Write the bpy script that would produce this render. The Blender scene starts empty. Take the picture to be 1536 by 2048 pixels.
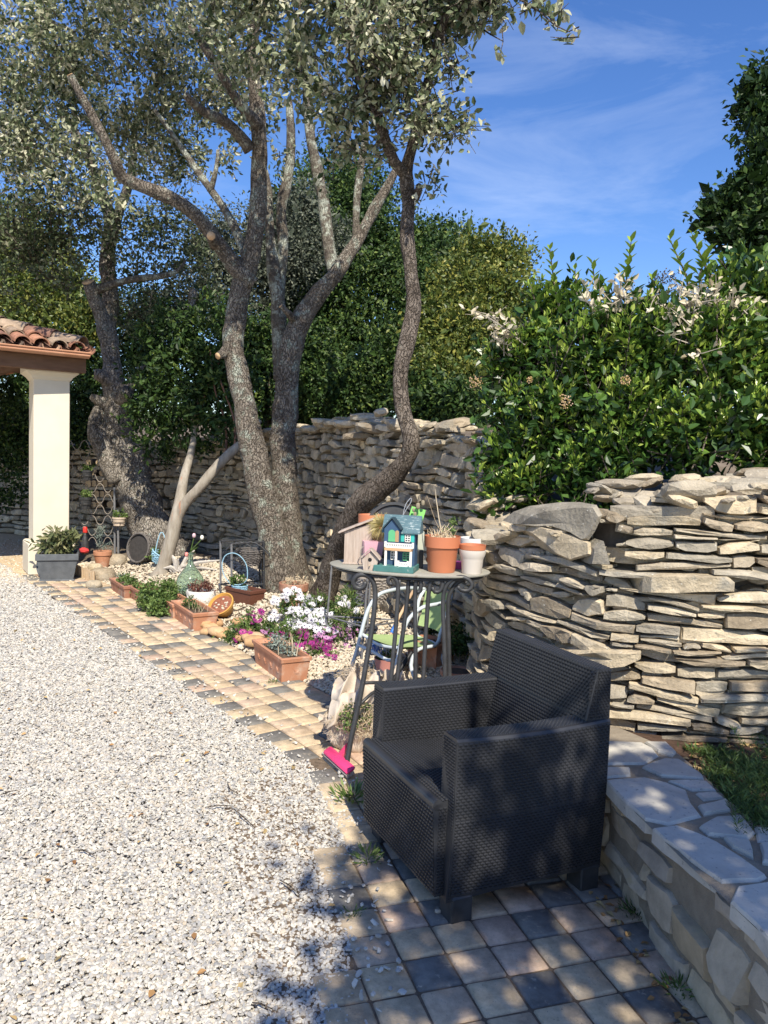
import bpy, math, random
import numpy as np
from mathutils import Vector, Matrix, noise as mnoise
R = math.radians
rng = random.Random(7)
nr = np.random.default_rng(7)
scene = bpy.context.scene
C = scene.collection

# ---------------------------------------------------------------- camera
CAM_H = 1.5
PITCH = R(4.1); ROLL = R(2.0); FPX = 1540.0
fwd = Vector((0, math.cos(PITCH), -math.sin(PITCH)))
r0 = Vector((1, 0, 0)); u0 = Vector((0, math.sin(PITCH), math.cos(PITCH)))
rt = math.cos(ROLL)*r0 + math.sin(ROLL)*u0
upv = -math.sin(ROLL)*r0 + math.cos(ROLL)*u0
camd = bpy.data.cameras.new('camera'); cam = bpy.data.objects.new('camera', camd); C.objects.link(cam)
Mc = Matrix((rt, upv, -fwd)).transposed().to_4x4(); Mc.translation = Vector((0, 0, CAM_H))
cam.matrix_world = Mc
camd.sensor_fit = 'HORIZONTAL'; camd.sensor_width = 36.0; camd.lens = 36.0*FPX/1536.0
camd.clip_start = 0.05; camd.clip_end = 3000
scene.camera = cam

# ---------------------------------------------------------------- sky and sun
SUN_AZ = R(13); SUN_EL = R(47)
sun_dir = Vector((math.sin(SUN_AZ)*math.cos(SUN_EL), -math.cos(SUN_AZ)*math.cos(SUN_EL), math.sin(SUN_EL)))
w = bpy.data.worlds.new("World"); scene.world = w; w.use_nodes = True
nt = w.node_tree; bg = nt.nodes['Background']
sky = nt.nodes.new('ShaderNodeTexSky'); sky.sky_type = 'NISHITA'; sky.sun_disc = False
sky.sun_elevation = SUN_EL; sky.sun_rotation = math.pi - SUN_AZ
sky.air_density = 1.0; sky.dust_density = 0.3; sky.ozone_density = 3.0; sky.altitude = 200
tc = nt.nodes.new('ShaderNodeTexCoord')
mp = nt.nodes.new('ShaderNodeMapping'); mp.inputs['Scale'].default_value = (1.6, 1.6, 5.5); mp.inputs['Rotation'].default_value = (0.25, 0.5, 0.3)
n1 = nt.nodes.new('ShaderNodeTexNoise'); n1.inputs['Scale'].default_value = 1.9; n1.inputs['Detail'].default_value = 9; n1.inputs['Roughness'].default_value = 0.62; n1.inputs['Distortion'].default_value = 0.5
rp = nt.nodes.new('ShaderNodeValToRGB'); rp.color_ramp.elements[0].position = 0.52; rp.color_ramp.elements[1].position = 1.0
rp.color_ramp.elements[0].color = (0, 0, 0, 1); rp.color_ramp.elements[1].color = (0.45, 0.45, 0.45, 1)
mx = nt.nodes.new('ShaderNodeMix'); mx.data_type = 'RGBA'
hs = nt.nodes.new('ShaderNodeHueSaturation'); hs.inputs['Saturation'].default_value = 1.24; hs.inputs['Value'].default_value = 1.12; hs.inputs['Hue'].default_value = 0.512
nt.links.new(tc.outputs['Generated'], mp.inputs['Vector']); nt.links.new(mp.outputs[0], n1.inputs['Vector'])
nt.links.new(n1.outputs['Fac'], rp.inputs['Fac']); nt.links.new(rp.outputs['Color'], mx.inputs['Factor'])
nt.links.new(sky.outputs[0], hs.inputs['Color']); nt.links.new(hs.outputs[0], mx.inputs['A'])
mx.inputs['B'].default_value = (6.2, 6.9, 8.2, 1)
nt.links.new(mx.outputs['Result'], bg.inputs['Color']); bg.inputs['Strength'].default_value = 0.12
sd = bpy.data.lights.new('sun', 'SUN'); sd.energy = 5.0; sd.angle = R(0.5); sd.color = (1.0, 0.93, 0.80)
so = bpy.data.objects.new('sun', sd); C.objects.link(so)
so.rotation_euler = (-sun_dir).to_track_quat('-Z', 'Y').to_euler()
vs = scene.view_settings
scene.display_settings.display_device = 'sRGB'
vs.view_transform = 'Standard'; vs.look = 'None'; vs.exposure = 0.5; vs.gamma = 1.0

# ---------------------------------------------------------------- picture point -> place
def ray(u, v):
    return (fwd + rt*((u-768)/FPX) - upv*((v-1024)/FPX))
def at(u, v, Y):
    d = ray(u, v); t = Y/d.y
    return Vector((d.x*t, Y, CAM_H + d.z*t))
def onz(u, v, z):
    d = ray(u, v); t = (z-CAM_H)/d.z
    return Vector((d.x*t, d.y*t, z))
def GZ(x, y):
    d = 0.8*(x+0.17) + 0.6*(y-3.4) - 0.72
    if y < 3.3 or d < 0: return 0.0
    t = min(1, d/1.0); t = t*t*(3-2*t)
    return 0.13*t*min(1, (y-3.3)/0.4)
def G(u, v):
    z = 0.0
    for i in range(6):
        p = onz(u, v, z); z = GZ(p.x, p.y)
    return onz(u, v, z)

# ---------------------------------------------------------------- object helpers
W = {}
def mark(o, label=None, cat=None, group=None, kind=None):
    if label: o['label'] = label
    if cat: o['category'] = cat
    if group: o['group'] = group
    if kind: o['kind'] = kind
    return o
def thing(name, label, cat, loc=(0, 0, 0), rotz=0, group=None):
    o = bpy.data.objects.new(name, None); C.objects.link(o)
    o.empty_display_size = 0.1
    o.location = loc; o.rotation_euler = (0, 0, rotz)
    W[o.name] = Matrix.Translation(Vector(loc)) @ Matrix.Rotation(rotz, 4, 'Z')
    return mark(o, label, cat, group)
def link_mesh(name, me, mats, parent=None, loc=None):
    o = bpy.data.objects.new(name, me); C.objects.link(o)
    for m in (mats if isinstance(mats, (list, tuple)) else [mats]): me.materials.append(m)
    if parent is not None:
        me.transform(W[parent.name].inverted()); o.parent = parent; W[o.name] = W[parent.name]
    else:
        if loc is None:
            n = len(me.vertices); a = np.empty(n*3, 'f'); me.vertices.foreach_get('co', a); a = a.reshape(-1, 3)
            loc = ((a[:, 0].min()+a[:, 0].max())/2, (a[:, 1].min()+a[:, 1].max())/2, a[:, 2].min())
        loc = Vector([float(q) for q in loc])
        me.transform(Matrix.Translation(-loc)); o.location = loc; W[o.name] = Matrix.Translation(loc)
    return o
class MB:
    def __init__(s, T=None): s.v = []; s.f = []; s.t = []; s.m = []; s.T = T or Matrix.Identity(4); s.tint = 0.5; s.mi = 0
    def add(s, vs, fs, M=None, tint=None, mi=None):
        b = len(s.v); X = s.T @ M if M is not None else s.T
        t = s.tint if tint is None else tint
        for p in vs: s.v.append(X @ Vector(p)); s.t.append(t)
        k = s.mi if mi is None else mi
        for f in fs: s.f.append(tuple(b+i for i in f)); s.m.append(k)
        return s
    def box(s, c, d, M=None, tint=None, bev=0.0, mi=None):
        x, y, z = d[0]/2, d[1]/2, d[2]/2; T = Matrix.Translation(Vector(c))
        if M is not None: T = T @ M
        if bev <= 0:
            vs = [(i*x, j*y, k*z) for k in (-1, 1) for j in (-1, 1) for i in (-1, 1)]
            return s.add(vs, [(0, 2, 3, 1), (4, 5, 7, 6), (0, 1, 5, 4), (2, 6, 7, 3), (0, 4, 6, 2), (1, 3, 7, 5)], T, tint, mi)
        b = min(bev, x*.9, y*.9, z*.9)
        rings = [(x-b, y-b, -z), (x, y, -z+b), (x, y, z-b), (x-b, y-b, z)]; vs = []; fs = []
        for (a, e, h) in rings:
            c_ = b*0.8 if (a, e) == (x, y) else b*.5
            vs += [(a-c_, -e, h), (a, -e+c_, h), (a, e-c_, h), (a-c_, e, h), (-a+c_, e, h), (-a, e-c_, h), (-a, -e+c_, h), (-a+c_, -e, h)]
        for r in range(3):
            for i in range(8): fs.append((r*8+i, r*8+(i+1) % 8, r*8+8+(i+1) % 8, r*8+8+i))
        fs.append(tuple(range(7, -1, -1))); fs.append(tuple(24+i for i in range(8)))
        return s.add(vs, fs, T, tint, mi)
    def tube(s, pts, rad, n=8, caps=True, tint=None, mi=None, bump=0.0, bscale=6.0, flat=1.0):
        pts = [Vector(p) for p in pts]; N = len(pts)
        if not hasattr(rad, '__len__'): rad = [rad]*N
        tg = [(pts[min(i+1, N-1)]-pts[max(i-1, 0)]).normalized() for i in range(N)]
        a = tg[0].orthogonal().normalized(); vs = []; fs = []
        for i in range(N):
            a = (a - tg[i]*a.dot(tg[i]))
            if a.length < 1e-6: a = tg[i].orthogonal()
            a.normalize(); b = tg[i].cross(a)
            for k in range(n):
                th = 2*math.pi*k/n; d = a*math.cos(th)+b*math.sin(th)*flat; r = rad[i]
                if bump: r *= 1+bump*mnoise.fractal((pts[i]+d*r)*bscale, 1.0, 2.1, 3)
                vs.append(pts[i]+d*r)
        for i in range(N-1):
            for k in range(n):
                k2 = (k+1) % n; fs.append((i*n+k, i*n+k2, (i+1)*n+k2, (i+1)*n+k))
        if caps: fs.append(tuple(range(n-1, -1, -1))); fs.append(tuple((N-1)*n+k for k in range(n)))
        return s.add(vs, fs, None, tint, mi)
    def lathe(s, prof, c, n=24, M=None, tint=None, mi=None, wob=0.0):
        vs = []; fs = []
        for i, (r, z) in enumerate(prof):
            for k in range(n):
                th = 2*math.pi*k/n; q = r*(1+wob*mnoise.noise((math.cos(th)*2, math.sin(th)*2, z*9)))
                vs.append((q*math.cos(th), q*math.sin(th), z))
        for i in range(len(prof)-1):
            for k in range(n):
                k2 = (k+1) % n; fs.append((i*n+k, i*n+k2, (i+1)*n+k2, (i+1)*n+k))
        if prof[0][0] > 1e-5: fs.append(tuple(range(n-1, -1, -1)))
        if prof[-1][0] > 1e-5: fs.append(tuple((len(prof)-1)*n+k for k in range(n)))
        T = Matrix.Translation(Vector(c))
        if M is not None: T = T @ M
        return s.add(vs, fs, T, tint, mi)
    def prism(s, outline, h0, h1, M=None, tint=None, inset=0.0, jit=0.0, mi=None):
        n = len(outline); cx = sum(p[0] for p in outline)/n; cy = sum(p[1] for p in outline)/n; vs = []
        def ring(k, z):
            return [(cx+(p[0]-cx)*k, cy+(p[1]-cy)*k, z+rng.uniform(-jit, jit)) for p in outline]
        sz = max(max(abs(p[0]-cx), abs(p[1]-cy)) for p in outline); k = 1-inset/max(sz, 1e-5)
        vs = ring(1, h0) + ring(1, h1-inset) + ring(k, h1); fs = []
        for r in range(2):
            for i in range(n): j = (i+1) % n; fs.append((r*n+i, r*n+j, (r+1)*n+j, (r+1)*n+i))
        vs.append((cx, cy, h1)); c = 3*n
        for i in range(n): fs.append((2*n+i, 2*n+(i+1) % n, c))
        fs.append(tuple(range(n-1, -1, -1)))
        return s.add(vs, fs, M, tint, mi)
    def rock(s, c, d, M=None, tint=None, seed=0, mi=None, rough=.28):
        T = Matrix.Translation(Vector(c))
        if M is not None: T = T @ M
        vs = []
        for p in ICO_V:
            q = Vector(p); k = 1+rough*mnoise.noise(q*1.3+Vector((seed*3.7, seed*1.9, seed)))+rng.uniform(-.06, .06)
            q = Vector([max(-.8, min(.8, t)) for t in q*k])
            vs.append((q.x*d[0]*.6, q.y*d[1]*.6, q.z*d[2]*.6))
        return s.add(vs, ICO_F, T, tint, mi)
    def build(s, name, mat, parent=None, smooth=False, loc=None, autos=None):
        me = bpy.data.meshes.new(name); me.from_pydata([tuple(v) for v in s.v], [], s.f)
        at_ = me.attributes.new('tint', 'FLOAT', 'POINT'); at_.data.foreach_set('value', s.t)
        if isinstance(mat, (list, tuple)): me.polygons.foreach_set('material_index', s.m)
        if smooth: me.shade_smooth()
        o = link_mesh(name, me, mat, parent, loc)
        if autos is not None:
            me.shade_smooth(); me.set_sharp_from_angle(angle=R(autos))
        return o
def _ico():
    import bmesh
    bm = bmesh.new(); bmesh.ops.create_icosphere(bm, subdivisions=2, radius=1.0)
    v = [tuple(x.co) for x in bm.verts]; f = [tuple(y.index for y in x.verts) for x in bm.faces]; bm.free(); return v, f
ICO_V, ICO_F = _ico()
def _ico1():
    import bmesh
    bm = bmesh.new(); bmesh.ops.create_icosphere(bm, subdivisions=1, radius=1.0)
    v = np.array([tuple(x.co) for x in bm.verts]); f = [tuple(y.index for y in x.verts) for x in bm.faces]; bm.free(); return v, f
ICO1_V, ICO1_F = _ico1()

def bulk_mesh(name, batches, smooth=False):
    """batches: list of (template verts (k,3), faces list of equal-size tuples, pos (n,3), mats (n,3,3), tint (n,), matindex)"""
    V = []; L = []; PS = []; T = []; MI = []; base = 0
    for (tv, tf, pos, mats, tint, mi) in batches:
        tv = np.asarray(tv, float); n = len(pos)
        if n == 0: continue
        k = len(tv)
        v = np.einsum('nij,kj->nki', mats, tv) + pos[:, None, :]
        V.append(v.reshape(-1, 3)); T.append(np.repeat(tint, k))
        fa = np.asarray(tf, int)
        f = fa[None, :, :] + (np.arange(n)*k)[:, None, None] + base
        L.append(f.reshape(-1)); PS.append(np.full(n*len(fa), fa.shape[1])); MI.append(np.full(n*len(fa), mi)); base += n*k
    V = np.concatenate(V); L = np.concatenate(L); PS = np.concatenate(PS); T = np.concatenate(T); MI = np.concatenate(MI)
    me = bpy.data.meshes.new(name)
    me.vertices.add(len(V)); me.vertices.foreach_set('co', V.astype('f').ravel())
    me.loops.add(len(L)); me.loops.foreach_set('vertex_index', L.astype('i'))
    me.polygons.add(len(PS)); st = np.concatenate([[0], np.cumsum(PS)[:-1]])
    me.polygons.foreach_set('loop_start', st.astype('i'))
    me.polygons.foreach_set('material_index', MI.astype('i'))
    me.update(calc_edges=True)
    a = me.attributes.new('tint', 'FLOAT', 'POINT'); a.data.foreach_set('value', T.astype('f'))
    if smooth: me.shade_smooth()
    else: me.shade_flat()
    return me
def frames(d, nrm, sc):
    """matrices with columns length axis d, side, normal; sc (n,3)"""
    d = d/np.linalg.norm(d, axis=1, keepdims=True)
    b = np.cross(nrm, d); b /= (np.linalg.norm(b, axis=1, keepdims=True)+1e-9)
    n = np.cross(d, b)
    return np.stack([d*sc[:, :1], b*sc[:, 1:2], n*sc[:, 2:3]], axis=2)
def randrot(n):
    d = nr.normal(size=(n, 3)); q = nr.normal(size=(n, 3)); return d, q

# ---------------------------------------------------------------- materials
def mat(name, cols, src='noise', scale=4.0, detail=6, rough=0.8, bump=0.0, bscale=30.0, spec=0.3, metal=0.0, transl=0.0,
        coat=0.0, stretch=(1, 1, 1), mixn=0.0, spots=None, bdist=0.01, bkind='noise', tcol=None):
    m = bpy.data.materials.new(name); m.use_nodes = True; t = m.node_tree; N = t.nodes; Lk = t.links
    b = N['Principled BSDF']; b.inputs['Roughness'].default_value = rough; b.inputs['Metallic'].default_value = metal
    b.inputs['Specular IOR Level'].default_value = spec
    if coat: b.inputs['Coat Weight'].default_value = coat; b.inputs['Coat Roughness'].default_value = .15
    co = N.new('ShaderNodeTexCoord'); mpg = N.new('ShaderNodeMapping'); mpg.inputs['Scale'].default_value = stretch
    Lk.new(co.outputs['Object'], mpg.inputs['Vector']); vec = mpg.outputs[0]
    def noise(sc, det, rg=.6):
        n = N.new('ShaderNodeTexNoise'); n.inputs['Scale'].default_value = sc; n.inputs['Detail'].default_value = det; n.inputs['Roughness'].default_value = rg
        Lk.new(vec, n.inputs['Vector']); return n.outputs['Fac']
    def ramp(fac, cl, lo=0.0, hi=1.0):
        r = N.new('ShaderNodeValToRGB'); e = r.color_ramp.elements
        while len(e) < len(cl): e.new(0.5)
        for i, c in enumerate(cl):
            e[i].position = lo+(hi-lo)*i/max(1, len(cl)-1); e[i].color = (*c, 1)
        Lk.new(fac, r.inputs['Fac']); return r.outputs['Color']
    if src == 'noise': col = ramp(noise(scale, detail), cols, .3, .7)
    else:
        a = N.new('ShaderNodeAttribute'); a.attribute_name = 'tint'; col = ramp(a.outputs['Fac'], cols)
    if mixn:
        n2 = noise(scale, detail, .68); r = ramp(n2, [(1-mixn,)*3, (1+mixn*.5,)*3], .32, .68)
        mm = N.new('ShaderNodeMix'); mm.data_type = 'RGBA'; mm.blend_type = 'MULTIPLY'; mm.inputs['Factor'].default_value = 1
        Lk.new(col, mm.inputs['A']); Lk.new(r, mm.inputs['B']); col = mm.outputs['Result']
    for sp in (spots or []):
        sc, lo, hi, c = sp; n3 = noise(sc, 5, .65); r = ramp(n3, [(0, 0, 0), (1, 1, 1)], lo, hi)
        mm = N.new('ShaderNodeMix'); mm.data_type = 'RGBA'; Lk.new(r, mm.inputs['Factor']); Lk.new(col, mm.inputs['A'])
        mm.inputs['B'].default_value = (*c, 1); col = mm.outputs['Result']
    Lk.new(col, b.inputs['Base Color'])
    if bump:
        bp = N.new('ShaderNodeBump'); bp.inputs['Strength'].default_value = bump; bp.inputs['Distance'].default_value = bdist
        if bkind == 'bark':
            vo = N.new('ShaderNodeTexVoronoi'); vo.feature = 'DISTANCE_TO_EDGE'; vo.inputs['Scale'].default_value = bscale
            m2 = N.new('ShaderNodeMapping'); m2.inputs['Scale'].default_value = (1, 1, .30)
            nn = N.new('ShaderNodeTexNoise'); nn.inputs['Scale'].default_value = 8; nn.inputs['Detail'].default_value = 4
            ad = N.new('ShaderNodeVectorMath'); ad.operation = 'MULTIPLY_ADD'; ad.inputs[1].default_value = (.16, .16, .22)
            Lk.new(co.outputs['Object'], nn.inputs['Vector']); Lk.new(nn.outputs['Color'], ad.inputs[0]); Lk.new(co.outputs['Object'], ad.inputs[2])
            Lk.new(ad.outputs[0], m2.inputs['Vector']); Lk.new(m2.outputs[0], vo.inputs['Vector'])
            mr = N.new('ShaderNodeMapRange'); mr.inputs['From Max'].default_value = .14; Lk.new(vo.outputs['Distance'], mr.inputs['Value'])
            f2 = noise(bscale*2.2, 4); mm = N.new('ShaderNodeMath'); mm.operation = 'MULTIPLY_ADD'; mm.inputs[1].default_value = .7
            Lk.new(f2, mm.inputs[0]); Lk.new(mr.outputs[0], mm.inputs[2]); Lk.new(mm.outputs[0], bp.inputs['Height'])
            # plates paler than the fissures between them
            mc = N.new('ShaderNodeMix'); mc.data_type = 'RGBA'; mc.blend_type = 'MULTIPLY'; mc.inputs['Factor'].default_value = 1
            rr = ramp(mr.outputs[0], [(.60, .58, .56), (1, 1, 1)], 0, .8); Lk.new(col, mc.inputs['A']); Lk.new(rr, mc.inputs['B']); Lk.new(mc.outputs['Result'], b.inputs['Base Color'])
        else: Lk.new(noise(bscale, 6, .65), bp.inputs['Height'])
        Lk.new(bp.outputs[0], b.inputs['Normal'])
    if transl:
        tr = N.new('ShaderNodeBsdfTranslucent'); ms = N.new('ShaderNodeMixShader'); ms.inputs[0].default_value = transl
        if tcol: tr.inputs['Color'].default_value = (*tcol, 1)
        else: Lk.new(col, tr.inputs['Color'])
        Lk.new(b.outputs[0], ms.inputs[1]); Lk.new(tr.outputs[0], ms.inputs[2]); Lk.new(ms.outputs[0], N['Material Output'].inputs['Surface'])
    return m
def plain(name, c, rough=.6, v=.12, **k):
    lo = tuple(x*(1-v) for x in c); hi = tuple(min(1, x*(1+v)) for x in c)
    return mat(name, [lo, hi], rough=rough, **k)
# ================================================================ GROUND
M_soil = mat('soil', [(.10, .075, .05), (.20, .16, .12)], scale=9, bump=.6, bscale=40, rough=.95)
M_base = mat('gravel_base', [(.42, .385, .34), (.52, .48, .42), (.60, .56, .49)], scale=60, bump=.8, bscale=90, rough=.9)
M_grav = mat('gravel_chip', [(.27, .265, .255), (.39, .375, .35), (.51, .475, .41), (.63, .59, .51), (.45, .385, .30), (.35, .34, .325), (.59, .55, .475), (.52, .485, .425)], src='tint', rough=.85, spec=.2)
M_wgrav = mat('bed_gravel_chip', [(.50, .41, .29), (.66, .58, .45), (.58, .50, .39), (.38, .32, .24)], src='tint', rough=.85, spec=.2)
M_sand = mat('sandy_ground', [(.50, .36, .20), (.66, .52, .34)], scale=30, bump=.7, bscale=90, rough=.9)

def sheet(name, pts, m, kind='structure', z=None, label=None):
    me = bpy.data.meshes.new(name); me.from_pydata([tuple(p) for p in pts], [], [tuple(range(len(pts)))])
    o = link_mesh(name, me, m, loc=pts[0]); mark(o, kind=kind); return o
sheet('ground', [(-400, -60, -.02), (400, -60, -.02), (400, 600, -.02), (-400, 600, -.02)], M_base)

# paved path: rows of 14 cm blocks laid along a curving line
PW = 0.14
REF = []
def make_ref():
    p = Vector((.47, .99)); s = 0; ds = .01; th = 17.0
    while s < 9.6:
        REF.append((p.x, p.y, R(th)))
        p = p + Vector((-math.sin(R(th)), math.cos(R(th))))*ds; s += ds
        if s < 2.38: th = 17.0
        elif s < 2.98: th = 17+(s-2.38)/.6*19.4
        else: th = 36.4
make_ref()
def refp(s, off):
    x, y, th = REF[max(0, min(len(REF)-1, int(s/.01)))]
    return Vector((x+math.cos(th)*off, y+math.sin(th)*off)), th
M_pave = mat('paver', [(.17, .16, .145), (.25, .235, .205), (.52, .37, .27), (.56, .42, .30), (.53, .40, .255), (.60, .47, .305), (.56, .44, .295)], src='tint', scale=22, mixn=.32, rough=.9, bump=.5, bscale=120, bdist=.004, spec=.2, spots=[(30, .60, .72, (.42, .36, .28)), (170, .62, .68, (.22, .18, .14)), (9, .62, .75, (.34, .29, .22))])
M_joint = mat('joint', [(.10, .075, .05), (.26, .19, .13)], scale=40, bump=.8, bscale=150, rough=.95)
pv = MB(); nrow = 0; s = 0.0
while s < 9.1:
    x, y, th = REF[int(s/.01)]
    far = s > 2.75
    c0, c1 = (0, 5) if far else (-3, 9)
    for c in range(c0, c1):
        p, th = refp(s+PW/2, (c+.5)*PW)
        if not far:
            lim = -.27 if p.y > 3.12 else (-.13 if p.y > 2.3 else -.08)
            if p.x < lim+rng.uniform(-.03, .01): continue
            if p.x > 1.05: continue
            if p.y > 3.2 and c > 5: continue
        gain = 1.0
        if 2.38 < s+PW/2 < 2.98: gain = 1+(c+.5)*PW*R(19.4)/.6
        if far: dark = (nrow % 2 == 0 and c == 0) or (nrow % 4 == 1 and c == 2) or (nrow % 4 == 3 and c == 3) or (nrow % 4 == 0 and c == 4)
        else: dark = (c+2*nrow) % 5 == 1
        if rng.random() < .04: dark = not dark
        t = rng.uniform(0, .12) if dark else (rng.uniform(.34, .5) if rng.random() < (.16 if far else .36) else rng.uniform(.55, 1))
        Mr = Matrix.Rotation(th, 4, 'Z') @ Matrix.Rotation(rng.uniform(-.02, .02), 4, 'X') @ Matrix.Rotation(rng.uniform(-.02, .02), 4, 'Y')
        pv.box((p.x, p.y, -.017+rng.uniform(-.002, .002)), (PW-.0055, PW*gain-.0055, .05), Mr, tint=t, bev=.007)
    s += PW; nrow += 1
pv.build('paved_path', M_pave, autos=50); mark(bpy.data.objects['paved_path'], kind='structure')
jp = []
for off, order in ((-.42, 1), (1.1, -1)):
    a = [refp(i*.1, off if i*.1 < 2.7 else (-.004 if off < 0 else .705))[0] for i in range(0, 91)]
    jp.append(a)
jv = []; jf = []
for i in range(91): jv += [(jp[0][i].x, jp[0][i].y, .0005), (jp[1][i].x, jp[1][i].y, .0005)]
for i in range(90): jf.append((2*i, 2*i+1, 2*i+3, 2*i+2))
me = bpy.data.meshes.new('path_joints'); me.from_pydata(jv, [], jf); o = link_mesh('path_joint_sand', me, M_joint); mark(o, kind='structure')

# drive gravel: real chips lying over a gravel sheet
def path_left(y):
    """x of the gravel / paving border"""
    if y < 3.35:
        xs = [(1.0, -.02), (2.04, -.05), (2.47, -.108), (3.0, -.07), (3.4, -.17)]
        for (a, b), (c, d) in zip(xs, xs[1:]):
            if y <= c: return b+(d-b)*max(0, (y-a))/(c-a)
        return -.17
    return -.17-(y-3.4)*.748
def chips(n, ylo, yhi, inside, size, zf, flat=.55):
    pos = []
    while len(pos) < n:
        m = n
        y = nr.uniform(ylo, yhi, m); x = nr.uniform(-1, 1, m)
        x = x*(.62*y+.6)
        pos += [(a, b) for a, b in zip(x, y) if inside(a, b)]
        if len(pos) > n: pos = pos[:n]
    pos = np.array(pos); k = len(pos)
    sc = nr.uniform(.6, 1.25, k)[:, None]*size*np.stack([nr.uniform(.8, 1.35, k), nr.uniform(.6, 1.0, k), nr.uniform(.3, .62, k)], 1)
    d = nr.normal(size=(k, 3)); d[:, 2] *= .35
    nn = nr.normal(size=(k, 3))*.33; nn[:, 2] += 1
    z = np.array([zf(a, b) for a, b in pos])+nr.uniform(.0, .012, k)
    return np.column_stack([pos, z]), frames(d, nn, sc)
def chip_templates(num):
    out = []
    for i in range(num):
        v = ICO1_V*(1+nr.uniform(-.28, .28, (len(ICO1_V), 1))); v = np.clip(v, -.78, .78); out.append(v)
    return out
def left_in(a, b):
    e = path_left(b)+.02*math.sin(b*9)+.012*math.sin(b*31)
    if b < 3.3 and a > -.45: e += rng.uniform(-.03, .035)
    else: e += abs(rng.gauss(0, .012))
    return a < e and a > -.60*b-.5
bt = []
TPL = chip_templates(10)
def scatter(n, ylo, yhi, inside, size, zf, tf=None):
    P, Mx = chips(n, ylo, yhi, inside, size, zf)
    for i, tv in enumerate(TPL):
        sl = slice(i, None, len(TPL)); p = P[sl]; t = nr.uniform(0, 1, len(p)) if tf is None else tf(p)
        bt.append((tv, ICO1_F, p, Mx[sl], t, 0))
zero = lambda a, b: -.006
scatter(56000, 1.55, 3.2, left_in, .0086, zero)
scatter(42000, 3.2, 4.6, left_in, .0092, zero)
OCT = [(1, 0, 0), (-1, 0, 0), (0, 1, 0), (0, -1, 0), (0, 0, 1), (0, 0, -1)]; OCF = [(0, 2, 4), (2, 1, 4), (1, 3, 4), (3, 0, 4), (2, 0, 5), (1, 2, 5), (3, 1, 5), (0, 3, 5)]
def scatter_far(n, ylo, yhi, inside, size):
    P, Mx = chips(n, ylo, yhi, inside, size, zero)
    for i in range(5):
        p = P[i::5]; bt.append((np.array(OCT)*nr.uniform(.7, 1.2, (6, 1)), OCF, p, Mx[i::5], nr.uniform(0, 1, len(p)), 0))
scatter_far(50000, 4.6, 6.8, left_in, .0120)
scatter_far(26000, 6.8, 10.0, left_in, .0160)
# strays on the paving
def strays(a, b): return path_left(b) < a < path_left(b)+.16
scatter(240, 1.8, 8.5, strays, .011, lambda a, b: .010)
def strays2(a, b): return path_left(b) < a < path_left(b)+.8 and b > 3.4
scatter(90, 3.4, 8.0, strays2, .013, lambda a, b: .010)
me = bulk_mesh('gravel', bt); o = link_mesh('gravel', me, M_grav); mark(o, kind='stuff', label='pale grey and white crushed stone gravel of the drive', cat='gravel')

# planted bed: soil surface and its cream gravel
bx = np.arange(-9, 2.2, .12); by = np.arange(3.3, 14, .12); bv = []; bf = []; idx = {}
def in_bed(a, b): return .8*(a+.17)+.6*(b-3.4) > .70 and b > 3.3
for i, a in enumerate(bx):
    for j, b in enumerate(by):
        bv.append((a, b, GZ(a, b)-.010+(.012*mnoise.noise((a*4, b*4, 0)) if in_bed(a-.1, b-.1) else -.02)))
for i in range(len(bx)-1):
    for j in range(len(by)-1):
        if in_bed(bx[i]+.06, by[j]+.06): f = i*len(by)+j; bf.append((f, f+len(by), f+len(by)+1, f+1))
me = bpy.data.meshes.new('bed_soil'); me.from_pydata(bv, [], bf)
o = link_mesh('flower_bed_ground', me, M_soil); mark(o, kind='structure')
bt = []
def bedin(a, b):
    if not in_bed(a, b): return False
    if a > .75 or (b > 4.4 and a > .62): return False
    return b < 11.5-1.05*(a+3) if a < .6 else True
def bed_dense(a, b): return bedin(a, b) and mnoise.noise((a*1.7, b*1.7, 5)) > -.25
scatter(9000, 3.5, 5.6, bedin, .0145, lambda a, b: GZ(a, b)-.002)
scatter(17000, 5.6, 9.8, bedin, .018, lambda a, b: GZ(a, b)-.002)
me = bulk_mesh('bed_gravel', bt); o = link_mesh('bed_gravel', me, M_wgrav); mark(o, kind='stuff', label='cream stone chips covering the planted bed under the trees', cat='gravel')
# sandy ground round the pillar
bt = []
sheet('sandy_yard', [(-8, 7.2, .002), (-3.62, 8.25, .002), (-2.9, 8.9, .002), (-2.9, 16, .002), (-14, 16, .002), (-14, 7.6, .002)], M_sand)
def sandin(a, b): return a < -2.9 and b > 8.1 and b > 8.25+(a+3.62)*.3 and b < 12
scatter(6000, 8.1, 12, sandin, .016, zero, tf=lambda p: nr.uniform(0, 1, len(p)))
me = bulk_mesh('sandy_gravel', bt); o = link_mesh('sandy_gravel', me, M_wgrav); mark(o, kind='stuff', label='tawny gravel around the foot of the pillar', cat='gravel')

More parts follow.
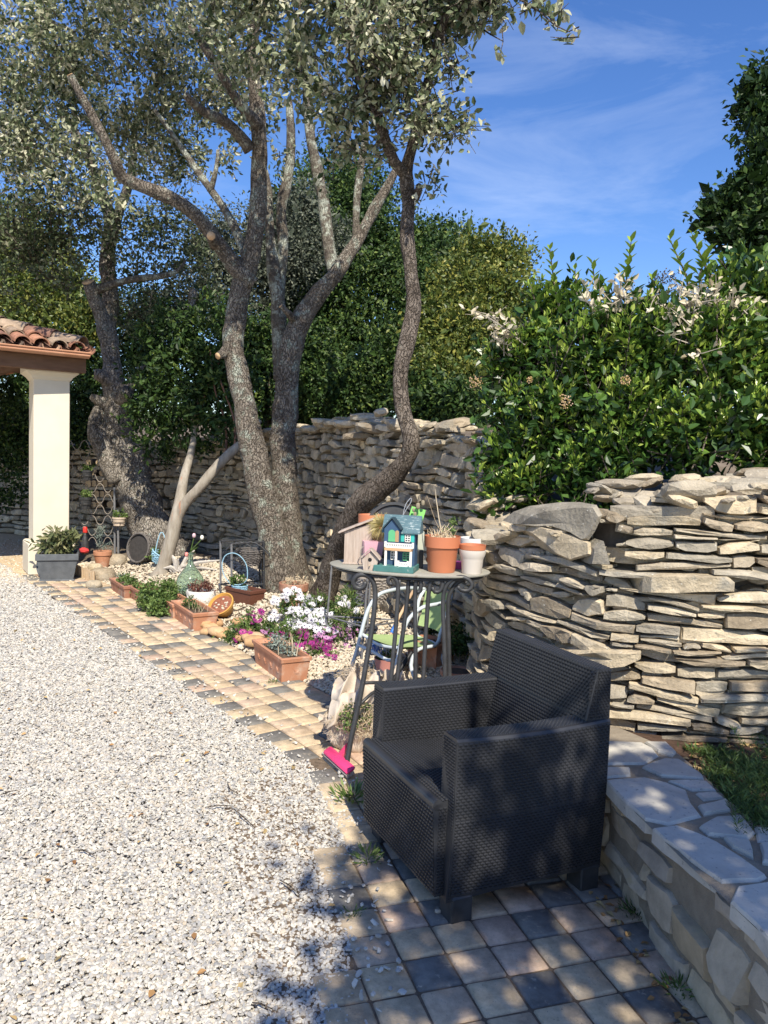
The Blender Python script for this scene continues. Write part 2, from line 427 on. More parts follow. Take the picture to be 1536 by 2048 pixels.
# ================================================================ DRY STONE WALLS
M_stone = mat('wall_stone', [(.28, .225, .16), (.44, .355, .245), (.37, .325, .255), (.54, .445, .305), (.62, .51, .35), (.32, .285, .225), (.48, .42, .32), (.66, .55, .39)], src='tint', scale=11, mixn=.38, rough=.92, bump=.95, bscale=48, bdist=.012, spec=.15,
              spots=[(5, .54, .70, (.30, .275, .225)), (18, .62, .70, (.24, .225, .18)), (42, .64, .70, (.66, .62, .52)), (6, .68, .78, (.33, .30, .15)), (90, .66, .70, (.20, .18, .14))])
M_back = mat('wall_core', [(.10, .085, .07), (.18, .15, .12)], scale=12, bump=.8, bscale=30, rough=1)
class Path2:
    def __init__(s, pts):
        s.p = [Vector(q) for q in pts]; s.L = [0]
        for a, b in zip(s.p, s.p[1:]): s.L.append(s.L[-1]+(b.xy-a.xy).length)
    def ev(s, t):
        t = max(0, min(s.L[-1]-1e-6, t)); i = 0
        while s.L[i+1] < t: i += 1
        k = (t-s.L[i])/(s.L[i+1]-s.L[i]); a, b = s.p[i], s.p[i+1]
        def nn(j):
            j = max(0, min(len(s.p)-2, j)); d = (s.p[j+1].xy-s.p[j].xy).normalized(); return Vector((d.y, -d.x))
        n = nn(i)
        if k < .5: n = n.lerp(nn(i-1), .5-k)
        else: n = n.lerp(nn(i+1), k-.5)
        n.normalize()
        return a.xy.lerp(b.xy, k), n, a.z+(b.z-a.z)*k
def stone_course_wall(mb, path, z0, s0, s1, hr, wr, depth=.14, prot=.025, gap=.004, layers=1, skip=None, ztop=None, lens=.55, inset=.14, merge=.14, zoff=0, rot=.10):
    for layer in range(layers):
        rec = -.055*layer
        maxz = max(q.z for q in path.p)+.05
        bounds = [z0]
        while bounds[-1] < maxz: bounds.append(bounds[-1]+rng.uniform(*hr)*(1 if rng.random() > .15 else 1.5))
        seeds = [rng.uniform(0, 50) for _ in bounds]
        def zb(k, t):
            a = .030*mnoise.noise((t*2.2, seeds[k//3 % len(seeds)], 0)) + .010*mnoise.noise((t*6, seeds[k], 3))
            return bounds[k]+a
        blocked = [[] for _ in bounds]
        for k in range(len(bounds)-1):
            t = s0+rng.uniform(-.1, 0)
            while t < s1:
                wd = rng.uniform(*wr)*rng.choice((.55, 1, 1, 1.4))
                hit = [b for b in blocked[k] if b[0]-.02 < t < b[1]]
                if hit: t = hit[0][1]; continue
                nx = [b[0] for b in blocked[k] if t < b[0] < t+wd]
                if nx: wd = min(nx)-t
                if wd < .03: t += wd+.001; continue
                top = k+1
                if k+2 < len(bounds) and rng.random() < merge and wd > wr[0]*.9:
                    top = k+2; blocked[k+1].append((t, t+wd))
                tm = t+wd/2; P, n, zt = path.ev(tm)
                if ztop: zt = ztop(tm)
                zm = (zb(k, tm)+zb(top, tm))/2
                if zb(top, tm) > zt+rng.uniform(-.02, .05): t += wd; continue
                if skip and skip(P.x, P.y, zm): t += wd; continue
                o = rng.uniform(-prot, prot)+rec; NP = 5; lo = []; hi = []
                lt, ltr = rng.uniform(0, lens), rng.uniform(0, lens)
                tilt = rng.uniform(-.05, .05); bias = rng.random()
                for i in range(NP):
                    q = i/(NP-1); tt = t+gap+(wd-2*gap)*q+rng.uniform(-.12, .12)*wd/NP*(0 < i < NP-1)
                    b0, b1 = zb(k, tt)+gap, zb(top, tt)-gap; h = b1-b0; e = 0
                    if q < .3: e = lt*(1-q/.3)
                    if q > .7: e = ltr*((q-.7)/.3)
                    lo.append((tt, b0+h*e*(1-bias)*.9+rng.uniform(0, .10)*h)); hi.append((tt, b1-h*e*bias*.9-rng.uniform(0, .12)*h))
                out = lo+hi[::-1]; n_ = len(out)
                cx = sum(a for a, _ in out)/n_; cz = sum(b for _, b in out)/n_
                ra = rng.gauss(0, rot)*min(1, .12/wd)
                out = [(cx+(a-cx)*math.cos(ra)-(b-cz)*math.sin(ra), cz+(a-cx)*math.sin(ra)+(b-cz)*math.cos(ra)) for a, b in out]
                vs = []; dpt = depth*rng.uniform(.8, 1.2); sx, sz = rng.uniform(-.03, .03), rng.uniform(-.35, .25)
                def P3(tt, zz, oo):
                    p, nn, _ = path.ev(tt); return (p.x+nn.x*oo, p.y+nn.y*oo, zz+zoff)
                ins = inset*rng.uniform(.5, 1.3)
                for (a, b) in out:
                    a2 = cx+(a-cx)*(1-ins*.5); b2 = cz+(b-cz)*(1-ins*1.4)
                    vs.append(P3(a2, b2, o+(b2-cz)*sz+rng.uniform(-.005, .005)))
                for (a, b) in out: vs.append(P3(a, b, o-.014+(b-cz)*sz+rng.uniform(-.004, .004)))
                for (a, b) in out: vs.append(P3(a, b, o-dpt))
                vs.append(P3(cx, cz, o+rng.uniform(.0, .008)))
                fs = []
                for i in range(n_):
                    j = (i+1) % n_
                    fs.append((i, j, 3*n_)); fs.append((n_+i, n_+j, j, i)); fs.append((2*n_+i, 2*n_+j, n_+j, n_+i))
                mb.add(vs, fs, tint=rng.random())
                t += wd
def wall_back(mb, path, z0, off, s0, s1, capw=.3):
    N = int((s1-s0)/.15)+2; vs = []; fs = []
    for i in range(N):
        t = s0+(s1-s0)*i/(N-1); p, n, zt = path.ev(t)
        a = p-n*off; b = p-n*(off+capw); zt -= .05
        vs += [(a.x, a.y, z0), (a.x, a.y, zt), (b.x, b.y, zt), (b.x, b.y, z0)]
    for i in range(N-1):
        for k in range(3): fs.append((4*i+k, 4*i+k+1, 4*i+k+5, 4*i+k+4))
    mb.add(vs, fs, mi=1)
# one continuous wall: far stretch behind the trees, corner, near stretch behind the armchair
WP = Path2([(-8.5, 13.6, 1.55), (-5.2, 12.3, 1.55), (-4.0, 11.7, 1.60), (-2.98, 10.8, 1.62), (-2.0, 10.0, 1.66), (-1.1, 9.2, 1.78), (-.65, 8.2, 1.84), (-.2, 7.2, 1.84), (.1, 6.5, 1.78), (.35, 5.8, 1.72), (.55, 5.2, 1.60), (.62, 4.7, 1.35),
             (.52, 4.2, 1.10), (.54, 3.95, 1.12), (.70, 3.55, 1.24), (.92, 3.24, 1.32), (1.3, 3.10, 1.44), (2.2, 3.04, 1.52), (4.2, 2.9, 1.54)])
tc_ = WP.L[12]; tend = WP.L[-1]
wm = MB()
def top_far(t): return WP.ev(t)[2]+.05*mnoise.noise((t*1.3, 2, 0))
stone_course_wall(wm, WP, 0.0, 0.2, WP.L[3], (.07, .12), (.16, .36), layers=1, prot=.04, ztop=top_far)
stone_course_wall(wm, WP, 0.0, WP.L[3], WP.L[8], (.032, .070), (.10, .32), layers=2, prot=.045, ztop=top_far, lens=.9, inset=.08, gap=.003, merge=.25)
stone_course_wall(wm, WP, 0.0, WP.L[8], tc_-.02, (.030, .070), (.10, .34), layers=2, prot=.035, ztop=top_far, lens=.8, inset=.08, gap=.003, merge=.25)
BIG = [ # the large slabs near the top of the near stretch, outlines read off at the wall
 [(1025, 1048), (1050, 1030), (1085, 1018), (1150, 1010), (1195, 1010), (1203, 1030), (1192, 1062), (1178, 1080), (1165, 1082), (1140, 1066), (1100, 1052), (1060, 1052)],
 [(1056, 1062), (1075, 1050), (1110, 1058), (1150, 1072), (1180, 1085), (1183, 1110), (1140, 1122), (1110, 1108), (1085, 1085)],
 [(1183, 1095), (1205, 1082), (1222, 1130), (1180, 1128)],
 [(1285, 1150), (1320, 1148), (1400, 1150), (1455, 1152), (1468, 1165), (1466, 1183), (1400, 1184), (1340, 1186), (1282, 1184)],
 [(1130, 1305), (1180, 1300), (1260, 1303), (1283, 1302), (1284, 1318), (1250, 1332), (1215, 1336), (1170, 1330)],
]
def wall_hit(u, v, off):
    """point of the near wall seen at (u, v), moved out of its face by off"""
    best = None
    t = tc_
    d = ray(u, v)
    while t < tend:
        p, n, _ = WP.ev(t); q = p+n*off
        e = abs(q.x*d.y-q.y*d.x)
        if best is None or e < best[0]: best = (e, q)
        t += .01
    q = best[1]; k = q.y/d.y
    return Vector((q.x, q.y, CAM_H+d.z*k))
bigc = []
for poly in BIG:
    c = sum((wall_hit(u, v, 0) for u, v in poly), Vector((0, 0, 0)))/len(poly)
    ww = max(wall_hit(u, v, 0).x for u, v in poly)-min(wall_hit(u, v, 0).x for u, v in poly)
    hh = max(wall_hit(u, v, 0).z for u, v in poly)-min(wall_hit(u, v, 0).z for u, v in poly)
    bigc.append((c, ww, hh))
def skip_big(x, y, z):
    for c, ww, hh in bigc:
        if abs(x-c.x) < ww*.5-.02 and abs(z-c.z) < hh*.5-.008: return True
    return False
def top_near(t): return WP.ev(t)[2]-.02+.05*mnoise.noise((t*2.3, 8, 0))
stone_course_wall(wm, WP, 0.0, tc_-.05, tend, (.020, .052), (.09, .32), layers=2, prot=.026, inset=.08, rot=.12, skip=skip_big, ztop=top_near, lens=.75, gap=.003, merge=.22)
for poly in BIG:
    outer = [wall_hit(u, v, .02) for u, v in poly]; c = sum(outer, Vector((0, 0, 0)))/len(outer)
    k = len(poly); back = [p+Vector((-.02, .2, 0)) for p in outer]
    front = [c+(p-c)*.86+Vector((-.003, -.03, 0))+Vector((0, rng.uniform(-.006, .006), 0)) for p in outer]
    vs = front+outer+back+[c+Vector((0, -.04, 0))]; fs = []
    for i in range(k):
        j = (i+1) % k; fs += [(j, i, 3*k), (k+j, k+i, i, j), (2*k+j, 2*k+i, k+i, k+j)]
    wm.add(vs, fs, tint=rng.uniform(.35, .8))
# rough stones lying along the top
for i in range(330):
    t = rng.uniform(WP.L[3], tend-.3); p, n, zt = WP.ev(t)
    if t > tc_: zt -= .03
    s_ = rng.uniform(.05, .15) if t > WP.L[7] else rng.uniform(.08, .2)
    q = p-n*rng.uniform(-.02, .35)
    Mr = Matrix.Rotation(rng.uniform(0, 6), 4, 'Z') @ Matrix.Rotation(rng.uniform(-.5, .5), 4, 'X')
    wm.rock((q.x, q.y, zt+rng.uniform(-.06, .02)+s_*.05), (s_*1.7, s_, s_*rng.uniform(.25, .55)), Mr, tint=rng.random(), seed=i)
for (u, v, D, a, b) in ((762, 825, 6.9, .12, .11), (700, 848, 7.5, .3, .12), (745, 858, 7.0, .3, .14), (800, 850, 6.5, .22, .16), (720, 872, 7.2, .3, .12), (905, 850, 5.75, .26, .14), (940, 900, 5.45, .22, .2), (880, 865, 5.9, .2, .12)):
    q = at(u, v, D); wm.rock(q, (a*1.1, .25, b*.62), Matrix.Rotation(rng.uniform(-.4, .4), 4, 'Y'), tint=rng.random(), seed=u)
for i in range(90):
    x = rng.uniform(.95, 2.8); y = rng.uniform(3.24, 3.8); s_ = rng.uniform(.06, .15)
    wm.rock((x, y, 1.25+.09*min(1.4, x-.8)+.18*(y-3.24)+rng.uniform(0, .05)), (s_*1.7, s_, s_*rng.uniform(.22, .42)), Matrix.Rotation(rng.uniform(0, 6), 4, 'Z') @ Matrix.Rotation(rng.uniform(-.6, .6), 4, 'X'), tint=rng.random(), seed=i+400)
wall_back(wm, WP, -.02, .13, 0.2, tend-.05, .35)
wo = wm.build('dry_stone_wall', [M_stone, M_back])
mark(wo, 'rough dry stone wall of thin flat limestone running behind the trees and the armchair', 'stone wall')

# terrace soil behind the wall
tv = []; tf = []; N = 60
for i in range(N):
    t = .2+(tend-.4)*i/(N-1); p, n, zt = WP.ev(t)
    a = p-n*.22; b = p-n*1.5
    tv += [(a.x, a.y, zt-.07), (b.x+(1.0 if t > tc_-1.5 else 0), b.y+.5, zt+.06)]
for i in range(N-1): tf.append((2*i, 2*i+1, 2*i+3, 2*i+2))
me = bpy.data.meshes.new('terrace'); me.from_pydata(tv, [], tf); o = link_mesh('terrace_ground', me, M_soil); mark(o, kind='structure')
me = bpy.data.meshes.new('hill'); hv = []; hf = []
gx = np.linspace(-60, 60, 50); gy = np.linspace(0, 1, 24)
for i, a in enumerate(gx):
    for j, b in enumerate(gy):
        ys = 15-.8*max(-6, min(a, 9)) if a < 1 else max(4.2, 9.0-2.5*(a-1)); ys = min(ys, 16)
        y = ys+b*b*70; z = 1.35+(b*3 if a < 1 else -.6*min(1, b*8))+.3*mnoise.noise((a*.3, y*.3, 0))
        hv.append((a, y, z))
for i in range(len(gx)-1):
    for j in range(len(gy)-1): f = i*len(gy)+j; hf.append((f, f+len(gy), f+len(gy)+1, f+1))
me.from_pydata(hv, [], hf); o = link_mesh('hillside', me, M_soil); mark(o, kind='structure')

# ================================================================ LOW RETAINING WALL WITH COPING
M_lstone = mat('retaining_stone', [(.40, .31, .20), (.56, .45, .30), (.50, .42, .31), (.62, .51, .37), (.37, .32, .26)], src='tint', scale=9, mixn=.3, rough=.92, bump=.6, bscale=50, bdist=.006, spec=.15,
               spots=[(7, .60, .72, (.50, .40, .24)), (20, .66, .76, (.30, .27, .22))])
M_mortar = mat('mortar', [(.25, .205, .15), (.34, .285, .21)], scale=25, bump=.7, bscale=110, rough=1)
M_cope = mat('coping_slab', [(.46, .44, .39), (.57, .53, .45), (.51, .48, .42)], src='tint', scale=7, mixn=.22, rough=.8, bump=.5, bscale=45, bdist=.005, spec=.25,
             spots=[(60, .60, .70, (.22, .22, .21)), (9, .62, .78, (.36, .36, .36))])
LW = Path2([(1.02, 1.0, .40), (.96, 1.6, .40), (.915, 2.08, .40), (.875, 2.5, .40), (.845, 2.78, .40), (.83, 3.3, .40)])
low = thing('retaining_wall', 'low mortared stone wall with pale slab coping to the right of the armchair', 'low wall', (.9, 2.3, 0))
class Rev:  # face looks to -x
    pass
lm = MB(); LR = Path2([tuple(p) for p in LW.p[::-1]])
stone_course_wall(lm, LR, -.01, 0, LR.L[-1], (.055, .095), (.12, .28), depth=.07, prot=.018, gap=.007, lens=.30, inset=.10, merge=.25, rot=.04, ztop=lambda t: .385)
lm.build('stone_facing', M_lstone, low, autos=35)
mm_ = MB(); wall_back(mm_, LR, -.02, .016, 0, LR.L[-1], .3)
mm_.build('mortar', M_mortar, low)
Z7 = lambda a, b: (1180+a*.3164, 1400+b*.3164)
SL = [[(105, 250), (330, 258), (400, 295), (435, 340), (350, 392), (105, 395)], [(345, 262), (480, 262), (545, 322), (520, 345), (430, 318)],
      [(330, 415), (470, 365), (560, 368), (640, 420), (715, 470), (722, 492), (450, 470)], [(-60, 410), (255, 415), (258, 465), (-60, 478)],
      [(100, 498), (340, 478), (480, 512), (610, 562), (640, 640), (705, 722), (500, 775), (350, 742), (230, 640)], [(495, 502), (740, 508), (800, 562), (645, 560)],
      [(668, 578), (800, 572), (850, 606), (720, 622)], [(682, 662), (868, 618), (890, 690), (722, 716)], [(690, 792), (800, 732), (960, 722), (1045, 830), (1002, 866), (745, 842)],
      [(395, 800), (540, 780), (680, 830), (800, 885), (960, 990), (1120, 1105), (1070, 1132), (835, 1135), (640, 1000)],
      [(930, 1168), (1125, 1140), (1400, 1160), (1400, 1700), (1250, 1640), (1050, 1405), (890, 1262)], [(845, 862), (1010, 885), (1034, 990), (900, 922)], [(1072, 900), (1300, 895), (1290, 1050), (1090, 1018)],
      [(1060, 880), (1040, 790), (1250, 800), (1300, 880)], [(1160, 1040), (1300, 1060), (1420, 1140), (1150, 1120)]]
cp = MB()
for i, poly in enumerate(SL):
    pts = [onz(*Z7(a, b), .40) for a, b in poly]
    pts = [Vector((max(p.x, .792), p.y, p.z)) for p in pts]
    if max(p.y for p in pts) > 3.25: pts = [Vector((p.x, min(p.y, 3.25), p.z)) for p in pts]
    out = [(p.x, p.y) for p in pts]
    # orient ccw
    ar = sum(out[k][0]*out[(k+1) % len(out)][1]-out[(k+1) % len(out)][0]*out[k][1] for k in range(len(out)))
    if ar < 0: out = out[::-1]
    # subdivide the outline so edges are uneven
    o2 = []
    for k in range(len(out)):
        a, b = Vector(out[k]), Vector(out[(k+1) % len(out)]); o2.append(tuple(a)); L_ = (b-a).length; m = int(L_/.05)
        for q in range(1, m): pq = a.lerp(b, q/m); o2.append((pq.x+rng.uniform(-.004, .004), pq.y+rng.uniform(-.004, .004)))
    h = .400+rng.uniform(-.004, .004)
    cp.prism(o2, .350, h, tint=rng.random(), inset=.008, jit=.0012)
cp.build('coping_slabs', M_cope, low)
mo = MB(); inner = [onz(*Z7(a, b), .388) for a, b in ((540, 325), (725, 480), (880, 640), (960, 700), (1060, 790), (1300, 780), (1700, 900))]
edge = [(.80, 3.25), (.79, 3.0), (.788, 2.7), (.83, 2.4), (.87, 2.12), (.91, 1.9), (.98, 1.5), (1.02, 1.0)]
poly = [(x+.012, y, .388) for x, y in edge]+[(2.2, 1.0, .388)]+[tuple(p) for p in inner[::-1]]+[(1.0, 3.25, .388)]
me = bpy.data.meshes.new('coping_mortar'); me.from_pydata(poly, [], [tuple(range(len(poly)))])
link_mesh('coping_mortar', me, M_mortar, low)
bedpoly = [(1.05, 1.0, .372), (5, 1.0, .372), (5, 3.3, .372), (1.0, 3.3, .372)]
M_dsoil = mat('dark_soil', [(.05, .03, .02), (.12, .07, .045)], scale=25, bump=.9, bscale=60, rough=1)
sheet('raised_bed_ground', bedpoly, M_dsoil)
# ================================================================ TREES AND SHRUBS
M_bark = mat('oak_bark', [(.16, .13, .105), (.27, .23, .185), (.37, .33, .27)], scale=7, rough=.95, bump=1.0, bscale=46, bdist=.03, bkind='bark', spec=.1,
             spots=[(7, .56, .62, (.42, .44, .36)), (16, .60, .65, (.34, .35, .28))])
M_barkd = mat('dark_bark', [(.12, .095, .075), (.20, .165, .135), (.28, .235, .19)], scale=7, rough=.95, bump=1.0, bscale=46, bdist=.025, bkind='bark', spec=.1,
             spots=[(13, .66, .71, (.33, .34, .28))])
M_barkl = mat('lichen_bark', [(.12, .10, .085), (.20, .175, .14), (.27, .24, .20)], scale=8, rough=.95, bump=.9, bscale=60, bdist=.012, bkind='bark', spec=.1,
             spots=[(8, .50, .58, (.42, .44, .37)), (20, .56, .62, (.36, .37, .29))])
M_barks = mat('smooth_bark', [(.22, .185, .145), (.32, .28, .225), (.40, .36, .30)], scale=7, rough=.9, bump=.6, bscale=16, stretch=(3, 3, .7), bdist=.01, spec=.1, spots=[(5, .62, .74, (.40, .20, .12))])
M_cut = mat('cut_wood', [(.50, .30, .15), (.62, .42, .24)], scale=30, rough=.8)
M_oakleaf = mat('oak_leaf', [(.05, .075, .03), (.11, .14, .065), (.22, .25, .14), (.36, .375, .23), (.50, .49, .34), (.62, .59, .44)], src='tint', rough=.6, spec=.2, transl=.25)
M_dleaf = mat('evergreen_leaf', [(.014, .032, .009), (.030, .062, .015), (.062, .11, .024), (.15, .20, .045)], src='tint', rough=.5, spec=.25, transl=.18)
M_gleaf = mat('grey_green_leaf', [(.035, .05, .032), (.075, .09, .06), (.13, .145, .10), (.19, .20, .145)], src='tint', rough=.55, spec=.3, transl=.18)
M_yleaf = mat('yellow_green_leaf', [(.05, .08, .018), (.11, .15, .03), (.20, .22, .045), (.32, .30, .06)], src='tint', rough=.45, spec=.4, transl=.25)
M_vleaf = mat('glossy_leaf', [(.022, .052, .012), (.050, .11, .022), (.13, .225, .035), (.29, .40, .055), (.42, .50, .11)], src='tint', rough=.34, spec=.42, transl=.2)
M_dead = mat('dry_leaf', [(.40, .33, .20), (.60, .52, .36), (.70, .63, .47)], src='tint', rough=.7, transl=.2)

LEAF_V = [(0, 0, 0), (.5, 0, -.06), (1, 0, -.12), (.42, .27, .07), (.42, -.27, .07), (.78, .17, -.02), (.78, -.17, -.02)]
LEAF_F = [(0, 4, 1), (0, 1, 3), (4, 6, 1), (1, 5, 3), (6, 2, 1), (1, 2, 5)]
LEAFS_V = [(0, 0, 0), (.45, .28, .05), (1, 0, -.08), (.45, -.28, .05)]
LEAFS_F = [(0, 3, 2, 1)]
def spline(P, step):
    """P list of (Vector, r) -> dense catmull-rom points and radii"""
    out = []; rad = []
    Q = [P[0]]+list(P)+[P[-1]]
    for i in range(1, len(Q)-2):
        p0, p1, p2, p3 = Q[i-1][0], Q[i][0], Q[i+1][0], Q[i+2][0]; m = max(2, int((p2-p1).length/step))
        for k in range(m):
            t = k/m
            out.append(.5*((2*p1)+(p2-p0)*t+(2*p0-5*p1+4*p2-p3)*t*t+(3*p1-p0-3*p2+p3)*t*t*t)); rad.append(Q[i][1]+(Q[i+1][1]-Q[i][1])*t)
    out.append(P[-1][0]); rad.append(P[-1][1]); return out, rad
def limb(mb, pix, n=16, step=.07, bump=.22, cut=False, mi=0, bscale=4.0):
    """pix: list of (u, v, depth, width in px)"""
    P = [(at(u, v, D), w_*(.88-.20*max(0, min(1, (w_-14)/30)))*D/FPX/2) for u, v, D, w_ in pix]
    pts, rad = spline(P, step)
    mb.tube(pts, rad, n=n, bump=bump, bscale=bscale, mi=mi)
    if cut:
        d = (pts[-1]-pts[-2]).normalized(); mb.tube([pts[-1]+d*.001, pts[-1]+d*.006], [rad[-1]*.92]*2, n=12, mi=1)
    return pts
def leafcloud(blobs, n, size, tmean=.5, tsd=.2, per=16, spread=.12, tmpl='full', shell=.35, droop=0.1, twigs=None, up=.35, aspect=1.0, keep=None):
    """blobs: (centre, radii vector, weight). leaves gathered in small clumps along short twigs"""
    wts = np.array([b[2] for b in blobs], float); wts /= wts.sum()
    nc = max(1, n//per); ch = nr.choice(len(blobs), nc, p=wts); pos = []; dirs = []; tt = []
    for c in ch:
        ctr, rad, _ = blobs[c]
        d = nr.normal(size=3); d /= np.linalg.norm(d); rr = (shell+(1-shell)*nr.random())**.6
        q = np.array(ctr)+d*rr*np.array(rad)
        if keep and not keep(q): continue
        ax = d*.8+nr.normal(size=3)*.6; ax[2] += up-droop; ax /= np.linalg.norm(ax)
        L_ = spread*nr.uniform(.8, 1.8)
        al = nr.uniform(-.5, .5, per)
        p = q+al[:, None]*ax*L_*2+nr.normal(size=(per, 3))*spread*.35
        dd = ax*.7+nr.normal(size=(per, 3))*.75; dd[:, 2] += .1-droop
        pos.append(p); dirs.append(dd); tt.append(np.clip(nr.normal(tmean+nr.normal()*.12, tsd, per), 0, 1))
        if twigs is not None and len(twigs) < 900: twigs.append((q-ax*L_*1.3, q+ax*L_*1.1))
    pos = np.concatenate(pos); dirs = np.concatenate(dirs); tt = np.concatenate(tt); k = len(pos)
    nn = nr.normal(size=(k, 3))*.75; nn[:, 2] += .5; nn[:, 1] -= .3
    s_ = size*nr.uniform(.65, 1.25, k)[:, None]*np.array([[1, aspect, 1]])
    v, f = (LEAF_V, LEAF_F) if tmpl == 'full' else (LEAFS_V, LEAFS_F)
    return (v, f, pos, frames(dirs, nn, s_), tt, 0)
def pb(lst, depth=1.0, sq=1.0, wk=1.0):
    """(u, v, depth, radius px[, weight]) -> blobs"""
    out = []
    for b in lst:
        u, v, D, r = b[:4]; c = at(u, v, D); q = r*D/FPX; wgt = (b[4] if len(b) > 4 else 1.0)
        out.append((tuple(c), (q, q*depth, q*sq), q*q*(1 if wk else 1)*wgt*(1/D/D)*60))
    return out
def twigmesh(mb, tw, r=.004, mi=0):
    for a, b in tw:
        mb.tube([a, (Vector(a)+Vector(b))/2+Vector((rng.uniform(-.02, .02),)*3), b], [r*1.3, r, r*.5], n=3, caps=False, mi=mi)
M_bark2 = mat('old_bark', [(.22, .19, .16), (.36, .32, .27), (.48, .43, .37)], scale=9, rough=.95, bump=1.0, bscale=40, bdist=.03, bkind='bark', spec=.1, spots=[(12, .60, .66, (.42, .42, .36))])
BK = [M_bark, M_cut]; BKL = [M_barkl, M_cut]; BKD = [M_barkd, M_cut]

# ---- the big many-stemmed oak in the middle
oak = thing('oak_tree', 'tall oak of several lichened stems from one base, with the widest grey green crown', 'tree', tuple(G(565, 1185)))
t = MB()
base = limb(t, [(585, 1215, 7.6, 175), (572, 1180, 7.6, 130), (556, 1120, 7.6, 95), (538, 1040, 7.6, 84), (518, 950, 7.6, 80), (494, 840, 7.6, 68), (474, 740, 7.6, 60), (466, 680, 7.6, 58), (474, 620, 7.6, 62), (484, 570, 7.6, 62), (504, 510, 7.6, 54), (514, 430, 7.6, 48), (518, 340, 7.6, 44), (520, 290, 7.5, 42), (512, 200, 7.4, 36), (505, 100, 7.3, 28), (520, -20, 7.2, 22)], n=24)
limb(t, [(600, 1215, 7.75, 165), (582, 1150, 7.75, 105), (572, 1060, 7.75, 92), (566, 950, 7.75, 78), (566, 860, 7.75, 74), (574, 760, 7.75, 66), (585, 690, 7.75, 70), (604, 640, 7.75, 60), (640, 585, 7.75, 48), (672, 548, 7.75, 42), (700, 505, 7.8, 36), (716, 480, 7.85, 34), (748, 420, 7.9, 26), (778, 368, 7.9, 20), (792, 340, 7.9, 15)], n=22)
limb(t, [(505, 510+60, 7.6, 50), (480, 545, 7.55, 50), (454, 510, 7.5, 44), (424, 470, 7.4, 40), (385, 425, 7.3, 36), (345, 398, 7.2, 32), (290, 375, 7.1, 32), (245, 355, 7.0, 30), (232, 325, 6.9, 26), (205, 270, 6.8, 22), (170, 205, 6.7, 18), (140, 150, 6.6, 14)], n=16, cut=True)
limb(t, [(430, 490, 7.45, 30), (424, 478, 7.3, 26), (422, 472, 7.18, 22)], n=12, cut=True)
limb(t, [(500, 300, 7.5, 34), (478, 270, 7.4, 28), (445, 240, 7.2, 24), (405, 222, 7.0, 20), (370, 190, 6.8, 14)], n=12)
limb(t, [(515, 250, 7.4, 32), (480, 210, 7.2, 26), (450, 160, 7, 20), (420, 110, 6.9, 18), (380, 50, 6.8, 14)], n=12)
limb(t, [(455, 700, 7.6, 34), (445, 708, 7.5, 24), (436, 712, 7.45, 17)], n=10, cut=True)
limb(t, [(590, 640, 7.7, 20), (575, 625, 7.55, 17), (562, 612, 7.5, 12)], n=10, cut=True)
t.build('trunk', BK, oak, smooth=True)
t = MB()
limb(t, [(562, 760, 7.9, 50), (560, 690, 7.9, 48), (556, 600, 7.9, 44), (548, 540, 7.95, 38), (540, 470, 8.0, 24), (536, 380, 8, 18), (532, 340, 8, 10)], n=14)
limb(t, [(556, 600, 8.0, 34), (566, 500, 8.0, 28), (562, 420, 8.0, 26), (575, 360, 8.0, 26), (582, 290, 8, 22), (578, 200, 8, 16)], n=12)
limb(t, [(672, 548, 7.85, 38), (662, 520, 7.9, 36), (655, 470, 7.95, 32), (648, 410, 8, 30), (636, 350, 8, 28), (624, 290, 8, 26), (616, 230, 8, 20), (612, 150, 8, 14)], n=14)
limb(t, [(714, 478, 7.9, 26), (712, 440, 7.95, 16), (716, 380, 8, 18), (728, 290, 8, 15), (735, 200, 8, 9)], n=10)
limb(t, [(500, 540, 7.7, 26), (480, 480, 7.8, 20), (450, 420, 7.9, 18), (400, 350, 8.0, 15), (360, 290, 8, 13), (310, 220, 8, 9)], n=10)
limb(t, [(420, 385, 7.95, 15), (432, 340, 7.9, 10), (436, 300, 7.9, 8)], n=8)
t.build('lichened_limb', BKL, oak, smooth=True)
crown_b = pb([(60, 110, 7.8, 110), (150, 60, 7.6, 110), (330, 40, 8.0, 110), (70, 230, 8.0, 100), (230, 170, 8.3, 115), (50, 330, 7.8, 65, .8), (170, 320, 7.6, 65, .9), (400, 120, 8.3, 110), (340, 240, 8.4, 85), (520, 50, 6.2, 115, .6),
  (640, 40, 5.6, 95, .6), (600, 150, 6.0, 80, .5), (480, 190, 8.4, 85), (660, 190, 5.6, 45), (440, 315, 8.5, 42, .6), (560, 290, 7.6, 36, .5), (370, 325, 8.5, 45, .7), (290, 290, 8.4, 65, .8), (150, 380, 7.8, 40, .6), (240, 385, 7.6, 34, .5), (20, 280, 7.8, 50),
  (250, -110, 7, 130), (500, -120, 6.0, 150), (700, -100, 5.6, 130)], depth=1.0)
tw = []; cr = MB()
bt1 = leafcloud(crown_b, 33000, .060, tmean=.50, tsd=.27, per=16, spread=.10, twigs=tw, droop=.2, aspect=.95)
me = bulk_mesh('crown', [bt1]); link_mesh('crown', me, M_oakleaf, oak)
t = MB(); twigmesh(t, tw, .004); t.build('twigs', M_bark, oak)

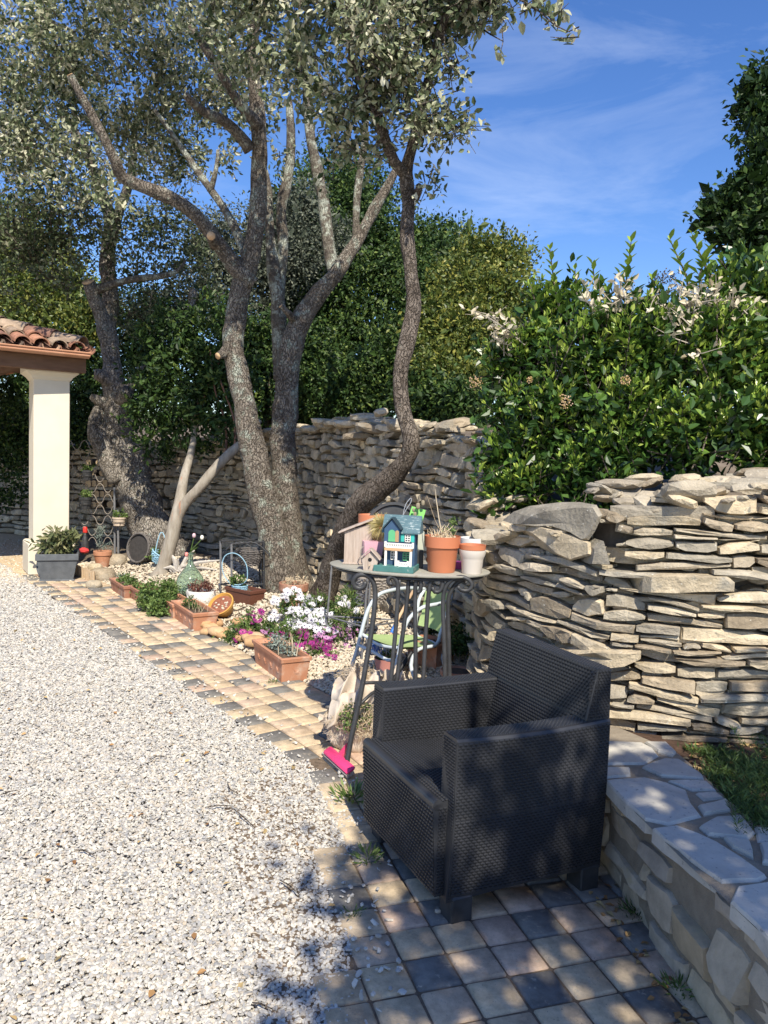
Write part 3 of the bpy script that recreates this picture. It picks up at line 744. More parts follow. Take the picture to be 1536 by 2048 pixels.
# ---- leaning single stem to the right of it
lo = thing('leaning_oak_tree', 'slender dark single trunked oak that leans out, then bends upright behind the table', 'tree', tuple(G(650, 1190)))
t = MB()
limb(t, [(640, 1215, 6.85, 90), (652, 1175, 6.76, 74), (672, 1110, 6.56, 62), (694, 1050, 6.33, 66), (728, 1000, 6.11, 72), (775, 962, 5.92, 66), (812, 920, 5.78, 52), (822, 880, 5.70, 50), (806, 820, 5.75, 40), (800, 750, 5.80, 42), (815, 680, 5.85, 44), (828, 610, 5.90, 42), (822, 540, 5.90, 40), (814, 460, 5.90, 38), (818, 400, 5.90, 36), (812, 345, 5.90, 36), (828, 280, 5.80, 28), (850, 190, 5.70, 24), (872, 100, 5.50, 22), (895, 20, 5.40, 18), (915, -60, 5.30, 14)], n=20, bump=.2)
limb(t, [(812, 350, 5.90, 28), (790, 325, 5.80, 26), (768, 275, 5.70, 24), (748, 215, 5.60, 24), (722, 160, 5.50, 20), (700, 110, 5.40, 14)], n=14)
limb(t, [(845, 258, 5.80, 14), (870, 250, 5.75, 12), (903, 248, 5.70, 10)], n=8, cut=True)
limb(t, [(830, 400, 5.90, 18), (836, 385, 5.85, 18), (838, 372, 5.80, 16)], n=8)
limb(t, [(770, 130, 5.50, 14), (772, 105, 5.50, 12), (775, 80, 5.50, 10)], n=8, cut=True)
limb(t, [(765, 120, 5.50, 8), (800, 80, 5.50, 7), (850, 40, 5.50, 5)], n=6)
limb(t, [(905, -10, 5.30, 9), (985, -20, 5.6, 5), (1060, 10, 5.1, 4), (1110, 50, 4.9, 3), (1140, 64, 4.85, 2)], n=6, bump=0)
limb(t, [(930, 10, 5.65, 5), (962, 55, 5.6, 4), (1005, 82, 5.3, 2)], n=6, bump=0)
t.build('trunk', BKD, lo, smooth=True)
cb = pb([(760, 60, 5.30, 85), (880, 20, 5.65, 75), (800, 150, 5.50, 70), (860, 235, 5.50, 50), (908, 250, 5.60, 30), (700, 310, 5.90, 42, .6), (866, 370, 5.80, 26, .7), (895, 385, 5.80, 14, .7), (730, 200, 5.60, 45), (770, 290, 5.80, 35, .6), (940, -40, 5.25, 70), (830, -80, 5.65, 110), (660, 350, 6.10, 26, .5), (690, 240, 5.90, 40, .8), (890, 130, 5.40, 30, .6)])
tw = []
b1 = leafcloud(cb, 8500, .056, tmean=.46, tsd=.27, per=14, spread=.10, twigs=tw, droop=.25)
cb2 = pb([(950, 20, 5.35, 45), (1010, 8, 5.4, 34), (1065, 12, 5.1, 26), (1105, 40, 4.95, 20), (1135, 62, 4.9, 13), (975, 62, 5.6, 16), (1000, 80, 5.3, 9)])
b2 = leafcloud(cb2, 330, .075, tmean=.45, tsd=.28, per=6, spread=.06, twigs=tw, droop=.3)
me = bulk_mesh('crown', [b1, b2]); link_mesh('crown', me, M_oakleaf, lo)
t = MB(); twigmesh(t, tw, .004); t.build('twigs', M_barkd, lo)

# ---- the old oak on the left
ol = thing('old_oak_tree', 'stout old oak leaning left beside the pillar, its rough trunk knotted with sawn stubs', 'tree', tuple(G(320, 1110)))
t = MB()
limb(t, [(345, 1150, 10.1, 160), (325, 1105, 10.1, 135), (296, 1040, 10.1, 112), (268, 970, 10.1, 108), (246, 900, 10.1, 96), (236, 850, 10.1, 78), (234, 800, 10.1, 72), (226, 755, 10.1, 62), (222, 710, 10.1, 48), (212, 660, 10, 50), (198, 620, 9.9, 42), (186, 590, 9.8, 36), (176, 564, 9.7, 34)], n=24, bump=.28, cut=True)
limb(t, [(240, 960, 10.0, 70), (212, 905, 9.95, 62), (192, 865, 9.95, 50), (190, 840, 10.0, 34), (200, 812, 10.05, 24)], n=16, bump=.3)
limb(t, [(226, 770, 10.05, 40), (205, 752, 10, 34), (190, 748, 9.95, 24)], n=12, bump=.3)
limb(t, [(215, 810, 10.05, 36), (195, 800, 10, 24), (182, 792, 9.95, 12)], n=12, bump=.3)
limb(t, [(236, 830, 10.2, 50), (250, 790, 10.1, 32), (275, 750, 10.0, 28), (310, 725, 10, 24), (350, 712, 10, 22), (368, 690, 10.1, 22), (378, 640, 10.2, 20), (386, 580, 10.3, 16)], n=12)
limb(t, [(240, 800, 10.0, 34), (250, 788, 9.9, 32), (256, 782, 9.85, 30)], n=12, bump=.4)
limb(t, [(230, 740, 10.3, 46), (214, 680, 10.35, 40), (222, 600, 10.4, 44), (214, 520, 10.4, 42), (222, 450, 10.4, 36), (200, 380, 10.3, 30), (170, 300, 10, 24), (120, 220, 9.8, 18)], n=14)
limb(t, [(222, 480, 10.4, 30), (240, 420, 10.3, 24), (262, 350, 10.1, 18), (270, 280, 10, 12)], n=10)
limb(t, [(100, 100, 8.8, 16), (60, 60, 8.6, 14), (0, 40, 8.4, 12), (-60, 30, 8.3, 10)], n=8)
t.build('trunk', [M_bark2, M_cut], ol, smooth=True)
t = MB()
limb(t, [(192, 580, 9.8, 30), (215, 572, 9.75, 18), (250, 562, 9.7, 15), (285, 556, 9.7, 15), (325, 552, 9.7, 12), (355, 542, 9.7, 9), (372, 520, 9.7, 5)], n=10)
t.build('lichened_limb', BKL, ol, smooth=True)
cb = pb([(60, 450, 9.6, 70), (120, 520, 9.8, 60), (30, 560, 10, 60, .4), (150, 430, 9.6, 70), (80, 380, 9.4, 80), (260, 480, 10.2, 70), (330, 450, 10.3, 70), (300, 560, 10.4, 60, .8), (380, 520, 10.4, 50), (430, 600, 10.8, 50), (10, 480, 9.4, 60), (260, 620, 10.6, 50), (320, 300, 9.8, 90, .5), (120, 250, 9.4, 120, .5)])
tw = []
b1 = leafcloud(cb, 13000, .062, tmean=.22, tsd=.16, per=14, spread=.13, twigs=tw, tmpl='s')
me = bulk_mesh('crown', [b1]); link_mesh('crown', me, M_oakleaf, ol)
t = MB(); twigmesh(t, tw[:500], .005); t.build('twigs', M_barkd, ol)

# ---- small smooth grey forked tree (strawberry tree)
ft = thing('forked_tree', 'small tree with a smooth pale forked stem and dark glossy leaves between the oaks', 'tree', tuple(G(325, 1142)))
t = MB()
limb(t, [(318, 1158, 8.7, 70), (326, 1140, 8.7, 44), (338, 1095, 8.7, 38), (350, 1045, 8.7, 36), (360, 1000, 8.75, 30), (366, 965, 8.8, 22), (375, 930, 8.9, 20), (386, 890, 9.0, 16), (392, 840, 9.1, 12), (400, 780, 9.2, 9)], n=14, bump=.12)
limb(t, [(345, 1055, 8.72, 30), (368, 1010, 8.7, 28), (400, 975, 8.65, 27), (430, 938, 8.65, 25), (462, 905, 8.7, 24), (490, 880, 8.75, 20), (520, 840, 8.8, 12)], n=14, bump=.12)
t.build('trunk', [M_barks, M_cut], ft, smooth=True)
t = MB()
for p in ([(392, 850, 9.1, 8), (410, 790, 9.1, 6), (440, 720, 9.1, 4)], [(450, 915, 8.7, 8), (452, 850, 8.9, 6), (430, 780, 9, 4), (420, 700, 9, 3)], [(470, 900, 8.7, 8), (468, 840, 8.8, 5), (440, 760, 8.9, 4)]): limb(t, p, n=6, bump=0)
t.build('reddish_branch', plain('red_bark', (.20, .10, .06)), ft, smooth=True)
cb = pb([(340, 680, 9.3, 70), (420, 660, 9.2, 70), (380, 750, 9.2, 80), (330, 800, 9.3, 70), (420, 800, 9.0, 70), (470, 760, 9.1, 50), (300, 860, 9.4, 60, .7), (400, 860, 9.2, 60, .8), (470, 850, 8.9, 40, .6), (300, 730, 9.5, 50), (450, 880, 8.8, 24, .5)], depth=.8)
b1 = leafcloud(cb, 9500, .078, tmean=.38, tsd=.24, per=12, spread=.09, aspect=.85)
me = bulk_mesh('crown', [b1]); link_mesh('crown', me, M_dleaf, ft)

# ---- trees standing beyond the wall
def backtree(label, blobs, n, size, m, tmean, stem, per=22, spread=.22, name='evergreen_tree', tsd=.2, group='trees beyond the wall', depth=.8, shell=.5):
    b = stem[0]; root = thing(name, label, 'tree', tuple(at(*b[:3])), group=group)
    t = MB(); limb(t, stem, n=8, bump=.1, step=.3); t.build('trunk', M_barkd, root, smooth=True)
    bl = pb(blobs, depth=depth)
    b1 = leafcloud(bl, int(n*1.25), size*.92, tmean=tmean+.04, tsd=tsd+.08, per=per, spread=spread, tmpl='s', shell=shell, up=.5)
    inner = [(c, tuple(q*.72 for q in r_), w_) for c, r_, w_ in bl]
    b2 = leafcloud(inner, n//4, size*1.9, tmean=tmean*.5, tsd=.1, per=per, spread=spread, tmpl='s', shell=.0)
    me = bulk_mesh('crown', [b1, b2]); link_mesh('crown', me, m, root); return root
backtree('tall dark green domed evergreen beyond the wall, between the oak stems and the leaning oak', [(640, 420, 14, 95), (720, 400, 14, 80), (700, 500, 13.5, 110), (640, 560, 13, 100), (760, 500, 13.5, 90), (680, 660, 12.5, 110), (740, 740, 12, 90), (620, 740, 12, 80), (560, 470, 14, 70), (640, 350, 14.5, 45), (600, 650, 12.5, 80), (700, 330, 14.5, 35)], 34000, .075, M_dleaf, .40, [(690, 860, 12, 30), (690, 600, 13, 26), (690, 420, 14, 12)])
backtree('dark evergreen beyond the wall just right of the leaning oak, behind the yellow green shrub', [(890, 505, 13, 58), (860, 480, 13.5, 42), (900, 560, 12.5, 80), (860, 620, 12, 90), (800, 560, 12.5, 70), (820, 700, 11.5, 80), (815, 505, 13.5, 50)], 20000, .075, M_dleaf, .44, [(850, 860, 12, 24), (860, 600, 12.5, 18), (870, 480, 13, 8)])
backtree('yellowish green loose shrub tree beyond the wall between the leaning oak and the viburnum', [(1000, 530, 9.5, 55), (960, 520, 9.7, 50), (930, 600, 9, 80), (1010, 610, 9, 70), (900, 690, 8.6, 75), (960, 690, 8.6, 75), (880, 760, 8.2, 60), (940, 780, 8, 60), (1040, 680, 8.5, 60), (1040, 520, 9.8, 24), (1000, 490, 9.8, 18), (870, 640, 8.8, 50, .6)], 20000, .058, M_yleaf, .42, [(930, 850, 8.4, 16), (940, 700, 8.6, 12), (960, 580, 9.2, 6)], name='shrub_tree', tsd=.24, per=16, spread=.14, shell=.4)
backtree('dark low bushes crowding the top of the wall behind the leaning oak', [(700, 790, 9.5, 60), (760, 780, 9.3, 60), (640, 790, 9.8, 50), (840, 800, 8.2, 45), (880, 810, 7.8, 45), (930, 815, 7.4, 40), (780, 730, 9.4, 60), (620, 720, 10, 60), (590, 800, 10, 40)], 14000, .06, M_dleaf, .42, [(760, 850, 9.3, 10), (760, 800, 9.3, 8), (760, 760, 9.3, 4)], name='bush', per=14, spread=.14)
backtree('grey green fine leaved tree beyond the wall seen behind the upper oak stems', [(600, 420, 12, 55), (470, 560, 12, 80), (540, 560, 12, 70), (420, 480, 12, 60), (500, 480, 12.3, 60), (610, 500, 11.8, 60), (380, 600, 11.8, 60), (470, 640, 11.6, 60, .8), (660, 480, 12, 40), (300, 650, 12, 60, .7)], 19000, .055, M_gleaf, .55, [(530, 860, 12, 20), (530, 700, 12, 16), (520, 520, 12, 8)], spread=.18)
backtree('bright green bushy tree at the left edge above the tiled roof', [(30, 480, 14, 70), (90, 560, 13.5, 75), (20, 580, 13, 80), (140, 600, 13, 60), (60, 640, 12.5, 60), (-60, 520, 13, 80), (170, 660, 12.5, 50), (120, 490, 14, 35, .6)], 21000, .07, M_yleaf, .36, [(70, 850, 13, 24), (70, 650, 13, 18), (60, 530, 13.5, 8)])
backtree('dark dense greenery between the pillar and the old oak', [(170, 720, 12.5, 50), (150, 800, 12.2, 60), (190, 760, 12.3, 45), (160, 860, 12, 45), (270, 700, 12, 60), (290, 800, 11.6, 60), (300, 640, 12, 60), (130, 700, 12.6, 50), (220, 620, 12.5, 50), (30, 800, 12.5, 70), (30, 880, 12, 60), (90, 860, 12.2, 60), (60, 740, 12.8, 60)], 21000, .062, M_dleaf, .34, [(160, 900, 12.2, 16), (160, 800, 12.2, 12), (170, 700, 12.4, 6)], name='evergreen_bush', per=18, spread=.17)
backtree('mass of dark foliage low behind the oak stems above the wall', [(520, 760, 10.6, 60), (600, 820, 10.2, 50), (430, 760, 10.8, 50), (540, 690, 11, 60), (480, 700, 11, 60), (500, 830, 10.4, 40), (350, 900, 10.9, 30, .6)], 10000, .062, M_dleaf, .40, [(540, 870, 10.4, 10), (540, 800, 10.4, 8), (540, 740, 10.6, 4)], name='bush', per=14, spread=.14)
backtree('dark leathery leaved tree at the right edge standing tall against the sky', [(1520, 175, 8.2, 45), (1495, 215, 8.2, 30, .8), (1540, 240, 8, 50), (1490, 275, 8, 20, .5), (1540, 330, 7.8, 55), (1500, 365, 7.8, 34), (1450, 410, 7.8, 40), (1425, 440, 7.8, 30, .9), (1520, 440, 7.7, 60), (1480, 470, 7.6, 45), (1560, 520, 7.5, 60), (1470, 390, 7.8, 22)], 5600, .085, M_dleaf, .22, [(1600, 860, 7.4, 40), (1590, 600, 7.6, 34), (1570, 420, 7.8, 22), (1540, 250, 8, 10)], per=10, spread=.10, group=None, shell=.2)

# ---- the viburnum over the wall corner
def rosettes(blobs, nshoot, leaf, tlo=.3, thi=1.1, lean=.5, keep=None):
    wts = np.array([b[2] for b in blobs], float); wts /= wts.sum(); P = []; Dv = []; Nn = []; S = []; T = []; stems = []
    for c in nr.choice(len(blobs), nshoot, p=wts):
        ctr, rad, _ = blobs[c]; d = nr.normal(size=3); d /= np.linalg.norm(d)
        d[1] = -abs(d[1])*1.0 if nr.random() < .75 else d[1]; d[2] += .15; d /= np.linalg.norm(d)
        q = np.array(ctr)+d*np.array(rad)*(nr.uniform(.45, 1.0))
        ax = d*.55+nr.normal(size=3)*.25+np.array([0, -.1, .75]); ax /= np.linalg.norm(ax)
        L_ = leaf*nr.uniform(1.8, 3.2); np_ = nr.integers(4, 7); a0 = nr.uniform(0, 6.28)
        u = np.cross(ax, [0.3, .2, 1]); u /= np.linalg.norm(u); v = np.cross(ax, u); young = nr.uniform(tlo, thi)
        for k in range(np_):
            h = k/(np_-1); ang = a0+k*1.57
            for sgn in (0, math.pi):
                a = ang+sgn+nr.normal()*.25; out = u*math.cos(a)+v*math.sin(a)
                open_ = 1.25-1.05*h; dd = out*math.sin(open_+nr.normal()*.15)+ax*math.cos(open_); dd[2] -= .25*(1-h)
                P.append(q+ax*(h-1)*L_+out*.004); Dv.append(dd); Nn.append(ax*.9+out*-.2+nr.normal(size=3)*.15)
                S.append(leaf*(1.15-.65*h)*nr.uniform(.75, 1.2)); T.append(np.clip(.05+(.15+.8*h)*young+nr.normal()*.10, 0, 1))
        stems.append((q-ax*L_*1.6, q))
    P = np.array(P); Dv = np.array(Dv); Nn = np.array(Nn); S = np.array(S)[:, None]*np.array([[1, .85, 1]]); T = np.array(T)
    return (LEAF_V, LEAF_F, P, frames(Dv, Nn, S), T, 0), stems
vib = thing('viburnum_bush', 'large glossy green leafy bush spilling over the corner of the stone wall on the right', 'bush', tuple(at(1200, 985, 4.2)))
vb = pb([(1010, 720, 4.9, 60), (1075, 690, 4.8, 80), (1180, 700, 4.5, 100), (1300, 700, 4.4, 110), (1430, 700, 4.3, 110), (1530, 700, 4.3, 100), (1030, 820, 4.7, 75), (1120, 830, 4.5, 100), (1250, 840, 4.3, 105), (1390, 840, 4.2, 95), (1520, 840, 4.1, 95), (1010, 905, 4.6, 55), (1060, 950, 4.45, 60), (1170, 930, 4.3, 65), (1000, 975, 4.5, 40), (1450, 620, 4.6, 95), (1330, 640, 4.7, 70), (1130, 610, 5.0, 60), (1540, 600, 4.6, 90), (1220, 640, 4.8, 60), (1080, 590, 5, 40), (1500, 540, 4.8, 50), (1440, 550, 4.8, 40), (1240, 960, 4.2, 30)], depth=.6)
ro, stems = rosettes(vb, 2000, .080)
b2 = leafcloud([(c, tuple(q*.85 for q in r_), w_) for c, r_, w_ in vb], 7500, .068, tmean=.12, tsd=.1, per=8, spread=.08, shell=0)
tall = MB(); tP = []
for (u, v, D, u2, v2) in ((1125, 640, 4.8, 1100, 500), (1150, 640, 4.8, 1150, 540), (1250, 640, 4.7, 1262, 485), (1290, 620, 4.7, 1240, 550), (1380, 620, 4.6, 1340, 480), (1440, 600, 4.6, 1385, 470), (1180, 640, 4.8, 1185, 530), (1330, 640, 4.7, 1305, 560), (1100, 640, 4.9, 1060, 570), (1400, 600, 4.6, 1420, 500), (1220, 640, 4.8, 1215, 575), (1460, 580, 4.6, 1440, 520), (1500, 560, 4.6, 1500, 535)):
    a, b = at(u, v, D), at(u2, v2, D-.05); mid = (a+b)/2+Vector((rng.uniform(-.04, .04), 0, 0))
    tall.tube([a, mid, b], [.007, .005, .003], n=5, caps=False); tP.append((a, mid, b))
P = []; Dv = []; Nn = []; S = []; T = []
for a, m_, b in tP:
    L_ = (b-a).length; k = int(L_/.032)
    for i in range(k+1):
        h = i/k; q = a.lerp(m_, h*2) if h < .5 else m_.lerp(b, h*2-1); ang = i*1.57+rng.uniform(-.3, .3)
        for sg in (0, math.pi):
            o = Vector((math.cos(ang+sg), math.sin(ang+sg), .5+h*.9)); P.append(tuple(q)); Dv.append(tuple(o)); Nn.append((-o.x*.4, -o.y*.4, 1)); S.append(.105*(1.1-.5*h)*rng.uniform(.75, 1.2)); T.append(min(1, .35+.35*h+rng.uniform(-.1, .15)))
tb = (LEAF_V, LEAF_F, np.array(P), frames(np.array(Dv), np.array(Nn), np.array(S)[:, None]*np.array([[1, .8, 1]])), np.array(T), 0)
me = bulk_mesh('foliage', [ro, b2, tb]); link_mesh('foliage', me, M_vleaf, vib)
twigmesh(tall, stems[::2], .0035)
for p in ([(1200, 1000, 4.25, 18), (1180, 920, 4.3, 14), (1120, 820, 4.5, 10)], [(1210, 1000, 4.3, 18), (1260, 900, 4.35, 14), (1330, 780, 4.4, 10)], [(1100, 990, 4.4, 12), (1060, 920, 4.5, 10), (1030, 820, 4.7, 7)], [(1400, 980, 4.2, 18), (1430, 880, 4.25, 13), (1480, 740, 4.3, 9)]): limb(tall, p, n=8, bump=.1)
tall.build('stems', M_barkd, vib)
# old flower heads
for (u, v, D, r_) in ((1130, 803, 4.22, 16), (1250, 762, 4.12, 11), (950, 765, 4.75, 15), (1060, 760, 4.5, 7)):
    fh = MB(); c = at(u, v, D); q = r_*D/FPX
    for i in range(70):
        d = Vector((rng.gauss(0, 1), rng.gauss(0, 1), rng.gauss(0, 1))).normalized()*q*rng.uniform(.4, 1); fh.rock(c+d, (.007,)*3, tint=rng.random(), seed=i)
    fh.build('dried_flower_head', bpy.data.materials.get('flower_head') or mat('flower_head', [(.22, .15, .05), (.40, .28, .12), (.55, .38, .28)], src='tint', rough=.8), vib)
# dry pale leaves caught in the bush
dd = thing('dead_creeper', 'pale dead dry leaves tangled across the top of the glossy bush', 'dead creeper', tuple(at(1230, 620, 4.5)))
db = pb([(975, 640, 4.95, 22, 1.5), (1010, 672, 4.75, 26, 1.5), (1035, 685, 4.7, 18), (1195, 600, 4.45, 30), (1240, 600, 4.4, 26), (1330, 600, 4.3, 34, 1.4), (1380, 610, 4.25, 40, 1.4), (1420, 590, 4.3, 26), (1360, 650, 4.2, 30), (1470, 620, 4.25, 24), (1400, 700, 4.1, 18), (1160, 590, 4.6, 20, .7), (1110, 620, 4.6, 22, .4), (1185, 700, 4.2, 14, .3)], depth=.6)
tw = []; b1 = leafcloud(db, 380, .046, tmean=.7, tsd=.25, per=5, spread=.06, twigs=tw, aspect=1.0)
me = bulk_mesh('dry_leaves', [b1]); link_mesh('dry_leaves', me, M_dead, dd)
t = MB(); twigmesh(t, tw, .003); limb(t, [(1050, 690, 4.7, 3), (1000, 650, 4.8, 3), (960, 628, 4.9, 2), (945, 640, 4.9, 1)], n=5, bump=0); t.build('twigs', M_barks, dd)
# airy dead seed heads
sh = MB()
for i in range(12):
    a = at(rng.uniform(1270, 1350), 640, 4.8); b = at(rng.uniform(1255, 1370), rng.uniform(495, 590), 4.8+rng.uniform(-.1, .1)); sh.tube([a, (a+b)/2+Vector((rng.uniform(-.03, .03), 0, 0)), b], [.002, .0015, .001], n=3, caps=False)
    for k in range(9): c = b+Vector((rng.gauss(0, .018), rng.gauss(0, .01), rng.gauss(-.01, .02))); sh.tube([b-Vector((0, 0, .03)), c], .0008, n=3, caps=False); sh.rock(c, (.008, .008, .008), seed=k)
mark(sh.build('dry_seed_heads', M_barkd), 'thin dark dried seed heads standing up against the sky behind the bush', 'dried plant')

# ---- the tree behind the photographer whose shade falls over the lower right
sc = thing('shade_tree', 'leafy tree behind the viewer shading the lower right of the yard', 'tree', (2.6, -2.8, 0))
t = MB(); t.tube([(2.6, -2.8, 0), (2.5, -2.8, 1.6), (2.3, -2.7, 3.2)], [.16, .13, .09], n=12, bump=.2)
for q in ((1.2, -2.6, 4.0), (3.4, -3.2, 4.2), (2.0, -1.6, 3.8)): t.tube([(2.4, -2.75, 2.6), tuple((Vector((2.3, -2.7, 3.1))+Vector(q))/2), q], [.07, .05, .02], n=8)
t.build('trunk', M_barkd, sc, smooth=True)
SB = [((.98, -1.6, 4.1), (.42, .5, .4), .22), ((1.85, -1.9, 4.3), (1.25, 1.4, .8), 1.7), ((3.2, -1.7, 4.2), (1.1, 1.2, .8), .9), ((1.6, -2.8, 4.0), (1.1, .8, .7), 1.0), ((1.5, -1.0, 4.1), (.7, .5, .5), .3), ((2.4, -.9, 4.2), (.9, .6, .5), .6)]
b1 = leafcloud(SB, 6300, .12, tmean=.4, tsd=.2, per=16, spread=.13, tmpl='s', shell=.1)
me = bulk_mesh('crown', [b1]); link_mesh('crown', me, M_dleaf, sc)
# ================================================================ OBJECTS
M_rattan = mat('rattan_resin', [(.021, .022, .025), (.034, .035, .039)], scale=6, rough=.42, spec=.5, bump=.15, bscale=200, bdist=.001, spots=[(5, .62, .8, (.060, .060, .062))])
M_terra = mat('terracotta', [(.42, .19, .105), (.52, .26, .16)], scale=9, rough=.85, bump=.3, bscale=60, bdist=.003, spots=[(7, .55, .72, (.56, .40, .30)), (20, .62, .70, (.34, .20, .13)), (4, .62, .80, (.40, .34, .27))])
M_terrad = mat('weathered_terracotta', [(.30, .13, .08), (.42, .22, .14)], scale=9, rough=.9, bump=.3, bscale=60, bdist=.003, spots=[(9, .55, .72, (.40, .32, .25))])
M_plterra = plain('plastic_terracotta', (.50, .175, .085), .45, .06, scale=4, spec=.4)
M_pot_soil = mat('potting_soil', [(.05, .035, .025), (.14, .10, .07)], scale=60, bump=.8, bscale=120, rough=1)
M_iron = mat('dark_iron', [(.022, .023, .025), (.048, .048, .050)], scale=20, rough=.5, spec=.5, bump=.2, bscale=80, bdist=.002)
M_greyiron = mat('grey_iron', [(.12, .12, .125), (.19, .19, .195)], scale=20, rough=.6, spec=.4, bump=.2, bscale=80, bdist=.002)
M_wick = mat('wicker', [(.17, .14, .115), (.30, .26, .22), (.40, .36, .32)], src='tint', rough=.8, scale=30, mixn=.3)
M_wickd = mat('dark_wicker', [(.05, .045, .042), (.14, .125, .115), (.20, .18, .165)], src='tint', rough=.8, scale=30, mixn=.3)
M_herb = mat('herb_leaf', [(.03, .06, .018), (.07, .12, .03), (.13, .20, .05), (.22, .30, .09)], src='tint', rough=.5, spec=.35, transl=.25)
M_silver = mat('silvery_leaf', [(.12, .16, .13), (.22, .27, .23), (.34, .38, .33)], src='tint', rough=.6, transl=.15)
M_straw = mat('dry_stem', [(.36, .26, .16), (.52, .41, .27), (.62, .53, .38)], src='tint', rough=.85)
def mpx(D): return D/FPX
def single(mb, name, m, label, cat, group=None, **k):
    o = mb.build(name, m, **k); return mark(o, label, cat, group)

# ---------------------------------------------------------------- woven armchair
AC = thing('rattan_armchair', 'black woven resin armchair standing empty on the paving by the low wall', 'armchair', (.395, 2.79, 0), R(114.5))
TA = W[AC.name] @ Matrix.Diagonal((1.02, .97, 1.03, 1))
M_slotshade = mat('painted_slot_shade', [(.010, .010, .011), (.016, .016, .018)], scale=6, rough=.7)  # near-black colour painting the shade inside the weave slots
RT = [M_slotshade, M_rattan]
def weave(mb, o, U, V, w_, h_, cu=.0185, cv=.0098, gu=.0030, gv=.0036, th=.0030, curve=None):
    """raised staggered strips over a panel: o corner, U and V unit vectors, outward normal U x V"""
    o, U, V = Vector(o), Vector(U), Vector(V); Nn = U.cross(V); nu = max(1, int(w_/cu)); nv = max(1, int(h_/cv)); cu = w_/nu; cv = h_/nv
    for j in range(nv):
        off = .5*(j % 2)
        for i in range(-1 if off else 0, nu):
            a0 = (i+off)*cu+gu/2; a1 = (i+1+off)*cu-gu/2; a0 = max(a0, .0008); a1 = min(a1, w_-.0008)
            if a1-a0 < .003: continue
            b0 = j*cv+gv/2; b1 = (j+1)*cv-gv/2; e = .0015
            def P(a, b, n):
                p = o+U*a+V*b+Nn*n
                return p+Nn*curve(a/w_, b/h_) if curve else p
            vs = [P(a0, b0, 0), P(a1, b0, 0), P(a1, b1, 0), P(a0, b1, 0), P(a0+e, b0+e, th), P(a1-e, b0+e, th), P(a1-e, b1-e, th), P(a0+e, b1-e, th)]
            mb.add(vs, [(4, 5, 6, 7), (0, 1, 5, 4), (1, 2, 6, 5), (2, 3, 7, 6), (3, 0, 4, 7)], mi=1)
            if j:
                la = a1-a0; c0, c1 = a0+la*.17, a1-la*.17; d0, d1 = j*cv-gv*.62, j*cv+gv*.62
                mb.add([P(c0, d0, .0009), P(c1, d0, .0009), P(c1, d1, .0009), P(c0, d1, .0009)], [(0, 1, 2, 3)], mi=0)  # dark quad laid on the panel as a slot's painted shade
def hexa(mb, b, t):
    """b, t: four corners each, counterclockwise from above"""
    mb.add(list(b)+list(t), [(3, 2, 1, 0), (4, 5, 6, 7), (0, 1, 5, 4), (1, 2, 6, 5), (2, 3, 7, 6), (3, 0, 4, 7)])
HW = .32
for sgn in (-1, 1):
    a = MB(TA); a.mi = 1; x0, x1 = (-HW, -HW+.088) if sgn < 0 else (HW-.088, HW)
    N_ = 12
    bulge = lambda s_, t_: .012*math.sin(math.pi*s_)*math.sin(math.pi*min(1, t_*.9+.1))
    # slab with slightly bulging outer face and arched lower edge
    rows = []
    for i in range(N_+1):
        q = i/N_; y = .31-.63*q; arch = .015*math.sin(math.pi*q); dip = .006*math.sin(math.pi*q)
        bo = .012*math.sin(math.pi*q)
        xo = (x0-bo) if sgn < 0 else (x1+bo)
        xi = x1 if sgn < 0 else x0
        rows += [(xo+.012*sgn*-1, y+.012*(q < .01), .075+arch), (xo, y, .335), (xo, y, .592-dip), (xo-.006*sgn, y, .600-dip), (xi+.006*sgn, y, .600-dip), (xi, y, .592-dip), (xi, y, .075+arch)]
    fs = []
    for i in range(N_):
        for k in range(7):
            f = (i*7+k, i*7+(k+1) % 7, (i+1)*7+(k+1) % 7, (i+1)*7+k)
            fs.append(f if sgn < 0 else f[::-1])
    fs.append(tuple(range(6, -1, -1))); fs.append(tuple(N_*7+k for k in range(7)))
    a.add(rows, fs)
    b2_ = lambda s_, t_: .012*math.sin(math.pi*s_)+.0005
    if sgn < 0:
        weave(a, (x0+.012, -.318, .09), (0, 1, 0), (0, 0, 1), .626, .0, curve=b2_) if False else None
        # outer face: normal -x  ->  U = -y, V = z gives U x V = (-1,0,0)
        weave(a, (x0, .308, .34), (0, -1, 0), (0, 0, 1), .626, .248, curve=lambda s_, t_: .012*math.sin(math.pi*s_)+.0004)
        for (za, zb_) in ((.095, .34),):
            o_ = Vector((x0+.0115, .308, za)); V_ = Vector((-.0115, 0, zb_-za)); weave(a, o_, (0, -1, 0), V_.normalized(), .626, V_.length, curve=lambda s_, t_: .012*math.sin(math.pi*s_)+.0006)
    else:
        weave(a, (x1, -.318, .09), (0, 1, 0), (0, 0, 1), .626, .50, curve=lambda s_, t_: .012*math.sin(math.pi*s_)+.0008)
    # inner face
    if sgn < 0: weave(a, (x1+.0005, -.318, .36), (0, 1, 0), (0, 0, 1), .62, .235)
    else: weave(a, (x0-.0005, .308, .36), (0, -1, 0), (0, 0, 1), .62, .235)
    # top and front
    weave(a, (x0+.006, .308, .600), (0, -1, 0), (1, 0, 0), .62, x1-x0-.012, cu=.012, cv=.009, curve=lambda s_, t_: -(-.006*math.sin(math.pi*s_)+.0005)) if False else weave(a, (x0+.006, -.31, .600), (1, 0, 0), (0, 1, 0), x1-x0-.012, .615, cu=.015, cv=.0085, curve=lambda s_, t_: -.006*math.sin(math.pi*t_)+.0004)
    weave(a, (x1-.002, .3105, .08), (-1, 0, 0), (0, 0, 1), x1-x0-.006, .51)
    a.build('armrest', RT, AC)
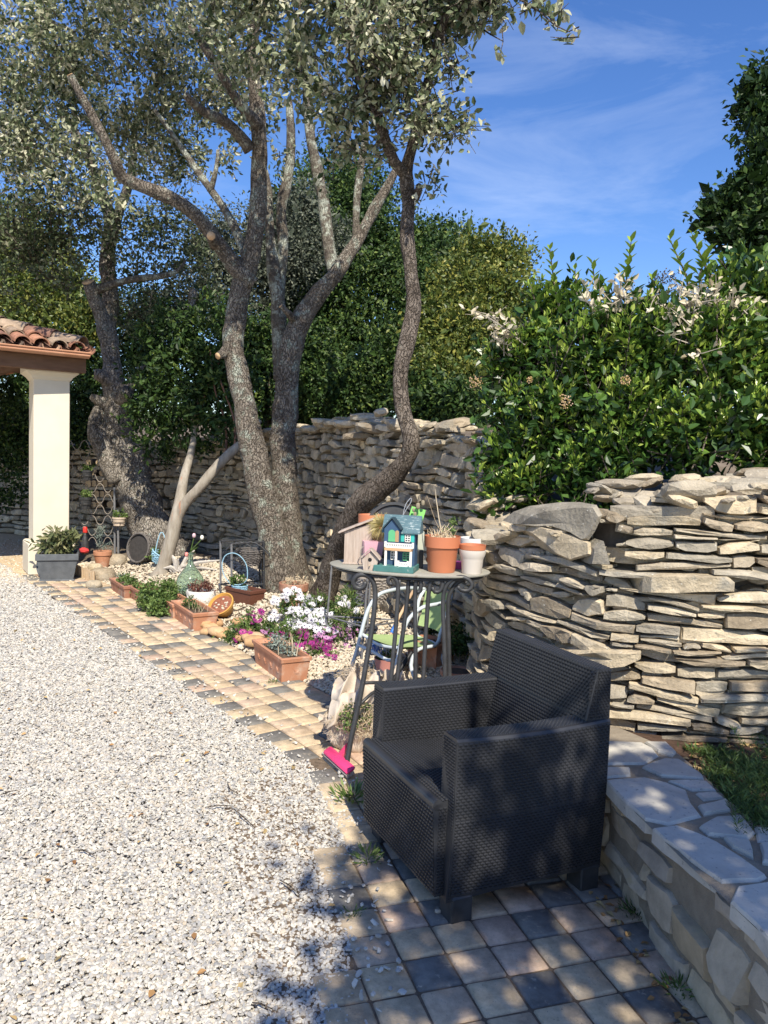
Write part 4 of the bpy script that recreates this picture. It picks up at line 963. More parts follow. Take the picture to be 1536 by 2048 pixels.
st = MB(TA); st.mi = 1
sx = .229
hexa(st, [(-sx, -.2, .20), (sx, -.2, .20), (sx, .311, .20), (-sx, .311, .20)], [(-sx, -.2, .372), (sx, -.2, .372), (sx, .311, .398), (-sx, .311, .398)])
fx = .283; F0, F1 = .3125, .368
hexa(st, [(-fx, F0, .088), (fx, F0, .088), (fx, F1-.018, .088), (-fx, F1-.018, .088)], [(-fx, F0, .395), (fx, F0, .395), (fx, F1, .382), (-fx, F1, .382)])
st.tube([(-fx, F1-.018, .384), (fx, F1-.018, .384)], .0185, n=14, mi=1)
sl = Vector((0, .511, .026)); weave(st, (-sx, -.2, .3725), (1, 0, 0), sl.normalized(), 2*sx, sl.length, cu=.0150, cv=.0125, gu=.0040, gv=.0055, th=.0034)
weave(st, (-fx, .31, .3962), (1, 0, 0), (0, 1, 0), 2*fx, .042, cu=.0150, cv=.0125, gu=.004, gv=.005, th=.0034)
weave(st, (fx, F1-.0155, .092), (-1, 0, 0), Vector((0, .016, .29)).normalized(), 2*fx, .284, cu=.0165, cv=.0130, gu=.0042, gv=.0056, th=.0038)
weave(st, (-fx-.0004, F1-.02, .092), (0, -1, 0), (0, 0, 1), .032, .285, cu=.016)
st.build('seat', RT, AC)
bk = MB(TA); bk.mi = 1
hexa(bk, [(-sx, -.319, .375), (sx, -.319, .375), (sx, -.165, .375), (-sx, -.165, .375)], [(-sx, -.319, .6005), (sx, -.319, .6005), (sx, -.217, .6005), (-sx, -.217, .6005)])
bw = .312
hexa(bk, [(-bw, -.322, .6015), (bw, -.322, .6015), (bw, -.2172, .6015), (-bw, -.2172, .6015)], [(-bw, -.318, .772), (bw, -.318, .772), (bw, -.257, .772), (-bw, -.257, .772)])
Vb = Vector((0, -.052, .2255)); weave(bk, (sx, -.1645, .375), (-1, 0, 0), Vb.normalized(), 2*sx, Vb.length, cu=.0155, cv=.0120, gu=.0040, gv=.0050, th=.0034)
Vb = Vector((0, -.0398, .170)); weave(bk, (bw, -.2168, .602), (-1, 0, 0), Vb.normalized(), 2*bw, Vb.length, cu=.0155, cv=.0120, gu=.0040, gv=.0050, th=.0034)
weave(bk, (-bw, -.317, .7724), (1, 0, 0), (0, 1, 0), 2*bw, .059, cu=.013, cv=.009)
weave(bk, (-bw-.0004, -.222, .602), (0, -1, 0), (0, 0, 1), .035, .168, cu=.0175); weave(bk, (-bw-.0004, -.259, .602), (0, -1, 0), (0, 0, 1), .058, .168, cu=.0145)
bk.tube([(-bw, -.2165, .605), (-bw, -.2565, .770)], .005, n=8, mi=1)
bk.build('backrest', RT, AC)
for x in (-.275, .275):
    for y in (-.272, .262):
        f = MB(TA); f.box((x, y, .045), (.082, .082, .09), bev=.006); f.build('foot', M_iron, AC)

# ---------------------------------------------------------------- metal table
TC = Vector((.135, 3.87, 0)); TZ = .95; TR = R(-15.6)
TB = thing('iron_table', 'tall garden table with a worn oval top and scrolled black iron legs', 'table', (TC.x, TC.y, 0))
m_ = MB(Matrix.Translation((TC.x, TC.y, TZ)) @ Matrix.Rotation(TR, 4, 'Z') @ Matrix.Diagonal((1, .68, 1, 1)))
m_.lathe([(.0, -.012), (.395, -.012), (.410, -.008), (.412, -.002), (.405, .0), (0, 0)], (0, 0, 0), n=64)
M_ttop = mat('worn_painted_metal', [(.26, .255, .22), (.36, .34, .28)], scale=14, rough=.65, bump=.3, bscale=60, bdist=.002, spots=[(20, .6, .75, (.22, .17, .12))])
m_.build('table_top', M_ttop, TB, autos=40)
def leg(pts, r=.0105):
    mm = MB(); P = [(at(u, v, D), r) for u, v, D in pts]; P2, rr = spline(P, .012); mm.tube(P2, rr, n=8); return mm
LEGS = [
 [(687, 1569, 3.525), (700, 1490, 3.56), (722, 1385, 3.60), (741, 1275, 3.65), (749, 1215, 3.67), (750, 1180, 3.68), (743, 1158, 3.68), (729, 1149, 3.68), (715, 1151, 3.68), (707, 1161, 3.68), (709, 1172, 3.68), (719, 1177, 3.68), (729, 1172, 3.68), (730, 1163, 3.68)],
 [(764, 1574, 3.50), (772, 1480, 3.54), (783, 1350, 3.58), (792, 1250, 3.61), (796, 1185, 3.62), (794, 1163, 3.62), (786, 1153, 3.62), (777, 1157, 3.62), (777, 1166, 3.62), (785, 1168, 3.62)],
 [(772, 1572, 3.53), (780, 1480, 3.57), (795, 1350, 3.60), (808, 1250, 3.63), (815, 1190, 3.64), (817, 1160, 3.64)],
 [(831, 1574, 3.52), (831, 1450, 3.55), (831, 1300, 3.59), (830, 1200, 3.62), (832, 1165, 3.62), (838, 1154, 3.62), (842, 1165, 3.62), (840, 1182, 3.62), (834, 1184, 3.62)],
 [(838, 1576, 3.52), (842, 1450, 3.55), (848, 1330, 3.59), (854, 1230, 3.62), (859, 1175, 3.62), (867, 1158, 3.62), (878, 1155, 3.62), (885, 1166, 3.62), (881, 1181, 3.62), (870, 1184, 3.62), (864, 1174, 3.62)],
 [(892, 1574, 3.56), (891, 1450, 3.58), (889, 1300, 3.6), (886, 1210, 3.62), (890, 1178, 3.62), (903, 1160, 3.62), (922, 1154, 3.62), (938, 1160, 3.62), (944, 1171, 3.62), (936, 1181, 3.62), (922, 1180, 3.62), (915, 1172, 3.62)],
 [(903, 1576, 3.60), (901, 1450, 3.63), (898, 1300, 3.65), (896, 1210, 3.66), (902, 1183, 3.66), (914, 1166, 3.66), (928, 1160, 3.66)],
]
for L_ in LEGS: leg(L_, .0125 if L_ is LEGS[0] else .0105).build('leg', M_iron, TB, smooth=True)
st = MB(); st.tube([at(724, 1366, 3.6), at(760, 1365, 3.72), at(800, 1366, 3.8)], .0085, n=8); st.tube([at(716, 1412, 3.58), at(742, 1388, 3.66), at(775, 1368, 3.75)], .008, n=8)
st.tube([at(783, 1364, 3.6), at(831, 1366, 3.6), at(898, 1372, 3.64)], .008, n=8)
st.build('stretcher', M_iron, TB, smooth=True)
st = MB(); T_ = Matrix.Translation((TC.x, TC.y, TZ-.022)) @ Matrix.Rotation(TR, 4, 'Z'); st.tube([T_ @ Vector((.375*math.cos(a*.1309), .255*math.sin(a*.1309), 0)) for a in range(49)], .007, n=6); st.build('top_ring', M_iron, TB, smooth=True)

# ---------------------------------------------------------------- things on the table
def tp(u, D): return Vector((at(u, 1130, D).x, D, TZ+.0005))
M_woodg = mat('weathered_wood', [(.30, .235, .19), (.42, .34, .28), (.48, .41, .35)], scale=9, stretch=(9, 9, .8), rough=.85, bump=.4, bscale=20, bdist=.003)
# tall wooden nest box
p = tp(713, 3.93); nb = thing('nest_box', 'plain weathered wooden nest box with a slanting roof on the left of the table', 'nest box', p, R(-4)); T_ = W[nb.name]
m_ = MB(T_); dz = .0
hexa(m_, [(-.060, -.05, 0), (.078, -.05, 0), (.078, .06, 0), (-.060, .06, 0)], [(-.060, -.05, .165), (.078, -.05, .212), (.078, .06, .212), (-.060, .06, .165)])
m_.box((-.012, -.0515, .10), (.002, .003, .17)); m_.build('box', M_woodg, nb)
m_ = MB(T_); a = math.atan2(.047, .138); m_.box((-.004, 0, .196), (.19, .135, .009), Matrix.Rotation(-a-.08, 4, 'Y'), bev=.002); m_.build('roof', M_woodg, nb)
m_ = MB(T_); m_.box((.008, 0, .004), (.150, .122, .008), bev=.002); m_.build('floor_board', M_woodg, nb)
# pink pot
M_pink = plain('pink_enamel', (.62, .36, .42), .35, .04, spec=.5)
M_plum = plain('plum_side', (.12, .05, .09), .5)
p = tp(744, 3.86); pk = thing('pink_pot', 'square pale pink pot standing behind the tiny birdhouse', 'pot', p, R(10))
m_ = MB(W[pk.name]); hexa(m_, [(-.042, -.04, 0), (.036, -.04, 0), (.036, .04, 0), (-.042, .04, 0)], [(-.050, -.048, .125), (.048, -.048, .125), (.048, .048, .125), (-.050, .048, .125)]); m_.build('body', M_pink, pk)
m_ = MB(W[pk.name]); m_.tube([Vector((-.048, -.03, .10))+Vector((-.018*math.sin(a), 0, -.03+.03*math.cos(a))) for a in (0, .5, 1, 1.57, 2.1, 2.6, 3.14)], .003, n=6); m_.build('handle', M_wick, pk)
# tiny birdhouse
p = tp(741, 3.72); bh = thing('birdhouse', 'tiny bare wooden birdhouse with a round hole and pitched roof at the table edge', 'birdhouse', p, R(-6)); T_ = W[bh.name]
m_ = MB(T_); prof = [(-.030, 0), (.030, 0), (.040, .055), (0, .092), (-.040, .055)]
m_.add([(x, -.03, z) for x, z in prof]+[(x, .03, z) for x, z in prof], [(0, 1, 2, 3, 4), (9, 8, 7, 6, 5)]+[(i, i+5, (i+1) % 5+5, (i+1) % 5) for i in range(5)]); m_.build('box', M_woodg, bh)
m_ = MB(T_)
for sg in (-1, 1): m_.box((sg*.026, -.004, .078), (.070, .080, .006), Matrix.Rotation(sg*R(46), 4, 'Y'), bev=.0015)
m_.build('roof', M_woodg, bh)
M_black = plain('black', (.012, .012, .013), .5)
m_ = MB(T_); m_.lathe([(0, .0), (.0095, .0), (.0095, .0015), (0, .0015)], (0, -.0300, .052), n=20, M=Matrix.Rotation(R(90), 4, 'X')); m_.build('entrance_hole', M_black, bh)
m_ = MB(T_); m_.tube([(0, -.03, .026), (0, -.046, .026)], .003, n=8); m_.build('perch', M_straw, bh)
# painted model house
ZQ = .472e-3
p = tp(793, 3.70)+Vector((0, .02, 0)); mh = thing('model_house', 'painted wooden model house with blue walls, slate roof and white balcony', 'model house', p, R(-13)); T_ = W[mh.name]
M_wh = plain('white_paint', (.74, .72, .66), .6, .08, scale=30); M_bl = mat('blue_paint', [(.035, .075, .14), (.05, .10, .18)], scale=20, rough=.6, spots=[(40, .66, .72, (.25, .25, .25))])
M_te = mat('green_base_paint', [(.05, .14, .13), (.07, .19, .175)], scale=20, rough=.65, spots=[(30, .60, .66, (.5, .5, .46))]); M_sl = mat('slate_paint', [(.06, .12, .145), (.10, .17, .19)], scale=20, rough=.7, stretch=(1, 4, 4), spots=[(35, .56, .64, (.32, .38, .38))])
M_gr = plain('green_door_paint', (.12, .42, .20), .5); M_tq = plain('turquoise_paint', (.05, .42, .36), .5); M_or = plain('bare_pine', (.55, .34, .18), .6); M_dk = plain('dark_trim', (.03, .055, .07), .6); M_pane = plain('dark_pane', (.04, .06, .08), .3)
def X(a): return (a-457)*ZQ
def Zz(b): return (738-b)*ZQ
def hb(x0, x1, b0, b1, y0, y1, m, name, parent=mh, bev=0, extra=None):
    q = MB(T_); q.box(((X(x0)+X(x1))/2, (y0+y1)/2, (Zz(b0)+Zz(b1))/2), (abs(X(x1)-X(x0)), y1-y0, abs(Zz(b1)-Zz(b0))), bev=bev)
    if extra: extra(q)
    return q.build(name, m, parent)
hb(250, 665, 740, 676, -.075, .075, M_te, 'base', bev=.002)
q = MB(T_); q.box((X(495), .02, (Zz(676)+Zz(330))/2), (X(650)-X(340), .075, Zz(330)-Zz(676))); # back block
q.box((X(420), -.0325, (Zz(470)+Zz(300))/2), (X(500)-X(340), .03, Zz(300)-Zz(470)))
q.add([(X(340), -.0475, Zz(300)), (X(500), -.0475, Zz(300)), (X(420), -.0475, Zz(205)), (X(340), .0, Zz(300)), (X(500), .0, Zz(300)), (X(420), .0, Zz(205))], [(0, 1, 2), (5, 4, 3), (0, 3, 4, 1), (1, 4, 5, 2), (2, 5, 3, 0)]); q.build('body', M_bl, mh)
q = MB(T_)
a0, a1 = X(305), X(700); zr = Zz(165); ze = Zz(335)
q.add([(a0, -.030, ze), (a1, -.030, ze), (a1, .02, zr), (a0, .02, zr), (a1, .070, ze), (a0, .070, ze), (a0, -.030, ze-.006), (a1, -.030, ze-.006), (a1, .070, ze-.006), (a0, .070, ze-.006)], [(0, 1, 2, 3), (3, 2, 4, 5), (6, 7, 1, 0), (7, 8, 4, 1), (4, 2, 1), (9, 6, 0, 5), (5, 0, 3), (9, 8, 7, 6), (8, 9, 5, 4)])
rf = q.build('roof', M_sl, mh)
q = MB(T_)
for sg in (-1, 1):
    c_ = (X(420)+sg*.0245, -.030, Zz(245)); q.box(c_, (.070, .055, .006), Matrix.Rotation(sg*R(50), 4, 'Y'))
q.build('gable', M_dk, mh)
def arch(q): q.lathe([(0, 0), (X(455)-X(385), 0)], (0, 0, 0), n=3) if False else None
q = MB(T_); w2 = (X(455)-X(385))/2; pts = [(-w2, 0), (w2, 0)]+[(w2*math.cos(a), Zz(345)-Zz(430)+w2*math.sin(a)) for a in [i*math.pi/10 for i in range(11)]]
q.prism([(a, b) for a, b in pts], 0, .004, Matrix.Translation((X(420), -.0472, Zz(430))) @ Matrix.Rotation(R(90), 4, 'X')); q.build('door', M_gr, mh)
q = MB(T_); w2 = .0095; pts = [(-w2, 0), (w2, 0)]+[(w2*math.cos(a), .045+w2*math.sin(a)) for a in [i*math.pi/8 for i in range(9)]]
q.prism(pts, 0, .003, Matrix.Translation((X(476), -.050, Zz(430))) @ Matrix.Rotation(R(90), 4, 'X') @ Matrix.Rotation(R(-25), 4, 'Y')); q.build('shutter', M_or, mh)
def win(x0, x1, b0, b1, y, m, nm='window'):
    q = MB(T_); cx = (X(x0)+X(x1))/2; cz = (Zz(b0)+Zz(b1))/2; w_ = X(x1)-X(x0); h_ = Zz(b0)-Zz(b1); f = .0035
    for dx in (-w_/2, 0, w_/2): q.box((cx+dx, y, cz), (f, .004, h_+f))
    for dz_ in (-h_/2, -h_/6, h_/6, h_/2): q.box((cx, y-.0004, cz+dz_), (w_, .004, f))
    o = q.build(nm, m, mh); g_ = MB(T_); g_.box((cx, y+.003, cz), (w_, .001, h_)); g_.build('pane', M_pane, o)
FY = -.0175
win(548, 600, 430, 360, FY-.003, M_wh); win(405, 456, 620, 535, FY-.003, M_wh); win(532, 597, 620, 545, FY-.003, M_gr)
for x0, x1 in ((503, 538), (607, 642)): hb(x0, x1, 432, 352, FY-.004, FY, M_tq, 'shutter')
hb(352, 632, 520, 492, -.060, FY-.0005, M_or, 'balcony_floor')
def rails(x0, x1, b0, b1, y, n, nm):
    q = MB(T_)
    q.box(((X(x0)+X(x1))/2, y, Zz(b1)), (X(x1)-X(x0), .006, .006)); q.box(((X(x0)+X(x1))/2, y, Zz(b0)), (X(x1)-X(x0), .006, .008))
    for i in range(n): q.box((X(x0)+(X(x1)-X(x0))*(i+.5)/n, y, (Zz(b0)+Zz(b1))/2), ((X(x1)-X(x0))/n*.62, .004, Zz(b1)-Zz(b0)))
    for x in (x0, x1): q.box((X(x), y, (Zz(b0)+Zz(b1))/2+.004), (.010, .009, Zz(b1)-Zz(b0)+.010))
    q.build(nm, M_wh, mh)
rails(362, 645, 484, 448, -.0575, 15, 'balcony_railing'); rails(500, 600, 668, 638, -.0575, 6, 'porch_railing')
for x in (366, 474, 626): hb(x-11, x+11, 676, 520, -.058, -.048, M_wh, 'column')
# spiky grass in orange pot behind
p = tp(752, 4.03)
gp = thing('spiky_grass_pot', 'orange pot of straw yellow spiky grass behind the model house', 'potted plant', p)
m_ = MB(Matrix.Translation(p)); m_.lathe([(.045, 0), (.062, .20), (.072, .20), (.072, .245), (.064, .245), (.060, .235), (0, .23)], (-.03, 0, 0), n=28); m_.build('pot', M_plterra, gp, autos=40)
m_ = MB(Matrix.Translation(p)); c_ = at(764, 1052, 3.88)-p
for i in range(900):
    d = Vector((rng.gauss(0, 1), rng.gauss(0, .8)-.2, rng.gauss(.25, .9))).normalized(); L_ = rng.uniform(.05, .095)
    e = c_+d*L_+Vector((0, 0, -.012)); s_ = d.orthogonal().normalized()*.0013; mq = c_+d*L_*.6
    m_.add([c_+d*.02-s_, c_+d*.02+s_, mq+s_, mq-s_, e], [(0, 1, 2, 3), (3, 2, 4)], tint=rng.random())
m_.build('grass', mat('straw_grass', [(.40, .35, .12), (.62, .52, .24), (.70, .62, .36)], src='tint', rough=.7, transl=.3), gp)
# round black tray behind
p = at(788, 1040, 4.08); m_ = MB(); m_.lathe([(0, 0), (.15, 0), (.155, .02), (.14, .02), (.135, .006), (0, .006)], p-Vector((0, 0, .06)), n=36, M=Matrix.Rotation(R(82), 4, 'X')); single(m_, 'round_tray', M_iron, 'dark round tray stood on edge behind the model house', 'tray', autos=40)
# wire loop
m_ = MB(); P2, rr = spline([(at(u, v, 4.0), .0022) for u, v in ((803, 1060), (806, 1030), (812, 1008), (822, 996), (822, 1004), (812, 1020), (805, 1035), (801, 1062))], .01); m_.tube(P2, rr, n=6); single(m_, 'wire_loop', plain('galvanised_wire', (.50, .50, .50), .4, metal=.5), 'grey wire loop standing up behind the model house', 'wire')
# green tag with seed pods
tg_ = thing('plant_tag', 'bright green plant tag with round brown seed pods dangling in front of it', 'plant tag', at(838, 1062, 3.98))
m_ = MB(); T2 = Matrix.Translation(at(833, 1032, 3.98)); m_.box((0, 0, 0), (.075, .002, .085), T2 @ Matrix.Rotation(.25, 4, 'Y')); m_.tube([at(836, 1045, 3.985), at(840, 1125, 3.985)], .002, n=5); m_.build('tag', plain('lime_plastic', (.25, .62, .16), .4), tg_)
m_ = MB()
for u, v, r_ in ((836, 1012, 8), (830, 1029, 6.5), (846, 1006, 7), (827, 1020, 5)): m_.rock(at(u, v, 3.95), (r_*.0026, .012, r_*.0042), tint=.5, seed=u, rough=.05)
m_.tube([at(836, 1040, 3.96), at(837, 1003, 3.95), at(842, 998, 3.95)], .0012, n=4); m_.build('seed_pods', plain('pod', (.26, .22, .15), .8), tg_, smooth=True)
# big plastic terracotta pot
p = tp(883, 3.74); bp = thing('big_terracotta_pot', 'largest orange pot on the table, holding dead brown stems', 'potted plant', p)
PR = 73*mpx(3.66)/2
m_ = MB(Matrix.Translation(p)); m_.lathe([(0, .0), (.064, 0), (.066, .004), (.078, .118), (.0785, .119), (.0865, .122), (.0885, .172), (.0885, .175), (.0845, .175), (.083, .160), (0, .155)], (0, 0, 0), n=48)
m_.build('pot', M_plterra, bp, autos=35)
m_ = MB(Matrix.Translation(p)); m_.lathe([(.082, .158), (.05, .164), (0, .160)], (0, 0, 0), n=20, wob=.2)
for i in range(46):
    a = rng.uniform(0, 6.28); r_ = rng.uniform(0, .075); b = Vector((r_*math.cos(a), r_*math.sin(a), .16)); e = b+Vector((rng.gauss(0, .035), rng.gauss(0, .03), rng.uniform(.015, .075))); m_.tube([b, (b+e)/2+Vector((rng.gauss(0, .006), 0, .004)), e], [.0025, .002, .001], n=4, tint=rng.random())
for i in range(30): b = Vector((rng.uniform(-.06, .06), rng.uniform(-.05, .05), .168)); m_.rock(b, (.02, .012, .008), Matrix.Rotation(rng.uniform(0, 6), 4, 'Z'), tint=rng.random(), seed=i)
m_.tube([Vector((0, 0, .16)), Vector((-.022, 0, .26)), Vector((-.040, 0, .36)), Vector((-.044, .0, .40))], [.003, .0025, .002, .001], n=5, tint=.8)
m_.tube([Vector((0.01, 0, .16)), Vector((-.04, 0, .25)), Vector((-.085, 0, .37))], [.0015, .001, .0008], n=5, tint=.3)
m_.build('dead_stems', M_straw, bp)
bl_ = [((.045, .0, .235), (.022, .02, .03), 1), ((.035, 0, .20), (.03, .02, .02), .6)]; b1 = leafcloud(bl_, 160, .014, tmean=.6, tsd=.25, per=8, spread=.01); b1 = (b1[0], b1[1], b1[2]+np.array(p), b1[3], b1[4], 0)
me = bulk_mesh('wispy', [b1]); link_mesh('wispy_plant', me, M_herb, bp)
# small orange cup lying beside
m_ = MB(); m_.lathe([(0, .0), (.018, 0), (.026, .045), (.023, .045), (.016, .004), (0, .004)], at(858, 1119, 3.82), n=24, M=Matrix.Rotation(R(80), 4, 'X') @ Matrix.Rotation(.4, 4, 'Y')); single(m_, 'small_cup', M_plterra, 'little orange plastic cup lying on its side left of the largest pot', 'cup', autos=40)
# cream pot with terracotta pot inside
p = tp(944, 3.71); m_ = MB(Matrix.Translation(p)); m_.lathe([(0, 0), (.046, 0), (.048, .004), (.0535, .070), (.0565, .078), (.0625, .092), (.0655, .113), (.0655, .116), (.061, .116), (.058, .09), (0, .085)], (0, 0, 0), n=48)
single(m_, 'cream_pot', plain('cream_ceramic', (.62, .56, .49), .5, .04), 'cream ceramic pot at the right end of the table', 'pot', autos=35)
m_ = MB(Matrix.Translation(p)); m_.lathe([(0, .0865), (.048, .0865), (.056, .118), (.0625, .118), (.064, .141), (.060, .141), (.056, .122), (0, .122)], (0, 0, 0), n=40); single(m_, 'nested_pot', M_plterra, 'small orange plastic pot set inside the cream pot', 'pot', autos=35)
p = tp(941, 3.90); m_ = MB(Matrix.Translation(p)); m_.lathe([(0, 0), (.045, 0), (.062, .155), (.058, .155), (.04, .01), (0, .01)], (0, 0, 0), n=36); single(m_, 'white_pot', plain('white_ceramic', (.75, .74, .72), .4, .03), 'white pot half hidden behind the cream pot', 'pot', autos=35)
p = tp(913, 3.86); m_ = MB(Matrix.Translation(p) @ Matrix.Rotation(R(-10), 4, 'Z')); m_.box((0, 0, .018), (.055, .05, .036), bev=.003); single(m_, 'magenta_box', plain('magenta', (.52, .08, .33), .4), 'small magenta box glimpsed between the two right hand pots', 'box')
# gnome-like green pale card behind pots
m_ = MB(); m_.box((0, 0, 0), (.05, .012, .17), Matrix.Translation(at(838, 1095, 3.95)), bev=.004); single(m_, 'milk_carton', plain('pale_card', (.50, .52, .42), .8), 'pale upright carton between the model house and the largest pot', 'carton')
m_ = MB(); m_.box((0, 0, .045), (.05, .04, .09), Matrix.Translation(tp(836, 3.84)), bev=.004); single(m_, 'dark_box', M_iron, 'small dark box just right of the model house', 'box')

# ---------------------------------------------------------------- green tubular garden chair
M_tube = mat('pale_tube_paint', [(.42, .47, .50), (.55, .60, .62)], scale=10, rough=.5, spots=[(12, .66, .70, (.28, .14, .08))])
M_lime = plain('lime_canvas', (.30, .39, .17), .85, .08, scale=40, bump=.3, bscale=300, bdist=.001)
LC = thing('lawn_chair', 'low tubular garden chair with faded green canvas seat seen through the table legs', 'chair', tuple(G(790, 1340)))
def tubes(name, lists, r, m, parent):
    mm = MB()
    for L_ in lists: P2, rr = spline([(at(u, v, D), r) for u, v, D in L_], .03); mm.tube(P2, rr, n=10)
    return mm.build(name, m, parent, smooth=True)
tubes('frame', [[(703, 1336, 4.95), (715, 1295, 4.95), (725, 1255, 4.97), (738, 1215, 5.0), (757, 1190, 5.05), (785, 1180, 5.15), (820, 1176, 5.3), (850, 1178, 5.4)]], .0125, M_tube, LC)
tubes('frame', [[(787, 1352, 4.75), (797, 1310, 4.75), (806, 1265, 4.77), (820, 1235, 4.8), (845, 1215, 4.85), (880, 1207, 4.95), (900, 1200, 5.05), (903, 1185, 5.15)]], .0125, M_tube, LC)
tubes('frame', [[(850, 1178, 5.4), (838, 1200, 5.35), (832, 1240, 5.3), (834, 1272, 5.25), (852, 1280, 5.2), (875, 1292, 5.1), (886, 1320, 5.05), (893, 1360, 5.0)]], .0125, M_tube, LC)
tubes('frame', [[(903, 1185, 5.15), (893, 1230, 5.1), (880, 1270, 5.05), (872, 1290, 5.0), (835, 1300, 4.9), (822, 1330, 4.85), (830, 1358, 4.8)]], .0125, M_tube, LC)
tubes('seat_rail', [[(716, 1290, 4.95), (745, 1303, 4.88), (775, 1320, 4.8), (795, 1320, 4.78)], [(724, 1268, 4.97), (760, 1290, 4.88), (800, 1296, 4.78)]], .011, M_tube, LC)
m_ = MB(); v_ = []; f_ = []
c4 = [at(724, 1268, 4.97), at(797, 1295, 4.78), at(878, 1292, 5.02), at(838, 1270, 5.28)]
for i in range(9):
    for j in range(9):
        a, b = i/8, j/8; p = (c4[0]*(1-a)+c4[1]*a)*(1-b)+(c4[3]*(1-a)+c4[2]*a)*b; p.z -= .03*math.sin(math.pi*a)*math.sin(math.pi*(b*.9+.1)); v_.append(p)
for i in range(8):
    for j in range(8): f_.append((i*9+j, (i+1)*9+j, (i+1)*9+j+1, i*9+j+1))
m_.add(v_+[p-Vector((0, 0, .012)) for p in v_], f_+[tuple(81+k for k in f[::-1]) for f in f_]); m_.build('seat', M_lime, LC, smooth=True)
m_ = MB(); v_ = []
c4 = [at(852, 1182, 5.38), at(902, 1188, 5.14), at(883, 1268, 5.06), at(836, 1250, 5.28)]
for i in range(9):
    for j in range(9):
        a, b = i/8, j/8; p = (c4[0]*(1-a)+c4[1]*a)*(1-b)+(c4[3]*(1-a)+c4[2]*a)*b; p += Vector((.02, .025, 0))*math.sin(math.pi*a)+Vector((rng.gauss(0, .002), rng.gauss(0, .004), 0)); v_.append(p)
m_.add(v_+[p+Vector((0, .01, 0)) for p in v_], f_+[tuple(81+k for k in f[::-1]) for f in f_]); m_.build('backrest', M_lime, LC, smooth=True)

# ---------------------------------------------------------------- brooms
M_hp = plain('hot_pink_plastic', (.72, .05, .17), .4, .05); M_blue = plain('blue_plastic', (.05, .18, .55), .4)
bb = thing('blue_broom', 'wooden handled broom with blue and white bristles leaning behind the green chair', 'broom', tuple(G(768, 1318)))
m_ = MB(); m_.tube([at(778, 1276, 5.15), at(796, 1238, 5.3), at(826, 1182, 5.5)], .011, n=10); m_.build('handle', plain('pale_handle_wood', (.55, .38, .24), .6), bb, smooth=True)
m_ = MB(); m_.tube([at(783, 1266, 5.18), at(791, 1249, 5.25)], .013, n=10); m_.tube([at(745, 1286, 5.15), at(775, 1290, 5.1), at(800, 1296, 5.1)], .014, n=8); m_.build('head', M_blue, bb, smooth=True)
m_ = MB()
for i in range(260):
    a = rng.random(); q = at(744+a*56, 1288+a*8, 5.13)+Vector((0, rng.uniform(-.015, .015), 0)); e = q+Vector((rng.gauss(0, .012), -.02, -.065)); m_.tube([q, e], [.0016, .0012], n=3, caps=False, tint=(1.0 if rng.random() < .5 else 0))
m_.build('bristles', mat('bristle', [(.04, .16, .55), (.7, .72, .74)], src='tint', rough=.5), bb)
pb_ = thing('pink_broom', 'hot pink broom head on a black pole lying against the sack', 'broom', tuple(G(680, 1540)))
A_, B_ = onz(654, 1508, .03), onz(702, 1551, .03)
m_ = MB(); dv = (B_-A_); L_ = dv.length; ang = math.atan2(dv.y, dv.x); T2 = Matrix.Translation((A_+B_)/2+Vector((0, 0, .022))) @ Matrix.Rotation(ang, 4, 'Z') @ Matrix.Rotation(R(28), 4, 'X')
m_.box((0, 0, 0), (L_, .05, .022), T2, bev=.008); cM = (A_+B_)/2+Vector((0, 0, .03)); nk = at(703, 1482, 3.86); m_.tube([cM, cM.lerp(nk, .5), nk], [.019, .016, .0145], n=12); m_.build('head', M_hp, pb_, smooth=False, autos=40)
m_ = MB(); m_.box((0, 0, -.020), (L_*.95, .042, .018), T2); m_.build('bristles', plain('pale_bristle', (.45, .38, .34), .9, bump=1, bscale=150), pb_)
m_ = MB(); m_.tube([at(703, 1484, 3.86), at(738, 1432, 3.82), at(824, 1303, 3.76)], .0105, n=10); m_.build('pole', M_black, pb_, smooth=True)

# ---------------------------------------------------------------- torn sack of weeds
SK = thing('garden_sack', 'torn cream woven sack spilling weeds, slumped between the table leg and the armchair', 'sack', tuple(G(712, 1535)))
M_sack = mat('sack_cloth', [(.50, .40, .30), (.62, .53, .43), (.66, .56, .46)], scale=6, rough=.85, bump=.5, bscale=220, bdist=.002, transl=.15, spots=[(9, .62, .75, (.40, .28, .18))])
def lump(cx, cy, cz, rx, ry, rz, seed, amp=.22, n=40, cut=None):
    mm = MB(); v_ = []; f_ = []
    for i in range(n+1):
        ph = math.pi*i/n
        for j in range(n):
            th = 2*math.pi*j/n; d = Vector((math.sin(ph)*math.cos(th), math.sin(ph)*math.sin(th), math.cos(ph)))
            k = 1+.10*abs(mnoise.noise((math.cos(th)*3.5, math.sin(th)*3.5, seed+ph*.6)))-.05+amp*(abs(mnoise.noise(d*1.7+Vector((seed, 0, 0))))*2-.6)+amp*.5*(abs(mnoise.noise(d*4.1+Vector((0, seed, 0))))*2-.5)+.05*mnoise.noise(d*11)
            z = max(.006, cz+d.z*rz*k); v_.append((cx+d.x*rx*k, cy+d.y*ry*k, z))
    for i in range(n):
        for j in range(n):
            if cut and cut(v_[i*n+j], i, j): continue
            f_.append((i*n+j, i*n+(j+1) % n, (i+1)*n+(j+1) % n, (i+1)*n+j))
    mm.add(v_, f_); return mm
